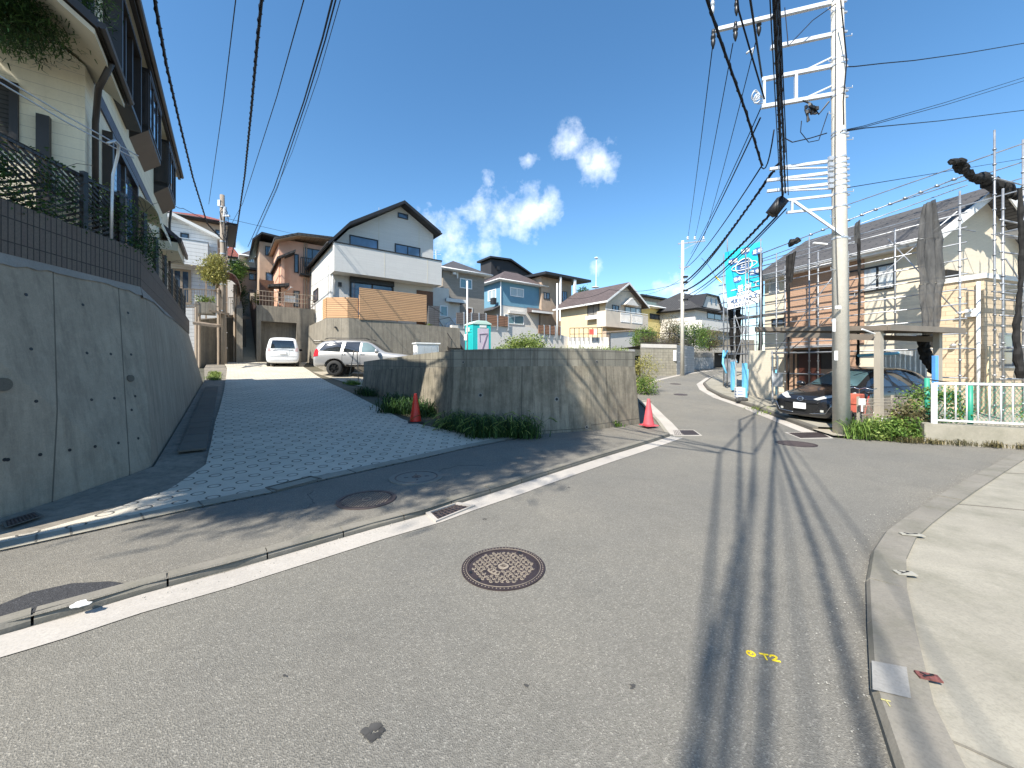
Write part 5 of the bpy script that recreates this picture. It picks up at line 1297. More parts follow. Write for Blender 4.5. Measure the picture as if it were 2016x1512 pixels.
def grey_house():
    fr,t=start('grey_house','taupe two-storey house with a white lower bay between the white and the blue house',957,33.5,3.6)
    # corner of interest is the right one: front runs left of it
    _,ze=fr.hv(957,545,0);u0=fr.hv(872,540,0)[0]
    g=MB();g.box((u0,0,-1.5),(-.2,6,ze));g.build('wall',M['grey_siding'],t)
    hip(fr,t,u0,-.2,0,6,ze,1.5,M['roof_grey'],oh=.5)
    w=M['white_metal']
    winp(fr,t,'F',0,905,547,929,570,w,M['glass_teal'],fw=.08)
    a=fr.hv(856,560,-.9)[0];b=fr.hv(903,560,-.9)[0];z=fr.hv(880,615,-.9)[1]
    zb=fr.hv(860,565,-1.2)[1];b1=fr.hv(884,600,-1.2)[0];a1=fr.hv(848,600,-1.2)[0]
    g=MB();g.box((a1,-1.2,-1.5),(b1,-.02,zb));g.build('balcony_block',M['offwhite'],t)
    zc=fr.hv(900,592,-.9)[1];b2=fr.hv(905,600,-.9)[0]
    g=MB();g.box((b1+.02,-.9,-1.5),(b2,-.02,zc -.2));g.build('entrance_bay',M['offwhite'],t)
    g=MB();g.prism([(b1 -.3,-1.35,zc -.2),(b1 -.3,0,zc -.2),(b1 -.3,0,zc+.35),(b1 -.3,-1.35,zc)],(b2 -b1+.7,0,0));pr=g.build('porch_roof',M['roof_grey'],t);g=MB();g.box((b1 -.35,-1.42,zc -.24),(b2+.45,-1.35,zc+.04));g.build('fascia',M['white_trim'],pr)
    winp(fr,t,'F',-1.2,866,601,881,624,w,M['glass_teal'],mull=0,fw=.08)
    winp(fr,t,'F',0,918,605,930,640,M['white_trim'],M['wood_door'],mull=0)
    g=MB();q,z=fr.hv(900,540,0);g.box((q -.05,-.1,z -.35),(q+.05,-.0,z+.3));g.box((q -.5,-.25,z -.1),(q -.2,0,z+.1));g.build('conduit',w,t)
    aerial(t,fr.W((u0 -.2)/2-1.2,3,ze+1.2),1.3)
def aerial(root,p,h,world=True,name='antenna'):
    m=MB();p=Vector(p);m.tube([p,p+Vector((0,0,h))],.03,5)
    for k,l in ((1,.8),(.85,.6),(.7,.9)):m.tube([p+Vector((-l/2,0,h*k)),p+Vector((l/2,.1,h*k))],.015,4)
    m.tube([p+Vector((0,-.5,h*.92)),p+Vector((0,.5,h*.92))],.015,4)
    m.build(name,M['white_metal'],root,world=world)
grey_house()

def canopy_house():
    fr,t=start('dark_roof_house','grey house with a deep flat dark roof and white posts behind the blue house',1128,46,5.2)
    h=fr.hv;a,z=h(1058,548,0);b,z2=h(1148,560,0);zt=h(1100,551,0)[1]
    u0=h(1066,560,0)[0];u1=h(1147,560,0)[0]
    g=MB();g.prism([(u0 -.6,-1.4,zt),(u1,-1.4,zt -.0),(u1,5,zt+.3),(u0 -.6,5,zt+.3)],(0,0,.28));g.build('roof',M['roof_dark'],t)
    a2=h(1085,590,0)[0];b2=h(1125,590,0)[0];g=MB();g.box((u0,0,-2),(b2,4.8,zt+.05));g.build('wall',M['tan_wall'],t)
    for px in (1104,1131,1133):q=h(px,600,-1.3)[0];g=MB();g.box((q -.09,-1.35,1.2),(q+.09,-1.17,zt));g.build('post',M['white_metal'],t)
    winp(fr,t,'F',0,1107,573,1116,595,M['black_metal'],M['glass_blue'],mull=1);winp(fr,t,'F',0,1070,575,1082,590,M['black_metal'],M['glass'],mull=1)
    g=MB();g.box((b2+.02,.5,-1),(h(1136,600,0)[0],4,h(1120,592,0)[1]));g.build('side_block',M['black_siding'],t)
canopy_house()

def beige_house():
    fr,t=start('beige_house','beige two-storey house with a front gable and a cream balcony',1193,36,3.5)
    h=fr.hv;_,ze=h(1194,588,0);u1=h(1262,590,0)[0];ua,zp=h(1235,566,-.4);v1=fr.hu(1104,620,0)[0]
    ze=ze -.05;dep=v1
    g=MB();g.box((0,0,-2),(u1,dep,ze));g.build('wall',M['beige_wall'],t)
    zr=ze+(u1/2)*.62
    ro,gm=gable_v(fr,t,0,u1,0,dep,ze,zr,M['roof_brown'],oh=.6,trim=M['white_trim']);gm.build('gable_wall',M['beige_wall2'],t)
    g=MB();g.box((.02,-.03,ze -2.6),(u1,-.002,ze));g.build('upper_front',M['beige_wall2'],t)
    # balcony
    zt=h(1210,613,-1.1)[1];zb=h(1210,644,-1.1)[1];a=h(1193,630,-1.1)[0];b=h(1276,630,-1.1)[0]
    g=MB();g.box((a,-1.1,zb),(b,-.98,zt));g.box((a,-.98,zb),(a+.12,-.03,zt));g.box((b -.12,-.98,zb),(b,-.03,zt));g.box((a+.12,-.98,zb),(b -.12,-.03,zb+.15));bal=g.build('balcony',M['beige_wall2'],t)
    for (x0,x1) in ((1222,1240),(1244,1264)):
        q0=h(x0,620,-1.1)[0];q1=h(x1,620,-1.1)[0];z0,z1=zb+.55,zt -.06
        g=MB();g.box((q0,-1.13,z0),(q1,-1.101,z0+.06));g.box((q0,-1.13,z1 -.06),(q1,-1.101,z1));n=9
        for k in range(n+1):q=q0+(q1 -q0)*k/n;g.box((q -.025,-1.125,z0),(q+.025,-1.101,z1))
        g.build('grille',M['white_metal'],bal)
    g=MB();g.tube([(a,-1.04,zt+.12),(b,-1.04,zt+.12)],.03,5);g.build('handrail',M['white_metal'],bal)
    w=M['white_metal']
    winp(fr,t,'F',-.03,1205,600,1218,620,M['black_metal'],M['glass'],fw=.06);winp(fr,t,'F',-.03,1230,603,1262,622,M['black_metal'],M['glass_curtain'],mull=2)
    winp(fr,t,'L',0,1157,601,1180,622,M['black_metal'],M['shutter'],mull=1)
    v0,z0=fr.hu(1153,628,-.4);v1_,_=fr.hu(1190,620,-.4);g=MB();g.box((-.45,min(v0,v1_),z0 -.1),(0,max(v0,v1_),z0+.28));g.build('window_canopy',M['white_trim'],t)
    # small pediment in the front
    c=h(1245,592,-.6)[0];g=MB();zz=h(1245,601,-.6)[1];g.prism([(c -1.1,-.62,zz),(c+1.1,-.62,zz),(c,-.62,zz+.75)],(0,.58,0));g.build('pediment',M['offwhite'],t)
    g=MB();g.tube([(-.08,-.08,ze),(-.08,-.08,-.5)],.05,6);g.build('downpipe',M['offwhite'],t)
    # lower garden wall and pillar
    g2=thing('garden_wall','cream garden wall under the balcony of the beige house','wall',tuple(fr.W(1,-1.6,-2)),AL);m=MB()
    a,zt2=h(1202,656,-1.6);b,zt3=h(1250,652,-1.6);pt=lambda u,v,z:fr.W(u,v,z)
    m.prism([pt(a,-1.6,-3),pt(b,-1.6,-3),pt(b,-1.6,zt3),pt(a,-1.6,zt2)],tuple(fr.v*.3));m.build('face',M['offwhite'],g2,world=True)
    m=MB();q=h(1197,655,-1.7)[0];m.prism([pt(q -.25,-1.7,-3),pt(q+.2,-1.7,-3),pt(q+.2,-1.7,zt2+.15),pt(q -.25,-1.7,zt2+.15)],tuple(fr.v*.4));m.build('pillar',M['tan_wall'],g2,world=True)
    m=MB();m.prism([pt(q -.3,-1.75,zt2),pt(b,-1.75,zt3+.05),pt(b,-1.75,zt3+.15),pt(q -.3,-1.75,zt2+.12)],tuple(fr.v*.5));m.build('coping',M['tan_wall'],g2,world=True)
    aerial_t=thing('antenna_mast','tall thin antenna mast with a satellite dish behind the beige house','antenna',tuple(P(1172,580,44)));p=P(1173,585,44);q=P(1174,508,44)
    m=MB();m.tube([p,q],.035,5);m.build('mast',M['white_metal'],aerial_t,world=True)
    m=MB();m.lathe(P(1172,566,43.8),[(.02,-.02),(.45,.0),(.43,.04),(.02,.02)],20);o=m.build('dish',M['white_metal'],aerial_t,world=True)
    m=MB();m.ell(q,(.22,.22,.12));m.build('tip',M['white_metal'],aerial_t,world=True)
    # red and white laundry on a rail
    t2=thing('towel','red and white towel hung on the rail left of the beige house garden wall','towel',tuple(P(1165,655,31)));m=MB();a,b=P(1160,648,31),P(1169,648,31);m.prism([a,b,b -Vector((0,0,.45)),a -Vector((0,0,.45))],(0,.03,0));m.build('red_cloth',basic('red_cloth',(.6,.08,.06),.8),t2,world=True)
    m=MB();a,b=P(1169.3,648,31),P(1175,648,31);m.prism([a,b,b -Vector((0,0,.45)),a -Vector((0,0,.45))],(0,.03,0));m.build('white_cloth',M['white_trim'],t2,world=True)
    t2=thing('yard_railing','thin dark yard railing on a white wall in front of the beige house','railing',tuple(P(1150,660,31.3)));m=MB()
    a,b=P(1122,646,31.3),P(1185,645,31.3);m.tube([a,b],.03,5);m.tube([a -Vector((0,0,.5)),b -Vector((0,0,.5))],.02,4)
    for k in range(8):p=a.lerp(b,k/7);m.tube([p,p -Vector((0,0,1.1))],.025,4)
    m.build('rails',M['black_metal'],t2,world=True)
    t2=thing('yard_retaining_wall','low white wall in front of the beige house, below the yard railing','wall',tuple(P(1150,680,31.5)),0);m=MB();m.prism([P(1118,700,31.5),P(1200,700,31.5),P(1198,664,31.5),P(1118,664,31.5)],(.3,2,0));m.build('face',M['offwhite'],t2,world=True)
beige_house()

def green_roof_house():
    fr,t=start('yellow_house','yellow house with a grey-green hip roof right of the beige house',1320,44,4.5)
    h=fr.hv;_,ze=h(1320,612,0);u0=h(1262,612,0)[0];u1=h(1366,615,0)[0]
    g=MB();g.box((u0,0,-2.5),(u1,6,ze));g.build('wall',M['yellow_wall'],t);hip(fr,t,u0,u1,0,6,ze,1.5,M['roof_green'],oh=.6)
    for (x0,y0,x1,y1) in ((1279,617,1305,631),(1334,620,1365,634)):winp(fr,t,'F',0,x0,y0,x1,y1,M['black_metal'],M['glass'],mull=2)
    a=h(1276,640,-1)[0];b=h(1300,640,-1)[0];g=MB();g.box((a,-1,h(1280,652,-1)[1]),(b,-.02,h(1280,634,-1)[1]));g.build('balcony',M['yellow_wall'],t)
    a=h(1345,640,-1)[0];b=h(1372,640,-1)[0];g=MB();g.box((a,-1,h(1350,655,-1)[1]),(b,-.02,h(1350,637,-1)[1]));g.build('balcony',M['yellow_wall'],t)
    g=MB();g.box((h(1311,620,-.3)[0],-.3,-1),(h(1326,620,-.3)[0],0,ze -.2));g.build('bay',M['yellow_wall'],t)
    fr,t=start('dark_box_house','brown-grey house with a flat sloping roof seen behind the beige gable',1310,58,8);h=fr.hv
    a,z=h(1262,585,0);b,z2=h(1315,593,0);g=MB();g.box((a,0,-3),(b,5,z2));g.build('wall',M['tan_wall'],t);g=MB();g.prism([(a -.5,-.5,z+.1),(b+.5,-.5,z2+.05),(b+.5,-.5,z2+.3),(a -.5,-.5,z+.35)],(0,6,0));g.build('roof',M['roof_dark'],t)
    fr,t=start('tiled_house','white house with a dark tiled hip roof at the far right bend',1378,40,3.9);h=fr.hv
    _,ze=h(1380,611,0);u1=h(1436,611,0)[0]+2.5;g=MB();g.box((-1.0,0,-2),(u1,7,ze));g.build('wall',M['offwhite'],t);hip(fr,t,-1.0,u1,0,7,ze,2.7,M['roof_tile'],oh=.6,trim=M['roof_dark'])
    winp(fr,t,'F',0,1392,614,1420,631,M['black_metal'],M['glass'],mull=1)
    a=h(1382,640,-1)[0];zt=h(1400,632,-1)[1];zb=h(1400,650,-1)[1];g=MB();g.box((a,-1,zb),(u1,-.88,zt));g.box((a,-.88,zb),(a+.12,-.02,zt));g.box((a+.12,-.88,zb),(u1,-.02,zb+.15));g.build('balcony',M['offwhite'],t)
    c=h(1408,600,-.7)[0];z=h(1408,604,-.7)[1];w2=2.2;g=MB();g.prism([(c -w2,-.3,z -.1),(c+w2,-.3,z -.1),(c+w2 -.9,-.3,z+1.2),(c -w2+.9,-.3,z+1.2)],(0,2.2,0));dm=g.build('dormer',M['offwhite'],t)
    g=MB();g.prism([(c -w2 -.2,-.5,z -.15),(c -w2+.8,-.5,z+1.35),(c+w2 -.8,-.5,z+1.35),(c+w2+.2,-.5,z -.15),(c+w2,-.5,z -.15),(c+w2 -.9,-.5,z+1.2),(c -w2+.9,-.5,z+1.2),(c -w2,-.5,z -.15)],(0,2.4,0));g.build('dormer_roof',M['roof_dark'],dm)
    for px in (1399,1408):a=h(px,596,-.3)[0];g=MB();g.box((a,-.34,z+.35),(a+.28,-.3,z+.95));g.build('window',M['glass'],dm)
green_roof_house()

def left_houses():
    f=Fr(0,0,0,AL)
    # white lap-sided house
    s=29.5;fr=Fr(*sc2w(s,0),3.2,AL);t=fr.root('white_sided_house','white lap-sided house with a low balcony left of the utility pole','house');h=fr.hv
    a=h(296,480,0)[0];b,_=h(428,520,0);zr,ze=h(352,428,0)[1],h(428,470,0)[1];ur=h(340,430,0)[0]
    g=MB();g.prism([(a,0,-1.5),(b,0,-1.5),(b,0,ze),(ur,0,zr),(a,0,zr -.6)],(0,7,0));g.build('wall',M['white_lap'],t)
    g=MB();g.prism([(a,-.4,zr -.5),(ur,-.4,zr+.12),(b+.35,-.4,ze -.02),(b+.35,-.4,ze -.18),(ur,-.4,zr -.08),(a,-.4,zr -.7)],(0,7.6,0));g.build('roof',M['white_trim'],t)
    a2=h(318,470,-1)[0];b2=h(409,470,-1)[0];zt=h(409,477,-1)[1];zb=h(409,525,-1)[1]
    g=MB();g.box((a2,-1,zb),(b2,-.02,zt));bal=g.build('balcony',M['white_lap'],t);g=MB();g.box((a2,-1.03,zt),(b2+.03,.0,zt+.05));g.build('coping',M['galv'],bal)
    winp(fr,t,'F',0,355,458,372,478,M['black_metal'],M['glass'],mull=0)
    winp(fr,t,'F',0,338,528,376,600,M['beige_metal'],M['glass'],mull=1,fw=.12)
    g=MB();g.box((b2 -.12,-.95,-.5),(b2 -.04,-.87,zb));g.build('post',M['beige_metal'],t)
    t2=thing('hanging_cloth','pale blue cloth hanging in the doorway of the white lap-sided house','cloth',tuple(P(360,545,23)));m=MB();p0=P(346,535,22.9);p1=P(372,536,22.9);n=14;vs=[]
    for k in range(n+1):
        q=p0.lerp(p1,k/n)+Vector((0,.04*math.sin(k*1.1),0));vs+=[q,q+Vector((0,.02,-.62+.05*math.sin(k*.5)))]
    m.add(vs,[(2*i,2*i+1,2*i+3,2*i+2) for i in range(n)]);m.build('fabric',basic('blue_cloth',(.22,.36,.55),.9),t2,True,world=True)
    # red-roofed house behind
    fr=Fr(*sc2w(38,0),5,AL);t=fr.root('red_roof_house','cream house with a low red roof behind the left utility pole','house');h=fr.hv
    a=h(335,440,0)[0];b=h(448,460,0)[0];ze=h(420,440,0)[1]
    g=MB();g.box((a,0,-2),(b,6,ze));g.build('wall',M['tan_wall'],t);hip(fr,t,a,b,0,6,ze,1.05,M['roof_red'],oh=.6,trim=M['roof_dark'])
    winp(fr,t,'F',0,424,452,436,480,M['black_metal'],M['glass'],mull=0)
    # small houses up the stairs
    fr=Fr(*sc2w(46,0),7,AL);t=fr.root('grey_gable_house','pale grey house with a low dark roof at the top of the long stairs','house');h=fr.hv
    a=h(482,520,0)[0];b=h(512,520,0)[0];ze=h(500,508,0)[1];g=MB();g.box((a,0,-3),(b,5,ze));g.build('wall',M['tan_wall'],t);hip(fr,t,a,b,0,5,ze,1.0,M['roof_grey'],oh=.4)
    winp(fr,t,'F',0,490,507,500,517,M['white_metal'],M['glass_curtain']);winp(fr,t,'F',0,490,528,505,548,M['black_metal'],M['glass'])
    fr=Fr(*sc2w(52,0),8,AL);t=fr.root('red_tiled_house','small dark red roofed house right behind the left utility pole top','house');h=fr.hv
    a=h(444,520,0)[0];b=h(466,520,0)[0];ze=h(455,508,0)[1];g=MB();g.box((a,0,-3),(b,5,ze));g.build('wall',M['offwhite'],t);hip(fr,t,a,b,0,5,ze,1.6,M['roof_red'],oh=.4,trim=M['roof_dark'])
    fr=Fr(*sc2w(40,0),6,AL);t=fr.root('terrace_house','grey stepped house front with a dark window above the stairs','house');h=fr.hv
    a=h(470,560,0)[0];b=h(514,560,0)[0];ze=h(490,532,0)[1];g=MB();g.box((a,0,-3),(b,4,ze));g.build('wall',M['tan_wall'],t);winp(fr,t,'F',0,490,538,510,553,M['black_metal'],M['glass'])
    g=MB();g.box((a -.2,-.5,ze),(b+.2,4.2,ze+.18));g.build('roof',M['roof_grey'],t);g=MB();g.box((a,-.8,-2),(b -.8,-.02,.4));g.build('porch',M['offwhite'],t)
    # pink house
    fr=Fr(*sc2w(31.4,0),5.3,AL);t=fr.root('pink_house','salmon pink house with wide wooden eaves above the white van','house');h=fr.hv
    u0=h(549,560,0)[0];u1=h(640,560,0)[0];ze=h(580,475,0)[1]
    g=MB();g.box((u0,0,-.6),(u1,7,ze));g.build('wall',M['pink_wall'],t)
    g=MB();g.prism([(u0 -.35,-.9,ze -.35),(u0+1.1,-.9,ze+.25),(u1+.6,-.9,ze+.45),(u1+.6,-.9,ze+.6),(u0+1.1,-.9,ze+.42),(u0 -.35,-.9,ze -.2)],(0,8.5,0));ro=g.build('roof',M['roof_tile'],t)
    g=MB();g.prism([(u0 -.3,-.85,ze -.40),(u0+1.1,-.85,ze+.20),(u1+.5,-.85,ze+.38),(u1+.5,-.85,ze+.44),(u0+1.1,-.85,ze+.25),(u0 -.3,-.85,ze -.35)],(0,8.3,0));g.build('wood_soffit',M['wood_soffit'],ro)
    winp(fr,t,'F',0,597,487,632,530,M['black_metal'],M['glass'],mull=1);winp(fr,t,'F',0,579,500,588,538,M['black_metal'],M['glass'],mull=0)
    winp(fr,t,'F',0,578,572,590,605,M['black_metal'],M['glass'],mull=0)
    a,z=h(592,535,-.7);b,_=h(640,520,-.7);z0=h(600,508,-.7)[1];g=MB();g.box((a,-.7,z -.2),(b,-.02,z -.08));n=14
    for k in range(n):q=a+(b -a)*k/(n -1);g.box((q -.02,-.7,z -.1),(q+.02,-.66,z0))
    g.box((a,-.72,z0),(b,-.64,z0+.05));g.build('balcony',M['black_metal'],t)
    g=MB();g.tube([(u0+1.6,-.08,ze),(u0+1.6,-.08,0)],.05,6);g.tube([(u0+1.75,-.08,ze),(u0+1.75,-.08,0)],.04,6);g.build('downpipe',M['tan_wall'],t)
    # its lower wing with entrance
    a=h(520,560,-.6)[0];b=u0+.1;zt=h(540,500,-.6)[1]
    g=MB();g.box((a+1.2,-.6,-.6),(b -.02,5,zt));g.build('entrance_wing',M['pink_wall'],t)
    g=MB();g.prism([(a+.7,-1.2,zt -.45),(b+.8,-1.2,zt+.25),(b+.8,-1.2,zt+.4),(a+.7,-1.2,zt -.3)],(0,6,0));g.build('wing_roof',M['roof_tile'],t)
    zt2=h(540,558,-1)[1];g=MB();g.prism([(a+.2,-1.3,zt2 -.3),(b+.4,-1.3,zt2 -.1),(b+.4,-1.3,zt2+.1),(a+.2,-1.3,zt2 -.15)],(0,1.3,0));pr=g.build('porch_roof',M['roof_tile'],t)
    g=MB();g.box((b -1.3,-.66,-.4),(b -.45,-.61,2));g.build('door',M['wood_door'],t)
    fr=Fr(*sc2w(35.5,0),5.8,AL);t=fr.root('brown_eaved_house','tan house with a dark sloping roof behind the pink house, right of the stairs','house');h=fr.hv
    a=h(511,520,0)[0];b=h(562,520,0)[0];ze=h(530,478,0)[1]
    g=MB();g.box((a,0,-2),(b,6,ze));g.build('wall',M['tan_wall'],t)
    g=MB();g.prism([(a -.5,-.8,ze -.1),(a+.1,-.8,ze+.55),(b+.8,-.8,ze+.35),(b+.8,-.8,ze+.2),(a+.1,-.8,ze+.4),(a -.5,-.8,ze -.25)],(0,7.4,0));g.build('roof',M['roof_dark'],t)
    winp(fr,t,'F',0,522,484,538,505,M['black_metal'],M['glass'],mull=2);winp(fr,t,'F',0,523,536,548,556,M['black_metal'],M['glass_blue'],mull=1)
    g=MB();q=h(521,520,-.5)[0];g.box((q,-.6,-1),(q+.6,-.02,.8));g.build('porch',M['tan_wall'],t)
left_houses()

def slat_fences():
    fr=Fr(*P(1034,640,29)[:2],0,AL);h=fr.hv
    def seg(x0,x1,yt0,yt1,yb0,yb1,mat,n,root):
        a,b=h(x0,650,0)[0],h(x1,650,0)[0]
        for k in range(n):
            ua,ub=a+(b -a)*k/n,a+(b -a)*(k+1)/n
            f=lambda q,y0,y1:h(x0+(x1 -x0)*q,y0+(y1 -y0)*q,0)[1]
            m=MB();m.prism([fr.W(ua+.04,0,f(k/n,yb0,yb1)),fr.W(ub -.04,0,f((k+1)/n,yb0,yb1)),fr.W(ub -.04,0,f((k+1)/n,yt0,yt1)),fr.W(ua+.04,0,f(k/n,yt0,yt1))],tuple(fr.v*.06));m.build('slat_panel',mat,root,world=True)
            m=MB();m.prism([fr.W(ub -.04,-.02,f((k+1)/n,yb0,yb1)-.3),fr.W(ub+.04,-.02,f((k+1)/n,yb0,yb1)-.3),fr.W(ub+.04,-.02,f((k+1)/n,yt0,yt1)+.05),fr.W(ub -.04,-.02,f((k+1)/n,yt0,yt1)+.05)],tuple(fr.v*.1));m.build('post',M['galv'],root,world=True)
    t=thing('slat_fence','grey-brown horizontal slat fence behind the black steel stairs','fence',tuple(fr.W(-4,0,3.5)));seg(898,957,615,618,638,641,M['grey_slat'],4,t)
    t=thing('slat_fence','reddish brown slat fence right behind the portable toilet','fence',tuple(fr.W(-2,0,3.5)));seg(957.5,1001,619,623,641,643,M['brown_slat'],2,t)
    t=thing('slat_fence','long brown slat fence in front of the blue house door','fence',tuple(fr.W(2,0,3)));seg(1060,1104,640,643,656,660,M['brown_slat'],4,t)
    t=thing('retaining_wall','low white retaining wall under the slat fences, right of the portable toilet','wall',tuple(fr.W(0,.1,1.8)),AL)
    a,b=h(890,650,.12)[0],h(1120,650,.12)[0];m=MB();m.prism([fr.W(a,.12,1),fr.W(b,.12,1),fr.W(b,.12,h(1104,662,.12)[1]),fr.W(h(1040,640,.12)[0],.12,h(1040,644,.12)[1]),fr.W(a,.12,h(890,640,.12)[1])],tuple(fr.v*.3));m.build('face',M['offwhite'],t,world=True)
slat_fences()

def far_walls():
    # grey block yard wall at the bend
    cor=P(1332,738,28.3);t=thing('block_wall','grey concrete block wall around the raised garden at the bend','wall',(cor.x,cor.y,.6))
    zt=P(1332,679,28.3).z;l=P(1262,744,26.2);r=P(1367,733,31.5);lt=P(1275,681,28.5)
    m=MB();lf=Vector((P(1262,740,27.0).x,27.0,0));
    m.prism([(lf.x,lf.y,-.2),(cor.x,cor.y,-.2),(cor.x,cor.y,zt),(lf.x,lf.y,zt)],(.05,.3,0));m.build('front_face',M['block_old'],t,world=True)
    m=MB();m.prism([(cor.x+.02,cor.y,-.2),(r.x,r.y,-.2),(r.x,r.y,zt),(cor.x+.02,cor.y,zt)],(-.3,.3,0));m.build('side_face',M['block_grey'],t,world=True)
    m=MB();m.prism([(lf.x,lf.y -.03,zt -.25),(cor.x,cor.y -.03,zt -.25),(cor.x,cor.y -.03,zt+.02),(lf.x,lf.y -.03,zt+.02)],(.05,.34,0));m.build('cap',M['offwhite'],t,world=True)
    q=P(1328,700,28.2);m=MB();m.obox((q.x,q.y -.04,q.z),(.22,.03,.8));m.build('notice_plate',M['white_metal'],t,world=True)
    t=thing('garden_railing','dark brown vertical-bar railing on the grey block wall at the bend','railing',(cor.x,cor.y,zt));m=MB()
    pts=[Vector((lf.x,lf.y+.15,zt)),Vector((cor.x -.1,cor.y+.15,zt)),Vector((r.x -.2,r.y,zt))]
    for a,b in zip(pts,pts[1:]):
        for z in (.12,.85):m.tube([a+Vector((0,0,z)),b+Vector((0,0,z))],.025,5)
        n=int((b -a).length/.14)
        for k in range(n+1):p=a.lerp(b,k/n);m.tube([p,p+Vector((0,0,.88 if k%9 else 1.0))],.012,4)
    m.build('rails',M['dark_brown'],t,world=True)
    m=MB();m.add([(lf.x,lf.y+.3,zt -.1),(cor.x,cor.y+.3,zt -.1),(r.x -.2,r.y+.3,zt -.1),(r.x -1,r.y+6,zt -.1),(lf.x,lf.y+6,zt -.1)],[(0,1,2,3,4)]);m.build('soil_bed',M['soil'],bpy.data.objects[t.name] if False else [o for o in bpy.data.objects if o.name.startswith('block_wall')][0],world=True)
    # whitish wall further right and garage opening
    t=thing('block_wall','pale block wall beside the dark garage opening far up the road','wall',tuple(P(1385,725,36)));a,b=P(1367,730,35),P(1404,725,36.5);zt2=P(1385,704,36).z
    m=MB();m.prism([(a.x,a.y,0),(b.x,b.y,0),(b.x,b.y,zt2),(a.x,a.y,zt2)],(.1,.4,0));m.build('lower_face',M['block_grey'],t,world=True);m=MB();m.prism([(a.x,a.y+.1,zt2),(b.x,b.y+.1,zt2),(b.x,b.y+.1,P(1385,694,36).z),(a.x,a.y+.1,P(1385,694,36).z)],(.1,.2,0));m.build('upper_face',M['ret_cap'],t,world=True)
    fr=Fr(*P(1404,725,36.8)[:2],P(1404,722,36.8).z,R(12));t=fr.root('garage','concrete garage with a dark opening far up the road','garage');h=fr.hv;w=h(1450,700,0)[0];zz=h(1410,694,0)[1];zt3=h(1410,684,0)[1]
    g=MB();g.box((0,0,zz),(w,4,zt3));g.box((0,0,-.5),(.12,4,zz));g.box((w,0,-.5),(w+1.5,4,zt3));g.box((0,3.8,-.5),(w,4,zz));g.build('walls',M['ret_cap'],t)
    g=MB();g.box((.13,1.2,-.4),(w -.02,1.25,zz));g.build('shutter',M['black'],t)
    g=MB();g.box((-6,4.2,-.5),(9,4.6,3.0));g.build('back_wall',M['ret_dark'],t)
    bush('garden_tree','rounded bright green garden tree on the grey block wall, left end','tree',tuple(P(1268,665,30)),(1.0,.9,.72),M['leaf_mid'],n=2800,ls=.12,clumps=60,seed=41)
    bush('garden_tree','sparse brownish garden tree in front of the yellow house','tree',tuple(P(1317,645,31)),(.85,.8,.9),M['leaf_brown'],n=1500,ls=.10,clumps=50,seed=42,trunk=.8)
    bush('garden_tree','large dark green garden tree right of the far utility pole','tree',tuple(P(1365,662,33)),(1.25,1.1,1.1),M['leaf_mid'],n=4200,ls=.13,clumps=90,seed=43)
    bush('garden_tree','yellowish round garden tree above the far garage wall','tree',tuple(P(1397,668,34.5)),(.95,.9,1.1),M['leaf_brown'],n=3000,ls=.12,clumps=80,seed=44)
    bush('hedge','low clipped hedge behind the brown railing at the bend','hedge',tuple(P(1305,672,29.3)),(2.1,.5,.38),M['leaf_brown'],n=2600,ls=.09,clumps=80,seed=45)
    bush('shrub','small dark shrub in the garden between the two trees at the bend','shrub',tuple(P(1337,655,32)),(.9,.7,.8),M['leaf_dark'],n=2000,ls=.11,clumps=50,seed=46)
    bush('palm_tree','distant dark tree top above the roof behind the beige house','tree',tuple(P(1150,578,60)),(1.3,1.2,.9),M['leaf_dark'],n=900,ls=.25,clumps=40,seed=47)
    # far low block wall on the left kerb in front of the shrub
far_walls()
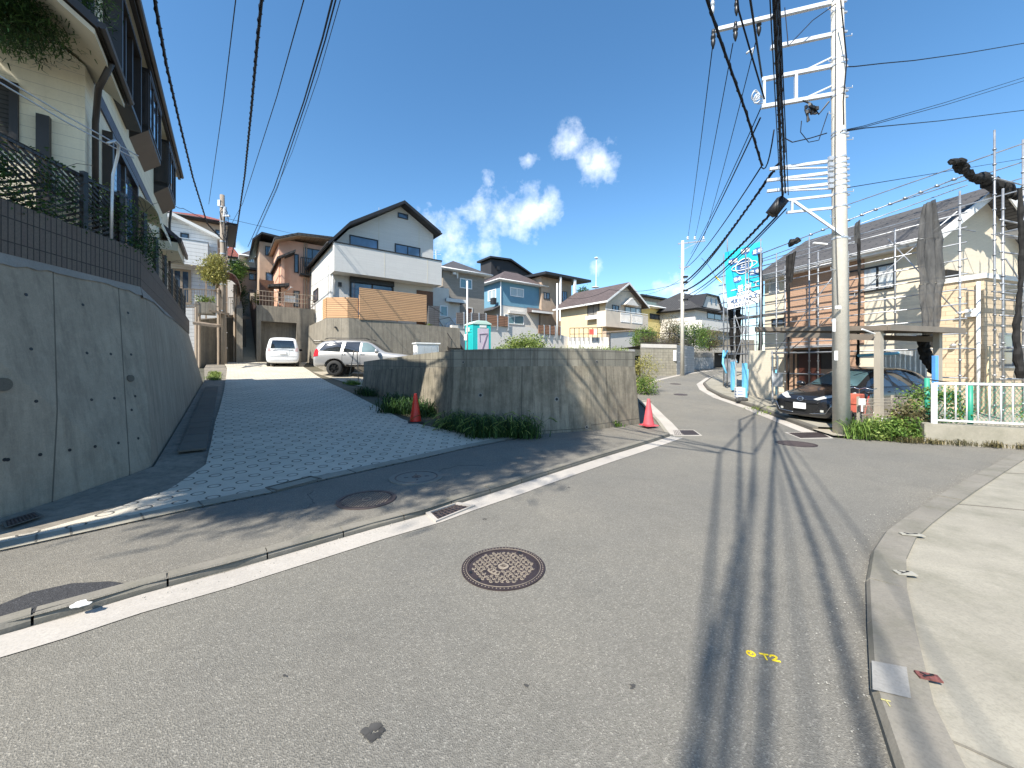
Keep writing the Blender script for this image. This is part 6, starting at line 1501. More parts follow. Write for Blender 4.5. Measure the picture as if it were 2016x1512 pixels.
# ------------------------------------------------------------------ vehicles
M['paint_dark']=paintm('paint_dark',(.034,.035,.039),.24,.6);M['paint_silver']=paintm('paint_silver',(.38,.375,.37),.3,.4);M['paint_white']=paintm('paint_white',(.74,.75,.76),.3)
M['lamp_red']=basic('lamp_red',(.45,.01,.01),.15,0,.2,10);M['lamp_clear']=basic('lamp_clear',(.62,.62,.58),.12,.3,.25,25);M['chrome']=basic('chrome',(.7,.7,.7),.15,1,.05);M['plate']=basic('number_plate',(.75,.75,.74),.5,0,.03)
M['black_gloss']=basic('black_gloss',(.012,.012,.013),.2,0,.1);M['grille']=basic('grille',(.02,.02,.02),.4,.2,.2,40);M['rim']=basic('rim',(.42,.43,.45),.3,.8,.1);M['dark_rim']=basic('dark_rim',(.02,.02,.02),.35,.3,.1)
def car(name,label,loc,rz,secs,wheels,paint,rim,wr=.31,wx=(.85,3.6),tw=.2,cat='car',arch=1.16,tilt=0):
    """local frame: nose at x=0 looking to -x, length along +x, z up"""
    t=thing(name,label,cat,loc,rz);rings=[]
    m=MB()
    for (x,zb,zm,zt,wb,wm,wt) in secs:
        zs=zb+(zm -zb)*.42
        half=[(0,zb),(wb*.85,zb),(wb,zb+.07),(wm*.995,zs),(wm,zb+(zm -zb)*.75),(wm*.965,zm),(wt+(wm*.965-wt)*.12,zm+(zt -zm)*.82),(wt*.86,zt -.01),(0,zt+.012)]
        rings.append([(x,y,z) for y,z in half]+[(x,-y,z) for y,z in half[-2:0:-1]])
    n=len(rings[0]);vs=[v for r in rings for v in r];fs=[]
    for i in range(len(rings)-1):
        for k in range(n):fs.append((i*n+k,(i+1)*n+k,(i+1)*n+(k+1)%n,i*n+(k+1)%n))
    fs+=[tuple(range(n)),tuple((len(rings)-1)*n+k for k in range(n -1,-1,-1))]
    m.add(vs,fs);body=m.build('body',paint,t,True)
    me=body.data;bm=bmesh.new();bm.from_mesh(me);bmesh.ops.recalc_face_normals(bm,faces=bm.faces[:]);bm.to_mesh(me);bm.free()
    sd=body.modifiers.new('sub','SUBSURF');sd.levels=2;sd.render_levels=2
    dg=bpy.context.evaluated_depsgraph_get();ev=body.evaluated_get(dg);sm=bpy.data.meshes.new_from_object(ev);body.modifiers.clear()
    bm=bmesh.new();bm.from_mesh(sm);bvh=BVHTree.FromBMesh(bm);bm.free();
    body.data=sm;sm.name='body'
    if not sm.materials:sm.materials.append(paint)
    # wheel wells
    cut=MB()
    for x in wx:
        for sg in (-1,1):cut.cyl((x,sg*1.2,wr),(x,sg*(.45),wr),wr*arch,28)
    co=cut.build('cutter',M['black']);bo=body.modifiers.new('wells','BOOLEAN');bo.operation='DIFFERENCE';bo.object=co;bo.solver='EXACT'
    co.parent=t
    dg=bpy.context.evaluated_depsgraph_get();dg.update();ev=body.evaluated_get(dg);nm=bpy.data.meshes.new_from_object(ev);body.modifiers.clear();body.data=nm;nm.name='body'
    bpy.data.objects.remove(co)
    for p in nm.polygons:p.use_smooth=True
    nm.set_sharp_from_angle(angle=R(38))
    for x in wx:
        for sg in (-1,1):MB().cyl((x,sg*.42,wr),(x,sg*.46,wr),wr*arch*.99,24).build('wheel_well',M['black'],t)
    yw=wheels
    for x in wx:
        for sg in (-1,1):
            w=thing('wheel',None,None) if False else None
            a=MB();n_=32;prof=[(wr*.62,-tw/2),(wr*.93,-tw/2),(wr,-tw*.34),(wr,tw*.34),(wr*.93,tw/2),(wr*.62,tw/2)]
            vs=[];fs=[]
            for (r,y) in prof:
                for k in range(n_):q=2*math.pi*k/n_;vs.append((x+r*math.cos(q),sg*(yw)+y,wr+r*math.sin(q)))
            for i in range(len(prof)-1):
                for k in range(n_):fs.append((i*n_+k,i*n_+(k+1)%n_,(i+1)*n_+(k+1)%n_,(i+1)*n_+k))
            a.add(vs,fs);wo=a.build('wheel',M['rubber'],t,True)
            r=MB();y0=sg*(yw+tw*.38)
            r.cyl((x,y0 -sg*.05,wr),(x,y0 -sg*.03,wr),wr*.63,28)
            for k in range(6 if rim is not M['rim'] else 10):
                q=2*math.pi*k/(6 if rim is not M['rim'] else 10);r.beam((x,y0,wr),(x+wr*.62*math.cos(q),y0,wr+wr*.62*math.sin(q)),.03,.035,(0,1,0))
            r.cyl((x,y0 -sg*.02,wr),(x,y0+sg*.015,wr),wr*.16,14)
            rr=MB();
            r.build('rim',rim,wo)
    def patch(nm_,poly,axis,mat,off=.004,parent=None,cuts=9,smooth=True,thick=0):
        """poly in the view plane: 'L'/'R' (x,z), 'F'/'B' (y,z), 'T' (x,y); projected onto the body"""
        bm=bmesh.new();vs=[bm.verts.new((p[0],p[1],0)) for p in poly];f=bm.faces.new(vs);bmesh.ops.triangulate(bm,faces=[f])
        for ax in (0,1):
            lo=min(p[ax] for p in poly);hi=max(p[ax] for p in poly)
            for i in range(1,cuts):
                c0=[0,0,0];c0[ax]=lo+(hi -lo)*i/cuts;no=[0,0,0];no[ax]=1
                bmesh.ops.bisect_plane(bm,geom=bm.verts[:]+bm.edges[:]+bm.faces[:],plane_co=c0,plane_no=no,dist=1e-6)
        for v in bm.verts:
            a,b=v.co.x,v.co.y
            o,d={'L':(Vector((a,3,b)),Vector((0,-1,0))),'R':(Vector((a,-3,b)),Vector((0,1,0))),'F':(Vector((-3,a,b)),Vector((1,0,0))),'B':(Vector((9,a,b)),Vector((-1,0,0))),'T':(Vector((a,b,4)),Vector((0,0,-1)))}[axis]
            hit,nn,_,_=bvh.ray_cast(o,d)
            if hit is None:
                hit,nn,_,_=bvh.find_nearest(o+d*2.3)
            if nn.dot(d)>0:nn=-nn
            v.co=hit+nn*off
        bmesh.ops.recalc_face_normals(bm,faces=bm.faces[:])
        me=bpy.data.meshes.new(nm_);bm.to_mesh(me);bm.free()
        for p in me.polygons:p.use_smooth=smooth
        me.materials.append(mat);o=bpy.data.objects.new(nm_,me);col.objects.link(o);o.parent=parent or t
        if thick:
            s=o.modifiers.new('t','SOLIDIFY');s.thickness=thick;s.offset=1
        return o
    def line(nm_,pts,axis,mat,w=.012,off=.003,parent=None):
        pts3=[]
        for (a0,b0),(a1,b1) in zip(pts,pts[1:]):
            for k in range(8):
                a,b=a0+(a1 -a0)*k/8,b0+(b1 -b0)*k/8;pts3.append((a,b))
        pts3.append(pts[-1]);q=[]
        for a,b in pts3:
            o,d={'L':(Vector((a,3,b)),Vector((0,-1,0))),'R':(Vector((a,-3,b)),Vector((0,1,0))),'F':(Vector((-3,a,b)),Vector((1,0,0))),'B':(Vector((9,a,b)),Vector((-1,0,0))),'T':(Vector((a,b,4)),Vector((0,0,-1)))}[axis]
            h,nn,_,_=bvh.ray_cast(o,d)
            if h is not None:q.append(h+(nn if nn.dot(d)<0 else -nn)*off)
        mm=MB()
        if len(q)>1:mm.tube(q,w/2,5)
        return mm.build(nm_,mat,parent or t,True)
    return t,body,patch,line

def dark_car():
    g0=gp(1580,826,Gy);z=Gy(9,10.8)
    loc=(8.14,10.60,z -.02);ang=math.atan2(.302,.953)
    secs=[(-.0,.22,.60,.66,.64,.70,.56),(.10,.19,.66,.76,.79,.83,.68),(.35,.18,.74,.86,.83,.875,.72),(.85,.17,.84,.96,.83,.872,.72),(1.25,.17,.90,1.04,.84,.873,.70),(1.75,.17,.94,1.36,.85,.873,.62),(2.2,.17,.96,1.55,.85,.873,.58),(2.9,.17,.98,1.60,.85,.873,.58),(3.6,.17,1.0,1.57,.84,.87,.57),(4.15,.19,1.0,1.48,.82,.86,.55),(4.42,.24,.98,1.30,.76,.82,.56),(4.56,.32,.85,1.02,.66,.72,.56)]
    t,body,patch,line=car('parked_car','dark grey estate car parked under the carport behind the big concrete pole',loc,ang,secs,.77,M['paint_dark'],M['rim'],.315,(.93,3.68))
    Gm=M['car_glass'];B=M['black_gloss']
    patch('windscreen',[(-.62,1.06),(.62,1.06),(.50,1.50),(-.50,1.50)],'F',glass('windscreen_glass',(.05,.09,.10)))
    for s_,sg in (('R',-1),('L',1)):
        fr_=patch('side_frame',[(1.22,1.0),(3.98,1.03),(4.12,1.14),(3.85,1.44),(3.0,1.53),(2.2,1.50),(1.75,1.34)],s_,B,.003,cuts=14)
        patch('side_window',[(1.42,1.04),(2.42,1.04),(2.38,1.47),(2.2,1.46),(1.82,1.32)],s_,Gm,.007,fr_);patch('side_window',[(2.52,1.04),(3.28,1.05),(3.2,1.47),(2.48,1.48)],s_,Gm,.007,fr_);patch('side_window',[(3.38,1.06),(3.98,1.10),(3.75,1.42),(3.30,1.46)],s_,Gm,.007,fr_)
        for x in (1.5,2.5,3.35):line('door_seam',[(x,.35),(x -.05,1.0)],s_,B,.008)
        line('door_seam',[(1.4,.36),(3.4,.36)],s_,B,.008)
        patch('headlight',[(.18,.70),(.45,.72),(.95,.84),(.92,.90),(.5,.83),(.2,.78)],s_,M['lamp_clear'],.006)
        patch('tail_light',[(4.05,.88),(4.42,.80),(4.40,1.02),(4.0,1.02)],s_,M['lamp_red'],.006)
        for x in (2.2,3.1):patch('door_handle',[(x,.88),(x+.2,.885),(x+.2,.915),(x,.91)],s_,M['paint_dark'],.02,thick=.01)
        mm=MB();mm.ell((1.42,sg*.98,1.06),(.09,.13,.085),12,8);mi=mm.build('door_mirror',M['paint_dark'],t,True)
    for sg in (-1,1):
        patch('headlight',[(sg*.30,.70),(sg*.42,.68),(sg*.70,.78),(sg*.72,.86),(sg*.5,.80)],'F',M['lamp_clear'],.006)
        f=patch('fog_light_trim',[(sg*.40,.36),(sg*.68,.56),(sg*.70,.40),(sg*.60,.33)],'F',M['grille'],.005);patch('fog_light',[(sg*.50,.37),(sg*.58,.37),(sg*.58,.43),(sg*.50,.43)],'F',M['lamp_clear'],.010,f)
        line('bumper_trim',[(sg*.22,.30),(sg*.62,.34),(sg*.74,.56)],'F',M['chrome'],.02,.006)
    gr=patch('grille',[(-.50,.66),(.50,.66),(.42,.42),(.30,.33),(-.30,.33),(-.42,.42)],'F',M['grille'],.004)
    line('grille_bar',[(-.46,.60),(0,.57),(.46,.60)],'F',M['black_gloss'],.035,.012,gr);line('bonnet_edge',[(-.5,.67),(0,.655),(.5,.67)],'F',M['black_gloss'],.014)
    line('bonnet_seam',[(.25,.5),(1.1,.70)],'T',M['black_gloss'],.008);line('bonnet_seam',[(.25,-.5),(1.1,-.70)],'T',M['black_gloss'],.008)
    mm=MB();mm.box((-.055,-.165,.42),(-.035,.165,.585));mm.build('number_plate',M['plate'],t)
    # oval badge
    mm=MB();n=24;c=Vector((-.0,0,.70));pts=[c+Vector((-.012+.02*math.sin(2*math.pi*k/n),.078*math.cos(2*math.pi*k/n),.055*math.sin(2*math.pi*k/n))) for k in range(n+1)];mm.tube(pts,.009,5)
    w_=[c+Vector((-.014,y,z)) for y,z in ((-.066,.02),(-.04,.022),(-.025,-.018),(0,.018),(.025,-.018),(.04,.022),(.066,.02))];mm.tube(w_,.007,5);mm.build('badge',M['chrome'],t,True)
    mm=MB();mm.beam((.30,-.45,.985),(1.0,-.1,.98),.01,.01) if False else None
    line('wiper',[(-.5,1.08),(.15,1.05)],'F',B,.014,.01);line('wiper',[(.02,1.06),(.55,1.10)],'F',B,.014,.01)
dark_car()

def silver_suv():
    loc=(-10.05,19.2,D(-7.5,18.6)-.02);z=loc[2]
    # nose points to the right of the picture: rotate so that -x looks to +X
    ang=math.pi+R(4)
    x0=Vector((-5.15,19.75,.97));L=4.8
    secs=[(0,.50,.80,.90,.55,.62,.5),(.10,.46,.88,1.02,.78,.84,.68),(.4,.44,.98,1.10,.84,.90,.76),(1.0,.44,1.04,1.15,.87,.925,.78),(1.38,.44,1.08,1.22,.88,.93,.74),(1.85,.44,1.12,1.62,.88,.93,.68),(2.2,.44,1.13,1.78,.88,.93,.66),(3.0,.44,1.14,1.83,.88,.93,.66),(3.9,.45,1.14,1.82,.88,.93,.66),(4.45,.47,1.13,1.76,.87,.92,.64),(4.70,.40,1.08,1.55,.84,.89,.66),(4.80,.46,.98,1.10,.78,.84,.7)]
    t,body,patch,line=car('parked_car','silver off-road car parked sideways in front of the terrace wall',tuple(x0),ang,secs,.80,M['paint_silver'],M['dark_rim'],.385,(.92,3.72),.26,arch=1.2)
    Gm=M['car_glass'];B=M['black_gloss']
    for s_,sg in (('R',-1),('L',1)):
        fr_=None
        patch('side_window',[(1.52,1.18),(2.42,1.17),(2.42,1.66),(2.2,1.66),(1.98,1.56)],s_,glass('side_glass_light',(.10,.14,.14)),.006);patch('side_window',[(2.52,1.17),(3.30,1.18),(3.22,1.69),(2.52,1.69)],s_,Gm,.006);patch('side_window',[(3.46,1.19),(4.52,1.24),(4.42,1.36),(4.25,1.62),(3.38,1.69)],s_,Gm,.006)
        for x in (1.48,2.47,3.34):line('door_seam',[(x,.6),(x,1.15)],s_,B,.012)
        line('door_seam',[(1.48,.50),(3.2,.50)],s_,B,.012);
        patch('tail_light',[(4.50,.98),(4.74,.94),(4.70,1.28),(4.62,1.36),(4.48,1.26)],s_,M['lamp_red'],.012,thick=.01)
        patch('headlight',[(.12,.80),(.45,.86),(.5,.98),(.14,.93)],s_,M['lamp_clear'],.01)
        for x in (2.25,3.15):patch('door_handle',[(x,1.04),(x+.2,1.04),(x+.2,1.07),(x,1.07)],s_,M['chrome'],.02,thick=.012)
        mm=MB();mm.ell((1.62,sg*1.07,1.22),(.10,.14,.12),12,8);mm.build('door_mirror',M['paint_silver'],t,True)
        mm=MB();mm.tube([(2.1,sg*.58,1.83),(2.3,sg*.60,1.89),(4.1,sg*.60,1.89),(4.3,sg*.58,1.83)],.022,6);mm.build('roof_rail',M['black_metal'],t,True)
        for x in (.92,3.72):
            pts=[(x+.50*math.cos(a),.385+.48*math.sin(a)) for a in [math.pi*k/10 for k in range(11)]]
            line('wheel_arch',pts,s_,M['black_metal'],.05,.004)
        line('sill',[(1.5,.54),(3.15,.54)],s_,M['black_metal'],.09,.0)
    patch('rear_window',[(-.6,1.22),(.6,1.22),(.52,1.62),(-.52,1.62)],'B',Gm,.006);patch('windscreen',[(-.66,1.20),(.66,1.20),(.56,1.70),(-.56,1.70)],'F',Gm,.006)
    mm=MB();mm.box((4.5,-.58,1.72),(4.84,.58,1.77));mm.build('spoiler',M['black_gloss'],t,bevel=.01);mm=MB();mm.box((4.8,-.2,.82),(4.83,.2,.98));mm.build('number_plate',M['plate'],t)
silver_suv()

def white_van():
    p=Vector(sc2w(25.2,2.5));z=D(p.x,p.y);f=Fr(p.x,p.y,z,AL)
    # rear towards the camera: +x of the car looks down the ramp
    secs=[(0,.30,.74,.82,.55,.62,.5),(.12,.24,.82,.95,.72,.78,.66),(.5,.20,.92,1.05,.78,.83,.70),(.85,.20,.98,1.2,.80,.835,.68),(1.3,.20,1.02,1.6,.80,.835,.66),(1.8,.20,1.04,1.72,.80,.835,.66),(2.8,.20,1.05,1.74,.80,.835,.68),(3.4,.21,1.05,1.73,.80,.835,.68),(3.62,.24,1.04,1.66,.79,.83,.67),(3.72,.28,.98,1.20,.76,.80,.70)]
    hd=Vector((-.50,.866,0));nose=p.to_3d()+hd*3.7;ang=math.atan2(-hd.y,-hd.x)
    t,body,patch,line=car('parked_van','small white van seen from behind, parked in front of the recessed garage wall',(nose.x,nose.y,z),ang,secs,.72,M['paint_white'],M['rim'],.29,(.62,3.12),.17,cat='van')
    rw=patch('rear_window',[(-.60,1.08),(.60,1.08),(.52,1.54),(-.52,1.54)],'B',M['car_glass'],.008)
    for sg in (-1,1):patch('tail_light',[(sg*.60,.92),(sg*.745,.90),(sg*.74,1.12),(sg*.66,1.12)],'B',basic('lamp_pale',(.55,.40,.40),.15,0,.2,10),.012);mm=MB();mm.ell((.98,sg*.93,1.08),(.08,.11,.09),10,7);mm.build('door_mirror',M['black_gloss'],t,True)
    line('hatch_trim',[(-.5,.99),(0,1.01),(.5,.99)],'B',M['chrome'],.04,.008);line('hatch_seam',[(-.72,.60),(.72,.60)],'B',M['black_gloss'],.012);line('bumper_seam',[(-.7,.42),(.7,.42)],'B',M['galv'],.02)
    mm=MB();mm.box((3.735,-.165,.74),(3.755,.165,.90));mm.build('number_plate',M['plate'],t)
    patch('licence_recess',[(-.3,.70),(.3,.70),(.3,.96),(-.3,.96)],'B',M['paint_white'],.01)
    for s_ in 'LR':patch('side_window',[(1.35,1.08),(3.3,1.10),(3.25,1.56),(1.75,1.56)],s_,M['car_glass'],.006)
    line('wiper',[(-.1,1.10),(.35,1.12)],'B',M['black'],.02,.014)
white_van()

def far_car():
    p=gp(1294,733);secs=[(0,.3,.65,.72,.5,.6,.45),(.2,.2,.8,.92,.7,.76,.6),(.9,.18,.92,1.1,.75,.8,.6),(1.5,.18,.95,1.45,.76,.8,.55),(2.6,.18,.98,1.5,.76,.8,.55),(3.2,.2,.98,1.4,.74,.78,.54),(3.45,.3,.9,1.0,.65,.7,.5)]
    t,body,patch,line=car('parked_car','small dark car mostly hidden behind the yellow-green shrub up the road',(p.x -.35,29.0,G(0,29.0)+.02),R(115),secs,.68,M['paint_dark'],M['rim'],.28,(.7,2.75),.17)
    patch('windscreen',[(-.55,1.0),(.55,1.0),(.45,1.36),(-.45,1.36)],'F',M['car_glass'],.006)
    for sg in (-1,1):patch('headlight',[(sg*.4,.62),(sg*.65,.66),(sg*.65,.76),(sg*.42,.72)],'F',M['lamp_clear'],.006)
far_car()
# ------------------------------------------------------------------ right side: house under scaffolding
class SM(MB):                            # every piece added becomes a part of its own
    def __init__(s,name,mat,root):MB.__init__(s);s.k=(name,mat,root)
    def add(s,v,f):
        m=MB();m.add(v,f);m.build(s.k[0],s.k[1],s.k[2],world=True);return s
AR=math.atan2(.302,.953)
RF=Fr(14.35,13.1,-.05,AR)
M['brown_tile']=bricks('brown_tile',(.46,.29,.195),(.27,.19,.14),.45,.075,.006,.5,.10,c2=(.40,.245,.16),bump=.5)
M['cream_tile']=bricks('cream_tile',(.66,.585,.455),(.48,.42,.33),.9,.05,.004,.5,.04,bump=.3,fine=.1)
M['sand_stone']=bricks('sand_stone',(.56,.45,.315),(.36,.28,.19),.45,.15,.008,.5,.10,bump=.6)
M['roof_slate']=bricks('roof_slate',(.085,.08,.078),(.02,.02,.02),.9,.17,.020,.5,.12,bump=1)
M['curtain']=glass('curtain_glass',cur=(.60,.61,.60))
def tarpm():
    t=NT('tarp_grey');a=t.noise(t.mp('Object',(3,3,.6)),3,4,.6);t.l(t.ramp(a,[(.3,(.022,.022,.022)),(.7,(.075,.074,.072))]),t.b.inputs['Base Color']);t.setp(Roughness=.8)
    tr=t.n('ShaderNodeBsdfTransparent');ms=t.n('ShaderNodeMixShader');ms.inputs[0].default_value=.05;t.l(t.b.outputs[0],ms.inputs[1]);t.l(tr.outputs[0],ms.inputs[2]);t.l(ms.outputs[0],t.out.inputs[0]);return t.m
M['tarp']=basic('tarp',(.018,.017,.016),.75,0,.5,4,bump=.5,bs=18,spec=.2)
M['tarp_grey']=tarpm()
M['blue_wrap']=basic('blue_wrap',(.13,.42,.62),.6,0,.12,6);M['banner']=basic('banner',(.0,.40,.60),.7,0,.08,2);M['banner_white']=basic('banner_white',(.75,.75,.74),.7,0,.03);M['banner_navy']=basic('banner_navy',(.02,.10,.28),.7)
M['carport']=basic('carport',(.20,.165,.13),.5,.15,.12,dirt=.2);M['carport_post']=basic('carport_post',(.36,.32,.26),.5,.1,.1,dirt=.2)
def right_house():
    fr=RF;t=fr.root('scaffolded_house','cream and brown tiled house with a dark slate roof, wrapped in scaffolding','house');hu,hv=fr.hu,fr.hv
    ze=5.98;vf=hu(1503,540,-.4)[0]+.25;ur=3.35;zr=8.05;U1=6.9
    va=hu(1548,600,0)[0];vb=hu(1690,600,0)[0];vw=hu(1708,600,0)[0]
    g=MB();g.box((0,0,-.2),(U1,vb,ze));g.build('wall',M['cream_tile'],t)
    g=MB();g.box((-.03,vb+.002,-.2),(3,va,ze -.02));g.build('tiled_bay',M['brown_tile'],t)
    g=MB();g.box((.0,va+.002,-.2),(U1,vf,ze));g.build('far_wall',M['cream_tile'],t)
    g=MB();g.box((-.05,hu(1702,600,0)[0],2.4),(-.001,vb,ze -.05));g.build('pilaster',M['brown_tile'],t)
    # roof
    g=MB();oh=.42;k=(zr -ze)/ur;th=.12;zl=ze -oh*k+.12
    pr=[(-oh,zl),(ur,zr),(U1+oh,zr -(U1+oh -ur)*k)]
    g.prism([(u,-.55,z+th) for u,z in pr]+[(u,-.55,z) for u,z in pr[::-1]],(0,vf+.9,0));ro=g.build('roof',M['roof_slate'],t)
    g=MB();g.prism([(u,-.6,z+th+.02) for u,z in pr]+[(u,-.6,z -.16) for u,z in pr[::-1]],(0,.045,0));g.build('bargeboard',M['white_trim'],ro)
    g=MB();g.box((-oh,-.5,zl -.1),(0,vf+.3,zl -.03));g.box((-oh -.02,-.55,zl -.12),(-oh,vf+.3,zl+.10));g.build('eaves',M['white_trim'],ro)
    g=MB();g.tube([(-oh -.08,-.6,zl+.04),(-oh -.08,vf+.35,zl+.04)],.065,8);g.build('gutter',M['white_metal'],ro,True)
    g=MB();g.prism([(0,0,ze),(U1,0,ze -(U1 -ur)*k+.9),(U1,0,ze),(U1,0,zr -(U1 -ur)*k -.1),(ur,0,zr -.02)][:1]+[(U1,0,ze),(U1,0,max(ze,zr -(U1 -ur)*k -.1)),(ur,0,zr -.02)],(0,vf -.1,0));g.build('gable_wall',M['cream_tile'],t)
    # windows
    v0,z1=hu(1765,516,0);v1,z0=hu(1663,574,0);zt=hu(1765,516,0)[1];zb=hu(1765,567,0)[1]
    win(t,'L',0,v0,v1,zb,zt,M['black_metal'],M['curtain'],mull=2,fw=.06,pr=.07)
    v0=hu(1548,620,-.03)[0];v1=hu(1534,620,0)[0]
    winp(fr,t,'L',0,1520,628,1545,640,M['black_metal'],M['glass'],mull=1);winp(fr,t,'L',0,1515,548,1535,575,M['white_trim'],M['curtain'],mull=0)
    # recessed entrance
    v0=hu(1657,700,-.03)[0];v1=hu(1562,700,-.03)[0]
    g=MB();g.box((-.06,v0,-.1),(-.031,v1,2.25));en=g.build('entrance_recess',M['dark_brown'],t)
    g=MB();vm=hu(1618,700,0)[0];vn=hu(1590,700,0)[0];g.box((-.09,vm,0),(-.061,vm+(v1 -vm)*.0+.9,2.05));d=g.build('door',basic('red_door',(.055,.018,.012),.45),t)
    g=MB();g.box((-.08,vm+1.0,.3),(-.061,v1 -.1,2.1));g.build('sidelight',M['brown_tile'],t)
    g=MB();g.prism([(-.7,v0 -.2,2.32),(-.0,v0 -.2,2.4),(0,v0 -.2,2.48),(-.7,v0 -.2,2.38)],(0,v1 -v0+.4,0));g.build('entrance_canopy',M['galv'],t)
    # sandstone block in front of the gable
    u0=hv(1846,600,-.02)[0];vn=hu(1938,600,u0)[0];zt=hu(1900,553,u0)[1]
    g=MB();g.box((u0,vn,-.2),(U1 -.5,-.02,zt));b=g.build('stone_bay',M['sand_stone'],t)
    g=MB();g.box((u0 -.06,vn -.06,zt),(U1 -.4,-.02,zt+.16));g.build('coping',M['white_trim'],b)
    for px in (1926,1946):
        a=(hu(px,600,u0 -.08)[0]) if px<1938 else None
        g=MB();
        if a is not None:g.tube([(u0 -.08,a,zt -.1),(u0 -.08,a,0)],.05,8)
        else:q=hv(px,600,vn -.1)[0];g.tube([(q,vn -.1,2.2),(q,vn -.1,0)],.05,8)
        g.build('downpipe',M['white_metal'] if a is not None else M['beige_wall'],t,True)
    a,z=hu(1914,612,u0);g=MB();g.box((u0 -.12,a -.12,z -.2),(u0,a+.12,z+.06));g.box((u0 -.2,a -.05,z -.05),(u0 -.12,a+.3,z));g.build('meter_box',M['white_metal'],t)
    a,z=hu(1879,680,u0);g=MB();g.ell((u0 -.08,a,z),(.09,.09,.07));g.build('vent_cap',M['galv'],t)
    a,z=hv(1855,540,0);g=MB();g.box((a,-.12,z -.25),(a+.8,-.02,z+.15));g.build('black_bag',M['tarp'],t)
    winp(fr,t,'F',vn,1966,655,1996,725,M['galv_pipe'],M['glass'],mull=0)
    # neighbour behind on the right edge
    f2=Fr(*RF.W(7.9,2,0)[:2],-.05,AR);t2=f2.root('neighbour_house','white house with a dark flat roof line behind the scaffolding at the right edge','house');z=f2.hv(1975,410,0)[1]
    g=MB();g.box((0,0,0),(7,3,z));g.build('wall',M['offwhite'],t2);g=MB();g.box((-.2,-.2,z),(7.2,3,z+.2));g.build('roof',M['roof_dark'],t2)
right_house()

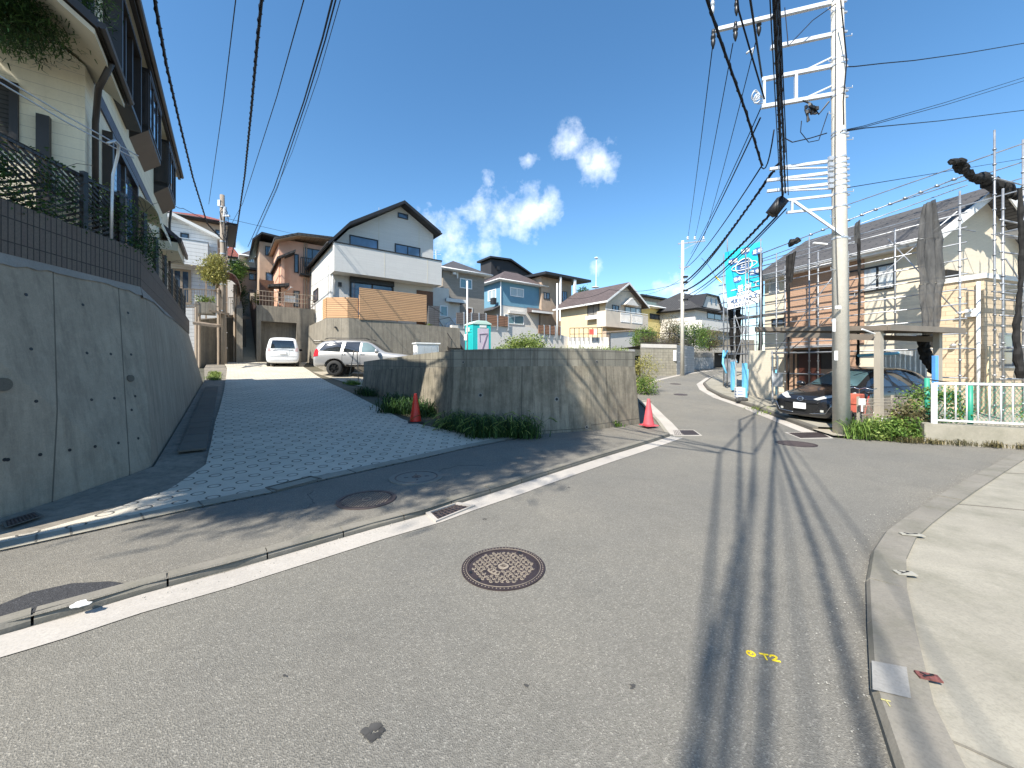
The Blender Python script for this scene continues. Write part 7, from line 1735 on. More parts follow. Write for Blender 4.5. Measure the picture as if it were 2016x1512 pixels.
def scaffold():
    fr=RF;W=fr.W
    t=thing('scaffold','galvanised pipe scaffolding around the cream and brown house, holding black netting','scaffolding',tuple(W(-1.1,-1.2,0)),AR)
    rnd=random.Random(6);vs_=[-1.35,.2,1.6,3.0,4.4,5.8,6.6,7.25]
    us=[.55,2.2,3.9,5.6]
    def mk(name,m,mat=None):
        if m.v:m.build(name,mat or M['galv_pipe'],t,True,world=True)
    def postm(u,v,z0,z1,wrap=0,zg=None):
        m=MB();m.tube([W(u,v,z0),W(u,v,z1)],.026,8)
        for k in range(int((z1 -z0)/.475)):q=W(u,v,z0+.3+k*.475);m.cyl(q,q+Vector((0,0,.04)),.045,8)
        o=m.build('post',M['galv_pipe'],t,True,world=True)
        if wrap:
            w=MB();w.tube([W(u,v,z0+.02),W(u,v,z0+wrap)],.05,9);w.build('blue_wrap',M['blue_wrap'],o,True,world=True)
    outer,inner=-1.15,-.55
    for i,v in enumerate(vs_):
        zo=[6.9,6.3,5.9,6.9,6.6,6.8,6.9,6.2][i];postm(outer,v,.0 if i != 1 else 2.6,zo,1.35 if i in (4,5,6) else 0);
        if i>2:postm(inner,v+.05,.0,zo -.5)
    for i,u in enumerate(us):
        postm(u,-2.2,0,[9.3,9.4,8.9,8.4][i],1.3 if i==0 else 0);postm(u -.1,-1.45,0,[9.0,9.0,8.7,8.0][i])
    postm(-1.15,-2.2,0,6.6)
    m=MB()
    for z in (1.2,2.1,2.55,3.0,3.45,3.9,4.35,4.8,5.3,5.75,6.2):
        m.tube([W(outer,-1.5,z),W(outer,vs_[-1]+.3,z)],.0245,6)
        if z in (2.1,3.9,5.75):m.tube([W(inner,2.0,z),W(inner,vs_[-1]+.3,z)],.0245,6)
    mk('ledger',m)
    m=MB()
    for z in (1.2,2.1,3.0,3.45,3.9,4.8,5.3,5.7,6.6,7.1,7.5,8.4):m.tube([W(-1.3,-2.2,z) if z<6.5 else W(.5,-2.2,z),W(6.2,-2.2,z)],.0245,6)
    for z in (3.9,5.7,7.5):m.tube([W(.3,-1.45,z),W(6,-1.45,z)],.021,6)
    mk('ledger',m)
    m=SM('transom',M['galv_pipe'],t)
    for z in (2.1,3.9,5.75):
        for v in vs_:m.tube([W(outer,v,z),W(inner+.2,v,z)],.02,5)
        for u in us:m.tube([W(u,-2.2,z),W(u,-1.4,z)],.02,5)
    for k,u in enumerate(us):m.tube([W(u,-2.3,8.3),W(u,3.0,8.3)],.021,5) if k<3 else None
    m.tube([W(.5,-2.2,6.9),W(.5,8.0,6.9)],.021,5)
    m=MB()
    for (a,b) in (((outer,-1.3,6.3),(outer,3.8,2.2)),((outer,4.4,2.2),(outer,1.6,5.7)),((outer,5.8,2.1),(outer,7.2,5.8)),((outer,7.2,.3),(outer,5.8,3.8)),((us[0],-2.25,6.5),(us[2],-2.25,2.3)),((outer,.4,6.0),(outer,-1.3,3.2)),((us[1],-2.25,5.6),(us[0],-2.25,7.9)),((-1.15,-2.25,4.6),(us[1],-2.25,2.0))):
        m.tube([W(*a),W(*b)],.019,6)
    mk('brace',m)
    m=SM('plank',M['galv_pipe'],t)
    for z in (2.12,3.92):m.prism([W(outer+.05,3.9,z),W(inner -.05,3.9,z),W(inner -.05,7.2,z),W(outer+.05,7.2,z)],(0,0,.04))
    m.prism([W(us[0],-2.15,5.72),W(us[0],-1.5,5.72),W(us[3],-1.5,5.72),W(us[3],-2.15,5.72)],(0,0,.04))
    # ridge safety pipe with clamps
    m=MB();a,b=W(outer,8.2,6.35),W(outer+.3,-1.9,6.9);
    # long sloping pipe pair above the roof
    p0,p1=P(1497,500,18.6),P(1905,343,14.0);m.tube([p0,p1],.024,6);m.tube([p0+Vector((0,0,-.28)),p1+Vector((0,0,-.4))],.018,6)
    for k in range(11):q=p0.lerp(p1,.3+.065*k);m.obox(q,(.12,.08,.08))
    mk('safety_pipe',m)
    # netting bundles (parts tied to the frame)
    def bundle(pts,rs,mat,name='netting'):
        m=MB();pp=[];rr=[]
        for i in range(len(pts)-1):
            for k in range(8):
                f=k/8;q=pts[i].lerp(pts[i+1],f);r=rs[i]+(rs[i+1]-rs[i])*f
                pp.append(q+rv(rnd,r*.18));rr.append(r*(1+rnd.uniform(-.2,.2)))
        pp.append(pts[-1]);rr.append(rs[-1]*.6);m.tube(pp,rr,11)
        vs=[]
        for (x,y,z) in m.v:vs.append((x+rnd.uniform(-.2,.2)*rs[0],y+rnd.uniform(-.2,.2)*rs[0],z+rnd.uniform(-.15,.15)*rs[0]))
        m.v=vs;m.build(name,mat,t,world=True)
    bundle([P(1871,318,11.6),P(1893,318,11.8),P(1896,336,11.9)],[.07,.11,.09],M['tarp']);bundle([P(1885,322,11.9),P(1905,342,12.2),P(1925,356,12.6)],[.15,.10,.08],M['tarp']);bundle([P(1915,350,12.4),P(1940,352,12.7),P(1962,378,13)],[.10,.2,.10],M['tarp']);bundle([P(1952,360,12.9),P(1978,376,13.1),P(2008,385,13.3)],[.18,.22,.14],M['tarp'])
    def sheet_hang(pts_top,pts_bot,mat,fold=.10,n=26,rows=12,name='netting'):
        m=MB();vs=[]
        for j in range(rows+1):
            for i in range(n+1):
                f=i/n;a=pts_top[0].lerp(pts_top[1],f);b=pts_bot[0].lerp(pts_bot[1],f);q=a.lerp(b,j/rows)
                w=fold*(.35+.65*math.sin(math.pi*min(1,j/rows+.15)))
                q=q+fr.v*(.6*w*math.sin(f*19+1.3*math.sin(j*.6)) )+fr.u*(w*.6*math.sin(f*13+j*.35));vs.append(q)
        m.add(vs,[(j*(n+1)+i,j*(n+1)+i+1,(j+1)*(n+1)+i+1,(j+1)*(n+1)+i) for j in range(rows) for i in range(n)]);m.build(name,mat,t,True,world=True)
    sheet_hang((P(1818,402,11.7),P(1842,392,11.6)),(P(1806,470,11.7),P(1858,470,11.6)),M['tarp_grey'],.07,rows=5)
    sheet_hang((P(1806,470,11.7),P(1858,470,11.6)),(P(1809,560,11.6),P(1860,555,11.5)),M['tarp_grey'],.10,rows=7);sheet_hang((P(1809,560,11.6),P(1860,555,11.5)),(P(1817,665,11.4),P(1840,690,11.3)),M['tarp_grey'],.07)
    bundle([P(1815,660,11.3),P(1822,700,11.3),P(1835,735,11.2)],[.12,.14,.05],M['tarp']);
    sheet_hang((P(1548,504,15.2),P(1568,494,15.1)),(P(1546,560,15.2),P(1560,556,15.1)),M['tarp'],.06,14,6);bundle([P(1556,480,15.1),P(1575,470,15.0)],[.14,.12],M['tarp']);bundle([P(1551,545,15.2),P(1553,640,15.2),P(1552,770,15.1)],[.06,.035,.03],M['tarp'])
    sheet_hang((P(1683,440,13),P(1694,432,13)),(P(1680,478,13),P(1694,480,13)),M['tarp_grey'],.05,12,6);bundle([P(1691,470,13),P(1692,560,13),P(1690,670,12.9),P(1688,720,12.9)],[.05,.03,.03,.05],M['tarp'])
    bundle([P(1497,500,17.6),P(1499,560,17.6),P(1497,690,17.6),P(1503,770,17.4)],[.09,.06,.09,.06],M['tarp']);bundle([P(1440,600,19.3),P(1441,690,19.3)],[.12,.10],M['tarp']);bundle([P(1453,600,19.3),P(1453,715,19.3)],[.12,.10],M['tarp'])
    bundle([P(2008,370,10.4),P(2012,470,10.4),P(2010,560,10.4),P(2000,650,10.4),P(2008,745,10.3)],[.04,.07,.05,.07,.10],M['tarp'])
    # light blue wrapped foot beams
    m=MB()
    for (a,b) in (((1423,708),(1432,690)),((1440,714),(1452,712)),((1690,700),(1820,692))):m.tube([P(*a,18.6 if a[0]<1500 else 12.4),P(*b,18.4 if a[0]<1500 else 12.6)],.045,7)
    m.tube([P(1425,690,18.7),P(1423,715,18.5),P(1430,735,18.3)],.05,7)
    m.build('wrapped_pipes',M['blue_wrap'],t,True,world=True)
    for (px,py0,py1,y) in ((1466,790,715,15.4),(1443,768,712,17.3)):
        m=MB();m.obox((P(px,py0,y)+P(px,py1,y))/2,(.14,.14,(P(px,py1,y)-P(px,py0,y)).z));m.build('wrapped_post',M['blue_wrap'],t,world=True)
    p1,p2=P(1468,792,15.4),P(1468,500,15.4);m=MB();m.tube([p1,p2],.026,6);m.tube([P(1498,785,16.2),P(1498,470,16.2)],.026,6);m.tube([P(1520,782,15.5),P(1520,690,15.5)],.024,6);m.tube([P(1432,760,19),P(1432,470,19)],.026,6);m.tube([P(1425,750,19.6),P(1425,500,19.6)],.026,6);mk('post',m)
    m=MB();m.tube([P(1845,760,10.8),P(1843,600,10.8)],.0,4) if False else None
    o=MB();o.obox(P(1841,735,10.6),(.09,.09,1.0));o.build('wrapped_post',basic('blue_tarp',(.10,.32,.70),.6),t,world=True)
scaffold()

def banner():
    t=thing('advertising_banner','turquoise advertising banner with Japanese lettering tied to the scaffolding','banner',tuple(P(1462,600,18.9)));y0=18.9
    tl,tr,bl,br=P(1427,497,y0),P(1500,474,y0 -.9),P(1432,610,y0),P(1497,594,y0 -.9)
    nx,nz=22,26
    def at(f,g,off=0):
        q=tl.lerp(tr,f).lerp(bl.lerp(br,f),g);k=.04*math.sin(f*9+g*5)+.03*math.sin(g*14+f*4)+.05*math.sin(f*3.1)*math.sin(g*3.1)
        return q+Vector((0,k -off,0))
    def area(f0,f1,g0,g1,mat,name,par,off=0):
        m=MB();a=max(1,int((f1 -f0)*nx));b=max(1,int((g1 -g0)*nz));vs=[at(f0+(f1 -f0)*i/a,g0+(g1 -g0)*j/b,off) for j in range(b+1) for i in range(a+1)]
        m.add(vs,[(j*(a+1)+i,j*(a+1)+i+1,(j+1)*(a+1)+i+1,(j+1)*(a+1)+i) for j in range(b) for i in range(a)]);return m.build(name,mat,par,True,world=True)
    c=area(0,1,0,.80,M['banner'],'cloth',t);w=area(0,1,.80,1,M['banner_white'],'lower_cloth',t)
    def oval(cf,cg,rf,rg,mat,name,par,off=.02,ring=False):
        m=MB();n=26;vs=[at(cf,cg,off)]+[at(cf+rf*math.cos(2*math.pi*k/n),cg+rg*math.sin(2*math.pi*k/n),off) for k in range(n)]
        if ring:m.tube([at(cf+rf*math.cos(2*math.pi*k/n),cg+rg*math.sin(2*math.pi*k/n),off+.01) for k in range(n+1)],.022,4)
        else:m.add(vs,[(0,k+1,(k+1)%n+1) for k in range(n)])
        return m.build(name,mat,par,world=True)
    # kanji strokes on a unit square, y down
    K={'一':[[(0,.5),(1,.5)]],
         '括':[[(.05,.25),(.38,.2)],[(.22,0),(.22,1),(.1,.9)],[(.02,.65),(.4,.5)],[(.5,.08),(.9,.02)],[(.45,.3),(1,.3)],[(.72,.05),(.72,.55)],[(.5,.58),(.95,.58),(.93,.98),(.52,.98),(.5,.58)]],
         '施':[[(.22,0),(.22,.18)],[(.02,.2),(.45,.2)],[(.2,.22),(.15,.7),(.02,.98)],[(.2,.45),(.4,.45),(.36,.95),(.26,.92)],[(.62,0),(.5,.25)],[(.58,.12),(1,.12)],[(.5,.48),(.95,.38),(.9,.72)],[(.72,.25),(.72,.85)],[(.56,.4),(.56,.95),(1,.95),(1,.8)]],
         '工':[[(.1,.1),(.9,.1)],[(.5,.1),(.5,.9)],[(0,.9),(1,.9)]],
         '防':[[(.08,.05),(.08,1)],[(.08,.05),(.38,.05),(.25,.38),(.4,.6),(.15,.7)],[(.7,0),(.7,.2)],[(.45,.25),(1,.25)],[(.66,.25),(.62,.65),(.42,1)],[(.64,.5),(.92,.5),(.88,.95),(.75,.9)]],
         '水':[[(.5,0),(.5,.95),(.38,.88)],[(.08,.3),(.38,.3),(.05,.8)],[(.9,.15),(.58,.42)],[(.55,.35),(.98,.88)]],
         '塗':[[(.1,.05),(.25,.15)],[(.05,.3),(.2,.4)],[(.05,.65),(.25,.45)],[(.65,0),(.35,.3)],[(.65,0),(.98,.28)],[(.45,.3),(.85,.3)],[(.65,.3),(.65,.95)],[(.4,.45),(.9,.45)],[(.25,.7),(.95,.7)],[(.1,.97),(1,.97)]],
         '装':[[(.12,.05),(.22,.2)],[(.32,0),(.32,.42)],[(.05,.4),(.3,.28)],[(.5,.15),(1,.15)],[(.75,0),(.75,.4)],[(.55,.4),(.95,.4)],[(.05,.55),(.95,.55)],[(.5,.45),(.15,.85)],[(.4,.65),(.4,.95),(.6,.88)],[(.5,.6),(.95,.98)]],
         '足':[[(.2,.05),(.8,.05),(.78,.35),(.22,.35),(.2,.05)],[(.5,.35),(.5,.9)],[(.5,.6),(.85,.6)],[(.25,.5),(.2,.8),(.05,1)],[(.2,.75),(.5,.93),(.98,.95)]],
         '場':[[(.02,.35),(.36,.35)],[(.2,.1),(.2,.8)],[(.02,.85),(.38,.75)],[(.5,.05),(.88,.05),(.88,.4),(.5,.4),(.5,.05)],[(.5,.22),(.88,.22)],[(.4,.52),(1,.52)],[(.6,.55),(.42,.8)],[(.55,.65),(.95,.65),(.88,.98),(.78,.92)],[(.7,.68),(.5,.98)]],
         '外':[[(.25,0),(.05,.45)],[(.22,.15),(.48,.15),(.3,.7),(.02,.98)],[(.2,.35),(.4,.55)],[(.7,0),(.7,1)],[(.7,.4),(.98,.62)]],
         '壁':[[(.08,.05),(.42,.05),(.42,.2),(.1,.2)],[(.08,.05),(.02,.6)],[(.12,.32),(.4,.32),(.4,.5),(.12,.5),(.12,.32)],[(.7,0),(.7,.08)],[(.52,.12),(.95,.12)],[(.6,.16),(.64,.26)],[(.86,.16),(.8,.26)],[(.5,.3),(.98,.3)],[(.55,.42),(.94,.42)],[(.74,.3),(.74,.58)],[(.25,.74),(.78,.74)],[(.5,.6),(.5,.96)],[(.05,.97),(.98,.97)]],
         'ベ':[[(.02,.6),(.35,.2),(.98,.8)],[(.68,.05),(.78,.2)],[(.85,0),(.95,.15)]],'ス':[[(.12,.1),(.82,.1),(.5,.6),(.05,.95)],[(.52,.55),(.92,.95)]],'ト':[[(.35,0),(.35,1)],[(.35,.38),(.8,.6)]],
         'ハ':[[(.35,.15),(.05,.9)],[(.6,.15),(.95,.9)]],'ウ':[[(.5,0),(.5,.2)],[(.1,.45),(.1,.22),(.9,.22),(.8,.6),(.4,.98)]],'イ':[[(.8,.05),(.1,.55)],[(.5,.3),(.5,1)]],'ン':[[(.1,.15),(.35,.32)],[(.1,.9),(.9,.25)]]}
    def text(chars,f0,g0,sz,gap,mat,name,par,w,off=.035):
        m=MB();asp=1.68   # banner height / width
        for i,ch in enumerate(chars):
            for st in K.get(ch,[]):
                p=[at(f0+i*gap+x*sz,g0+y*sz/asp,off) for x,y in st]
                for a,b in zip(p,p[1:]):
                    d=(b -a)
                    if d.length>1e-4:d=d.normalized()*w*.4;m.beam(a -d,b+d,w,.012,(0,1,0))
        m.build(name,mat,par,world=True)
    Wm,Nv=M['banner_white'],M['banner_navy']
    for (cf,cg,s) in ((.22,.20,'外壁'),(.55,.08,'塗装'),(.88,.15,'足場'),(.34,.52,'防水'),(.82,.48,'足場')):
        o=oval(cf,cg,.135,.062,Nv,'oval_badge',c);text(s,cf -.115,cg -.032,.10,.125,Wm,'badge_text',o,.032)
    o=oval(.52,.33,.20,.13,Nv,'emblem',c);oval(.52,.33,.25,.12,Wm,'emblem_ring',o,.03,True);oval(.52,.33,.36,.06,Wm,'emblem_ring',o,.035,True)
    text('工工',.42,.30,.09,.11,Wm,'emblem_text',o,.03)
    text('一括施工',.12,.64,.16,.215,Wm,'large_text',c,.05)
    text('外壁塗装水',.30,.755,.07,.09,Wm,'small_text',c,.02)
    text('ベストハウス',.10,.85,.11,.135,Nv,'company_name',w,.032);text('イウント外',.2,.945,.06,.08,Nv,'small_text',w,.018)
banner()

def carport():
    fr=RF;t=fr.root('carport','brown carport with a thin sloping roof over the dark grey car','carport');W=fr.W
    zc=2.58
    m=MB();m.prism([(-5.35,-1.8,zc),(-5.35,1.9,zc+.28),(-5.35,1.9,zc+.33),(-5.35,-1.8,zc+.05)],(3.2,0,0));m.build('roof_sheet',M['carport'],t)
    m=MB();m.box((-5.4,-1.86,zc -.08),(-2.1,-1.8,zc+.07));m.box((-5.4,1.9,zc+.18),(-2.1,1.96,zc+.36))
    for u in (-5.35,-4.55,-3.75,-2.95,-2.2):m.beam((u,-1.8,zc -.04),(u,1.9,zc+.24),.05,.08)
    m.build('roof_frame',M['carport'],t)
    for px in (1730,1846):
        u=fr.hv(px,700,-1.55)[0];m=MB();m.box((u -.07,-1.62,-.1),(u+.07,-1.48,zc -.05));m.build('post',M['carport_post'],t)
        m=MB();m.beam((u,-1.55,zc -.25),(u,.9,zc+.02),.10,.16);m.build('cantilever_arm',M['carport'],t)
    m=MB();a,b=P(1697,648,9.9),P(1722,657,10.0);m.tube([a,b],.02,6);m.build('stay',M['white_metal'],t,world=True)
    t=thing('corrugated_fence','corrugated grey sheets leaning behind the parked car','fence',tuple(W(-1.2,-.8,0)),AR);m=MB();n=46;vs=[]
    a,b=P(1735,745,12.9),P(1826,745,11.9)
    for i in range(n+1):
        q=a.lerp(b,i/n)+fr.v*(.04*math.sin(i*1.25));vs+=[(q.x,q.y,0),(q.x,q.y,2.0)]
    m.add(vs,[(2*i,2*i+2,2*i+3,2*i+1) for i in range(n)]);m.build('sheets',M['galv'],t,True,world=True)
carport()

def street_pole():
    base=Vector((7.93,9.04,G(7.93,9.04)));X,Y=base.x,base.y
    t=thing('utility_pole','big round concrete utility pole with many white crossarms, right of the road','utility pole',tuple(base))
    m=MB();top=Vector((X -.14,Y,13.5));m.tube([base -Vector((0,0,.2)),base.lerp(top,.5),top],[.172,.14,.105],24);m.build('shaft',M['pole_conc'],t,True,world=True)
    def ax(z):return base.lerp(top,(z -base.z)/(top.z -base.z))
    ad=Vector((-.955,.297,0));nd=Vector((.297,.955,0))
    def zat(py,y=9.04):return EYE+(HY -py)/F*y
    def arm(py,px_end,name='crossarm',w=.075,start=.13,side=0,brace=0,mat=None):
        z=zat(py);o=ax(z)+nd*side;r=(px_end -CX)/F;tt=(o.x -r*o.y)/(r*ad.y -ad.x);e=o+ad*tt;s=o+ad*start
        m=MB();m.beam(s,e,w,w);
        if brace:m.beam(ax(z)+ad*.1+Vector((0,0,brace)),s.lerp(e,.42),.04,.03)
        m.build(name,mat or M['arm'],t,world=True);return s,e,z
    A1=arm(3,1405,w=.09);A2=arm(66,1517,w=.085)
    z1,z2=zat(3),zat(66);q=A1[0].lerp(A1[1],.44);m=SM('arm_brace',M['arm'],t);m.beam(q,Vector((q.x,q.y,A2[2])),.08,.06,ad);
    B1=arm(128,1500,w=.085,brace=.22);B2=arm(184,1499,w=.085,brace=.22)
    q=B1[0].lerp(B1[1],.5);m.beam(q,Vector((q.x,q.y,B2[2])),.08,.06,ad);q=B1[1]-ad*.05;m.beam(q,Vector((q.x,q.y,B2[2])),.07,.05,ad)
    C=[]
    for py,pe in ((315,1515),(338,1510),(360,1510)):C.append(arm(py,pe,w=.065))
    for (z0,dz) in ((C[0][2],-.16),(C[1][2],-.14),(C[2][2],-.12)):
        s=ax(z0+dz)+ad*.13;e=ax(z0)+ad*1.15+Vector((0,0,-.035));m.beam(s,e,.045,.03)
    D1=arm(383,1548,w=.055);D2=arm(408,1548,w=.055)
    q=D1[1]-ad*.12;m.beam(q,Vector((q.x,q.y,D2[2])),.06,.04,ad);m.beam(q,ax(zat(468))+nd*-.15,.06,.05)
    m=SM('band',M['galv'],t)
    for py in (2,24,62,118,130,178,190,262,268,312,324,333,345,356,367,383,408,470):
        z=zat(py);c=ax(z);f=(z -base.z)/(13.2);r=.172-.067*f;m.ring((c.x,c.y,z),r,r+.012,-.02,.02,20);m.obox((c.x+r+.05,c.y,z),(.11,.04,.04)) if py%2==0 or py>300 else None
        if py>300 and py<375:m.obox((c.x -r -.05,c.y,z),(.12,.06,.09))
    m=MB()
    for k in range(16):
        z=2.6+k*.62;c=ax(z);sg=1 if k%2 else -1;r=.15;a=c+Vector((sg*r,-.05,0));b=a+Vector((sg*.13,-.02,0));m.tube([a,b,b+Vector((0,0,.05))],.009,5)
    m.build('step_bolts',M['galv'],t,world=True)
    m=MB()
    for (px,py,w,h) in ((1650,605,.13,.07),(1646,700,.07,.22),(1642,640,.06,.3)):
        q=P(px,py,8.86);m.obox(q,(w,.02,h))
    m.build('labels',M['white_metal'],t,world=True)
    m=MB();m.tube([P(1646,0,8.9),P(1644,400,8.89),P(1650,600,8.87)],.007,5);m.build('riser_cable',M['cable'],t,world=True)
    m=MB();q=P(1628,481,8.9);m.beam(q,q+Vector((-.28,.05,.05)),.06,.03);m.build('lamp_bracket',M['white_metal'],t,world=True)
    for (px,py,r) in ((1404,70,.055),(1448,55,.055),(1494,45,.055),(1403,5,.05),(1450,5,.05)):
        q=P(px,py,9.6);m=MB()
        m.lathe(q,[(.02,.16),(r*.7,.14),(r*.8,.06),(r*.45,.04),(r,0),(r*1.1,-.07),(r*.5,-.09),(r,-.14),(r*.9,-.22),(.015,-.34)],12);m.build('insulator',M['galv'] if px%2 else M['black_metal'],t,True,world=True)
    m=MB();rnd=random.Random(4);c=P(1597,205,9.0)
    for k in range(14):q=c+Vector((rnd.uniform(-.12,.14),rnd.uniform(-.06,.06),-rnd.uniform(0,.22)));m.obox(q,(.06,.05,.07),rnd.random())
    m.tube([P(1580,198,9.1),c,P(1612,225,9.0),P(1632,200,8.9)],.02,5)
    for (a,b) in (((1585,215),(1593,238)),((1590,222),(1590,240))):m.tube([P(*a,9),P(*b,9)],.022,6)
    m.build('line_fuses',M['black_metal'],t,world=True)
    c=P(1491,190,9.7);m=MB()
    for k in range(5):
        q=c+Vector((rnd.uniform(-.1,.1),0,rnd.uniform(-.1,.1)));m.ring((0,0,0),0,0,0,0,3) if False else None
        pts=[q+Vector((.07*math.cos(a)*(1+.2*k),.03*math.sin(a*2),.11*math.sin(a))) for a in [6.283*i/12 for i in range(12)]];m.tube(pts,.014,5)
    m.tube([P(1470,105,9.7),P(1483,95,9.7),P(1480,108,9.7)],.03,5)
    m.build('cable_clamps',M['arm'],t,True,world=True)
    m=MB();m.tube([P(1520,415,9.3),P(1540,396,9.2)],[.10,.10],10);m.obox(P(1530,407,9.25),(.22,.2,.42),0,R(10),R(35));m.build('splice_box',M['black'],t,True,world=True)
street_pole()

def far_pole():
    p=gp(1343,736);p=P(1343,736,28.0);t=thing('utility_pole','thinner concrete utility pole at the bend up the road','utility pole',(p.x,p.y,p.z));top=P(1344,474,28)
    m=MB();m.tube([p -Vector((0,0,.4)),top],.155,14,.10);m.build('shaft',M['pole_conc'],t,True,world=True)
    m=MB();m.beam(P(1335,480,28),P(1388,474,28),.09,.09);m.beam(P(1344,492,28),P(1372,478,28),.05,.05)
    m.beam(P(1338,527,28),P(1358,525,28),.08,.08);m.build('crossarm',M['galv'],t,world=True)
    for px in (1354,1368,1385):m=MB();m.lathe(P(px,472,28),[(.05,0),(.09,.05),(.05,.1),(.09,.16),(.04,.24)],8);m.build('insulator',M['white_metal'],t,world=True)
    m=MB();rnd=random.Random(2)
    for k in range(26):py=505+k*8.6;q=P(1344,py,28);sg=1 if k%2 else -1;m.tube([q,q+Vector((sg*.32,0,.0))],.014,4)
    m.build('step_bolts',M['galv'],t,world=True)
    m=MB()
    for py in (545,556,572,590):m.obox(P(1349,py,27.9),(.35,.2,.12))
    m.build('cable_brackets',M['black_metal'],t,world=True)
    p=P(441,722,21.8);t=thing('utility_pole','weathered concrete utility pole on the left beside the beige steel deck','utility pole',(p.x,p.y,p.z));top=P(437.5,384,21.8)
    m=MB();m.tube([p -Vector((0,0,.4)),top],.155,14,.115);m.build('shaft',M['pole_old'],t,True,world=True)
    m=MB()
    for py in (408,437,476,500,560,612):q=P(439,py,21.8);m.ring(tuple(q),.12,.155,-.03,.03,12)
    m.obox(P(446,425,21.7),(.35,.12,.1));m.obox(P(443,415,21.7),(.12,.12,.45));m.obox(P(432,400,21.7),(.15,.12,.35))
    for k in range(18):q=P(439,430+k*15,21.8);sg=1 if k%2 else -1;m.tube([q,q+Vector((sg*.27,0,0))],.012,4)
    m.build('brackets',M['galv'],t,world=True)
    m=MB();rnd=random.Random(5)
    for k in range(7):
        a=P(440+rnd.uniform(-3,3),rnd.uniform(405,470),21.65);m.tube([a,a+Vector((rnd.uniform(-.4,.4),0,rnd.uniform(-.5,.1))),P(446,rnd.uniform(420,520),21.65)],.018,4)
    m.build('cable_loops',M['cable'],t,world=True)
far_pole()

# ------------------------------------------------------------------ overhead cables
def cable(pts,r,label,sag=0,group='overhead cables',wrap=False,name='power_cable'):
    pts=[Vector(p) for p in pts];pp=[]
    for a,b in zip(pts,pts[1:]):
        n=max(6,int((b -a).length/1.2));
        for k in range(n):f=k/n;q=a.lerp(b,f);q.z -= sag*4*f*(1-f);pp.append(q)
    pp.append(pts[-1]);m=MB();m.tube(pp,r,6)
    if wrap:                              # a hanger cable spiralled round the messenger
        L=[0];
        for a,b in zip(pp,pp[1:]):L.append(L[-1]+(b -a).length)
        q=[];d=0;i=0
        while d<L[-1]:
            while L[i+1]<d:i+=1
            f=(d -L[i])/(L[i+1]-L[i]);c=pp[i].lerp(pp[i+1],f);a=d/.42*6.283;q.append(c+Vector((math.cos(a),0,math.sin(a)))*r*1.35);d+=.09
        if len(q)>2:m.tube(q,r*.55,4)
    o=m.build(name,M['cable'],None,True);tag(o,label,'cable',group);return o
bk=lambda off,z,d=14:Vector((.82*off -.57*d,-.57*off -.82*d,z))      # a point behind the camera on the line of the road
# bundle from the near pole back over the camera
bb=lambda off,z:(bk(off,z,2.5),bk(off*1.3,z+.3,14))
J1=Vector((-.7,.45,8.6));J2=Vector((.2,.8,8.0))
bset=[(P(1541,395,9.35),P(1524,0,4.6),bb(.30,7),.022,'thick black telephone bundle running down past the white crossarms of the near pole, leftmost strand',True),
        (P(1537,345,9.4),P(1528,0,4.7),bb(-.03,7.2),.022,'black telephone cable in the middle of the bundle above the near crossarms',True),
        (P(1546,380,9.3),P(1532,0,4.9),bb(.45,7.3),.016,'thin black telephone cable, right strand of the bundle above the near crossarms',True),
        (P(1533,322,9.45),P(1516,0,5.2),bb(.12,7.6),.009,'black cable left of the telephone bundle above the near crossarms',False),
        (P(1552,384,9.25),P(1535,0,5.4),bb(.66,7.8),.009,'thin outer cable on the right of the telephone bundle',False)]
for a,b,c,r,lb,wr in bset:cable([a,b,*c],r,lb,0,wrap=wr)
cable([P(1538,200,9.5),P(1524,60,9.3),P(1517,-200,9.2)],.018,'black jumper cable hanging beside the two top crossarms',0)
cable([P(1500,326,8.8),P(1469,222,7.6),P(1422,90,6.4),P(1392,0,5.8),bk(-.26,7.6,3),bk(-.28,7.8,12)],.022,'twisted black service cable crossing diagonally in front of the upper crossarms',0,wrap=True)
cable([P(1505,195,9.3),P(1480,110,8.4),P(1454,20,7.8),P(1448,-40,7.3),bk(-.2,9.2,3),bk(-.2,9.4,12)],.018,'dark high cable passing the left tips of the middle crossarms',0)
# forward runs to the far pole
F_=[(P(1403,90,9.6),P(1354,470,28),.012,'thin high-voltage wire from the tip of the top crossarm to the far pole'),(P(1443,85,9.6),P(1368,470,28),.012,'second thin high-voltage wire from the top crossarm to the far pole'),(P(1489,78,9.6),P(1385,470,28),.012,'third thin high-voltage wire from the top crossarm to the far pole'),
      (P(1500,208,9.5),P(1360,500,28),.014,'low-voltage wire from the lower double crossarm to the far pole'),(P(1497,232,9.5),P(1350,524,28),.020,'black low-voltage cable from the double crossarm down to the far pole'),(P(1524,255,9.4),P(1500,330,10.5),.016,'short black cable joining the diagonal service cable above the banner'),
      (P(1500,326,8.8),P(1346,530,28),.018,'black cable from the diagonal service cable to the far pole'),(P(1533,322,9.45),P(1347,556,28),.030,'thick telephone cable from the upper short crossarm to the far pole'),(P(1512,350,9.5),P(1346,562,28),.026,'thick telephone cable from the middle short crossarm to the far pole'),
      (P(1541,395,9.35),P(1348,572,28),.030,'thick telephone cable from the splice box to the far pole'),(P(1530,425,9.4),P(1346,583,28),.022,'lower telephone cable drooping over the banner to the far pole'),(P(1548,411,9.3),P(1347,590,28),.016,'lowest thin cable from the near pole to the far pole')]
for i,(a,b,r,lb) in enumerate(F_):cable([a,b],r,lb,.22 if i<5 else .35,wrap=(i in (7,9)))
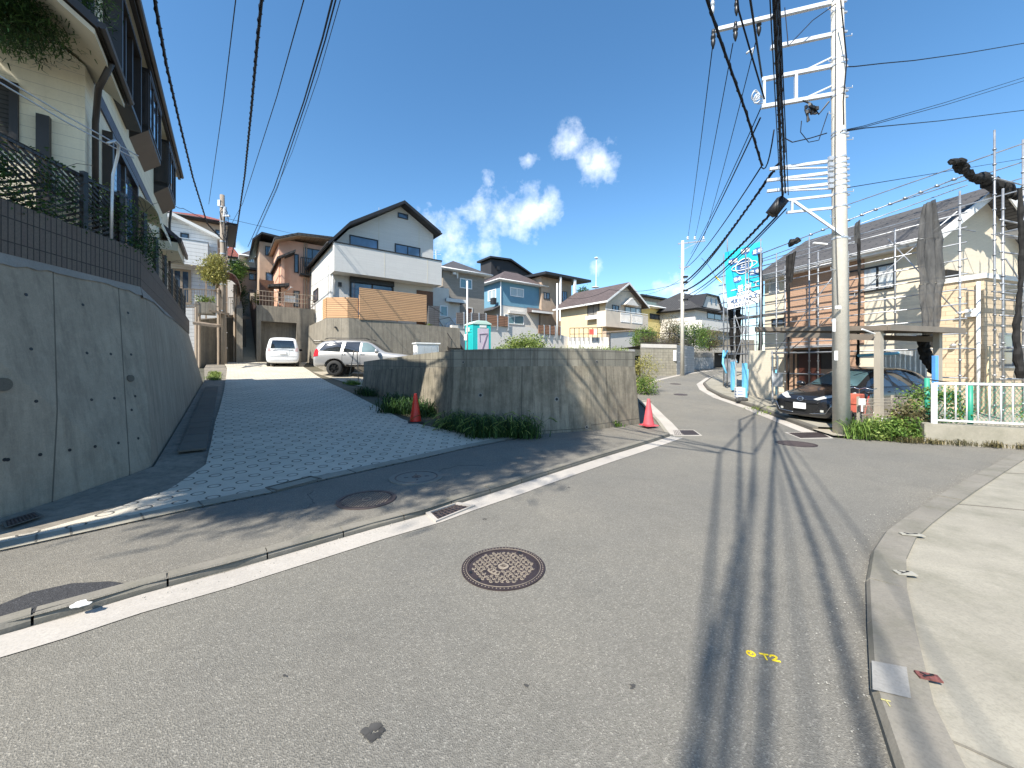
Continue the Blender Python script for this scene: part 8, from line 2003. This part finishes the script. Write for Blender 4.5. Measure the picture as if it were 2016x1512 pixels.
# cables to the right
cable([P(1647,132,9.0),P(1682,131,9.2),P(1735,125,9.6),P(1800,119,10.2),P(1900,105,11.3),P(2140,64,14.5)],.012,'single black wire leaving the near pole to the right, highest of the right-hand wires',0)
cable([P(1658,257,8.9),P(1700,248,9.4),P(1860,202,12),P(2150,110,17)],.009,'upper of the two wires that fan out to the right below the double crossarm',0)
cable([P(1658,258,8.9),P(1702,250,9.4),P(1860,207,12),P(2150,118,17)],.009,'second of the two wires that fan out to the right below the double crossarm',0)
cable([P(1655,260,8.9),P(1704,252,9.5),P(1850,238,12),P(2150,200,17)],.012,'flatter black wire to the right below the fanned pair',0)
cable([P(1660,371,8.9),P(1690,366,9.6),P(1860,338,14),P(2150,290,22)],.010,'lowest thin wire from the near pole to the right, passing over the scaffolding',0)
cable([P(1655,0,8.6),P(1667,120,8.8),P(1660,200,8.9),P(1661,245,8.9)],.014,'slack black lead hanging along the right side of the near pole',0)
cable([P(1628,262,8.8),P(1595,272,8.9),P(1560,280,9.0),P(1545,272,9.2)],.012,'thin lead from the telephone bundle across to the near pole',0)
cable([P(1545,15,9.3),P(1552,90,9.2),P(1600,40,9.0),P(1645,8,8.9)],.010,'loose loop of wire between the two top crossarms',0)
cable([P(1578,238,9.0),P(1576,260,9.0),P(1592,280,9.0),P(1612,276,9.0),P(1630,222,8.95)],.009,'thin looping wire below the line fuses',0)
# cables on the left
cable([J1,P(300,-30,6.0),P(308,20,6.5),P(328,130,8.2),P(352,235,10.5),P(380,350,14.5),P(408,440,19),P(436,470,21.7)],.026,'thick twisted black cable along the left cream house down to the left pole',0,wrap=True)
cable([J2,P(516,-10,7.6),P(506,90,9),P(495,215,12),P(482,345,18),P(464,470,27),P(452,520,30)],.031,'thick twisted black cable falling between the ramp houses',0,wrap=True)
cable([J1,P(464,0,8.5),P(440,200,13),P(411,402,24)],.012,'faint thin wire between the two thick left cables',0)
cable([J2,P(598,0,8.2),P(545,190,12.5),P(478,400,24),P(440,470,30)],.013,'thin wire crossing behind the twisted cable towards the left pole',0)
cable([J1,P(656,-8,8.0),P(635,75,9.5),P(598,200,13),P(540,370,22),P(488,486,34)],.022,'dark cable from the top centre down to the long stairs, left of the pair',0)
cable([J2,P(663,-8,8.0),P(640,80,9.5),P(603,200,13),P(546,370,22),P(492,492,34)],.017,'dark cable from the top centre down to the long stairs, right of the pair',0)
cable([J2,P(670,0,8.2),P(627,150,12),P(575,300,18),P(500,470,34)],.009,'very thin wire beside the dark pair at the top centre',0)
cable([P(446,430,21.7),P(620,470,40),P(700,470,60)],.012,'thin wire from the left pole behind the pink house',0)
cable([P(338,398,17),P(360,410,19),P(437,440,21.8)],.014,'thin service wire from the cream house to the left pole',.1)
cable([P(1343,555,28),P(1200,570,33),P(1110,586,40)],.016,'wire from the far pole to the left over the beige house',.4)
cable([P(1343,548,28),P(1270,580,33),P(1235,590,36)],.012,'service wire from the far pole to the beige house gable',.2)
# branch points overhead, where the hillside cables leave the road line
cable([J1+Vector((-6.9,-12.1,.3)),J1,P(1500,152,9.6)],.022,'dark overhead cable to the near pole that bends above the camera, left one',0)
cable([J2+Vector((-8.4,-12.7,.3)),J2,P(1545,300,9.5)],.021,'dark overhead cable to the near pole that bends above the camera, right one',0)
# ------------------------------------------------------------------ small things on the right
def right_fences():
    fr=RF
    t=thing('mesh_fence','low beige wire-mesh fence between the pole and the green fence','fence',tuple(fr.W(-7,-2.1,.0)),AR);v=-2.1;ua,ub=-7.0,-4.45;z0,z1=-.08,.80
    m=MB();n=58
    for k in range(n+1):u=ua+(ub -ua)*k/n;m.tube([fr.W(u,v,z0+.08),fr.W(u,v,z1)],.0045,4)
    for z in (z0+.1,z0+.3,z0+.5,z0+.7,z1 -.02,z1 -.1):m.tube([fr.W(ua,v,z),fr.W(ub,v,z)],.006,4)
    m.build('mesh_panel',M['carport_post'],t,world=True)
    for u in (ua,ua+1.27,ub):m=MB();m.obox(fr.W(u,v+.03,(z0+z1)/2),(.045,.045,z1 -z0+.1),AR);m.build('post',M['carport_post'],t,world=True)
    q=P(1697,791,8.85);s=thing('small_sign','small white sign on the low beige mesh fence beside the big pole','sign',tuple(q));m=MB();m.obox((0,0,0),(.15,.012,.15));m.build('plate',M['white_metal'],s);m=MB();m.obox((-.0,.0,-.15),(.03,.02,.16));m.build('stem',M['white_metal'],s)
    m=MB();
    for k in range(4):m.obox((-.04+k*.027,-.008,.02),(.006,.004,.06))
    m.build('lettering',basic('pink_ink',(.7,.35,.3),.6),s)
    q=P(1746,828,9.0);s=thing('concrete_foot','white concrete foot block beside the carport post','block',tuple(q));m=MB();m.obox((0,0,0),(.24,.14,.10));m.build('block',M['white_trim'],s)
    # green chain-link fence
    green=basic('green_paint',(.03,.26,.17),.5,0,.1,4);t=thing('chain_link_fence','green chain-link fence left of and behind the white railing','fence',tuple(P(1825,848,8.9)));y0,y1=8.85,8.5
    A0=Vector((P(1825,848,y0).x,y0,.0));A1=Vector((P(1910,848,y1).x,y1,.0));A2=A1+(A1 -A0)*1.2+Vector((.3,-.1,0))
    for q in (A0,A1):m=MB();m.tube([q+Vector((0,0,-.05)),q+Vector((0,0,1.25 if q is A0 else 1.1))],.046,10);m.build('post',green,t,True,world=True)
    m=MB()
    for a,b in ((A0,A1),(A1,A2)):
        h=1.14;L=(b -a).length;i=-9
        while i*.07<L:
            for sg in (0,1):
                x0,x1=i*.07,i*.07+h*.62;lo,hi=max(0,x0),min(L,x1)
                if hi>lo:
                    f0,f1=(lo -x0)/(x1 -x0),(hi -x0)/(x1 -x0);za,zb=(f0,f1) if not sg else (1-f0,1-f1);m.tube([a.lerp(b,lo/L)+Vector((0,0,.04+za*h)),a.lerp(b,hi/L)+Vector((0,0,.04+zb*h))],.0042,3,caps=False)
            i+=1
    m.build('chain_link',green,t,world=True)
    m=MB();m.tube([A0+Vector((0,0,1.22)),A1+Vector((0,0,1.1)),A2+Vector((0,0,1.1))],.014,5);m.build('top_rail',M['black_metal'],t,world=True)
    # white railing on its base
    a=Vector((9.12,8.12,0));b=Vector((13.3,6.15,0));zb=.28;zt=1.16;L=(b -a).length;d=(b -a)/L
    tb=thing('low_wall','low rough concrete base wall carrying the white railing','wall',(a.x,a.y,0));m=MB();n=Vector((d.y,-d.x,0));e=a -d*.22
    m.prism([e+n*.16,b+n*.16,b+n*.16+Vector((0,0,zb)),e+n*.16+Vector((0,0,zb+.02))],tuple(-n*.34));m.build('base',M['slab'],tb,world=True).location.z=0
    m=MB();m.prism([e+n*.16+Vector((0,0,-.5)),b+n*.16+Vector((0,0,-.5)),b+n*.16+Vector((0,0,.0)),e+n*.16],tuple(-n*.34));m.build('footing',M['slab'],tb,world=True)
    t=thing('white_railing','white steel tube railing on the low concrete base at the right edge','railing',(a.x,a.y,zb))
    m=MB();m.tube([a+Vector((0,0,zt)),b+Vector((0,0,zt))],.030,10);m.build('top_rail',M['white_metal'],t,True,world=True)
    m=MB();m.tube([a+Vector((0,0,zb+.09)),b+Vector((0,0,zb+.09))],.022,8);m.build('bottom_rail',M['white_metal'],t,True,world=True)
    k=0;s=.0
    while s<L:
        q=a+d*s
        if k%11==0:m=MB();m.obox(q+Vector((0,0,(zb+zt)/2)),(.07,.07,zt -zb+.02));m.build('post',M['white_metal'],t,world=True,bevel=.006)
        else:m=MB();m.tube([q+Vector((0,0,zb+.09)),q+Vector((0,0,zt))],.0135,8);m.build('baluster',M['white_metal'],t,True,world=True)
        s+=.165;k+=1
    # undergrowth
    gz=lambda x,y:_G(y)+.03
    grass_clump('weed_clump','lush bright green weeds around the foot of the big concrete pole',[(8.0,8.6),(8.35,8.55),(8.6,8.5),(8.85,8.5),(8.3,8.8)],gz,M['leaf_mid'],n=1100,h=.42,seed=51,w=.009,spread=.17)
    bush('bush','low broad-leaved weeds in front of the small white sign by the big pole','bush',(8.45,8.5,.10),(.5,.22,.26),M['leaf_light'],n=1500,ls=.06,clumps=50,seed=58)
    grass_clump('weed_clump','dry yellowish grass fringe along the road edge left of the white railing',[(8.6,8.15),(9.0,8.0),(9.4,7.85),(9.8,7.65),(10.2,7.45)],gz,M['leaf_brown'],n=1100,h=.13,seed=52,w=.006,spread=.13)
    bush('bush','leafy bush with reddish twigs between the beige mesh fence and the green fence','bush',(9.05,8.55,.32),(.42,.25,.42),M['leaf_brown'],n=1200,ls=.075,clumps=40,seed=53)
    bush('bush','bright green bush at the foot of the green chain-link post','bush',(8.75,8.35,.12),(.5,.25,.28),M['leaf_mid'],n=1600,ls=.07,clumps=40,seed=54)
    bush('bush','climbing green plants inside the green chain-link fence behind the white railing','bush',(10.0,8.9,.55),(.75,.3,.55),M['leaf_mid'],n=2200,ls=.07,clumps=50,seed=55)
    bush('bush','scattered leafy stems behind the right part of the white railing','bush',(12.2,8.2,.45),(1.0,.4,.42),M['leaf_light'],n=1500,ls=.07,clumps=50,seed=56)
    grass_clump('weed_clump','patch of short dry grass between the white gutter strip and the scaffold feet',[(8.8,13.2),(9.0,12.8),(8.7,12.3)],lambda x,y:Gy(x,y),M['leaf_light'],n=500,h=.10,seed=57,w=.01,spread=.25)
right_fences()

def bicycle():
    t=thing('bicycle','bicycle with silver handlebars and red bags parked between the pole and the dark car','bicycle',(8.75,9.55,Gy(8.75,9.5)),AR+.2);W=M['rubber']
    for x in (0,1.05):
        m=MB();n=28;m.tube([(x+.31*math.cos(6.283*k/n),0,.32+.31*math.sin(6.283*k/n)) for k in range(n+1)],.018,6);w=m.build('wheel',W,t,True)
        m=MB();[m.tube([(x,0,.32),(x+.3*math.cos(.52*k),0,.32+.3*math.sin(.52*k))],.003,3) for k in range(12)];m.build('spokes',M['galv'],w)
    m=MB();m.tube([(0,0,.32),(.18,0,.88)],.018,6);m.tube([(.12,0,.70),(.48,0,.32),(1.05,0,.32)],.018,6);m.tube([(.14,0,.74),(.72,0,.58)],.016,6);m.tube([(.48,0,.32),(.78,0,.85)],.018,6);m.tube([(.72,0,.62),(1.05,0,.32)],.014,6);m.build('frame',basic('bike_red',(.35,.04,.03),.4),t,True)
    m=MB();m.tube([(.18,0,.88),(.16,0,1.02),(.14,-.12,1.06),(.18,-.24,1.02),(.32,-.29,1.04)],.012,7);m.tube([(.16,0,1.02),(.14,.12,1.06),(.18,.24,1.02),(.32,.29,1.04)],.012,7);m.build('handlebar',M['chrome'],t,True)
    m=MB();m.ell((.80,0,.90),(.14,.08,.045));m.build('saddle',M['black'],t,True)
    m=MB();m.obox((-.12,0,.78),(.34,.3,.26));m.build('basket',basic('red_bag',(.42,.10,.06),.7,0,.3,8),t,bevel=.02)
    m=MB()
    for k in range(5):m.obox((-.12,-.155,.50+k*.05),(.34,.01,.02))
    m.obox((-.12,0,.58),(.3,.28,.24));m.build('crate',basic('red_crate',(.40,.09,.06),.6),t)
bicycle()

def bend_things():
    t=thing('white_panel_wall','white garden panels at the foot of the scaffolding beside the pavement','wall',tuple(P(1438,745,18.6)));
    for (x0,x1,yt,yb,y0,y1) in ((1423,1437,706,752,20.4,18.8),(1439,1447,708,762,18.4,17.2)):
        m=MB();m.prism([P(x0,yb -4,y0),P(x1,yb,y1),P(x1,yt,y1),P(x0,yt,y0)],(.12,.08,0));m.build('panel',M['white_metal'],t,world=True)
    m=MB();a,b=P(1450,752,16.6),P(1466,790,14.9)
    q=P(1456,776,15.6);t=thing('notice_stand','low white notice box with small blue lettering beside the scaffold foot','sign',(q.x,q.y,q.z -.3),R(70));m=MB();m.obox((0,0,.3),(.5,.3,.55));o=m.build('box',M['white_metal'],t)
    m=MB()
    for k in range(3):m.obox((-.05,.155,.42-k*.12),(.3,.006,.03));m.obox((-.255,.02,.42-k*.12),(.006,.2,.03));m.obox((.0,-.155,.42-k*.12),(.34,.006,.035))
    m.build('lettering',M['banner_navy'],t)
    q=P(1460,791,14.7);t=thing('sand_bag','grey sack holding down the wrapped scaffold post','sack',tuple(q));m=MB();m.ell((0,0,.08),(.25,.15,.12),12,8,.06,3);m.build('sack',M['tarp_grey'],t,True)
    t=thing('boundary_wall','cream wall with openings under the scaffolding left of the dark grey car','wall',tuple(P(1495,780,16)));m=MB();m.prism([P(1476,785,16.6),P(1518,787,15.4),P(1518,700,15.4),P(1480,560,16.6)][:2]+[P(1518,690,15.4),P(1476,690,16.6)],(.1,.25,0));m.build('face',M['cream_tile'],t,world=True)
    t=thing('gate_pillar','grey metal gate frame with a letterbox beside the dark grey car','gate',tuple(P(1526,775,14)));m=MB();
    for px in (1521,1531):m.tube([P(px,790,13.8),P(px,700,13.8)],.03,6)
    m.prism([P(1522,760,13.8),P(1541,762,13.4),P(1541,735,13.4),P(1522,734,13.8)],(.02,.05,0));m.build('frame',M['galv'],t,world=True)
    # yellow cable guard hanging on the guy wire beside the banner
    t=thing('cable_guard','yellow plastic cable guard hanging by the left edge of the turquoise banner','cable guard',tuple(P(1415,550,20)));m=MB();m.tube([P(1409,545,20.5),P(1421,557,19.5)],.05,8,.02);m.build('sleeve',M['yellow_paint'],t,True,world=True)
    m=MB();m.tube([P(1381,508,22),P(1393,520,21.5),P(1409,545,20.5)],.012,4);m.build('wire',M['cable'],t,world=True)
    for (px,py,r,lb) in ((812,848,.0,''),):
        pass
    # steel rods by the silver car
    for (x0,y0,x1,y1,lb) in ((688,741,697,690,'thin leaning steel rod beside the rear wheel of the silver car'),(706,752,703,692,'thin upright steel rod at the left end of the block-topped wall')):
        a,b=P(x0,y0,15.6),P(x1,y1,15.4);t=thing('steel_rod',lb,'rod',tuple(a));m=MB();m.tube([a,b],.018,6);m.build('rod',M['beige_metal'],t,world=True)
bend_things()
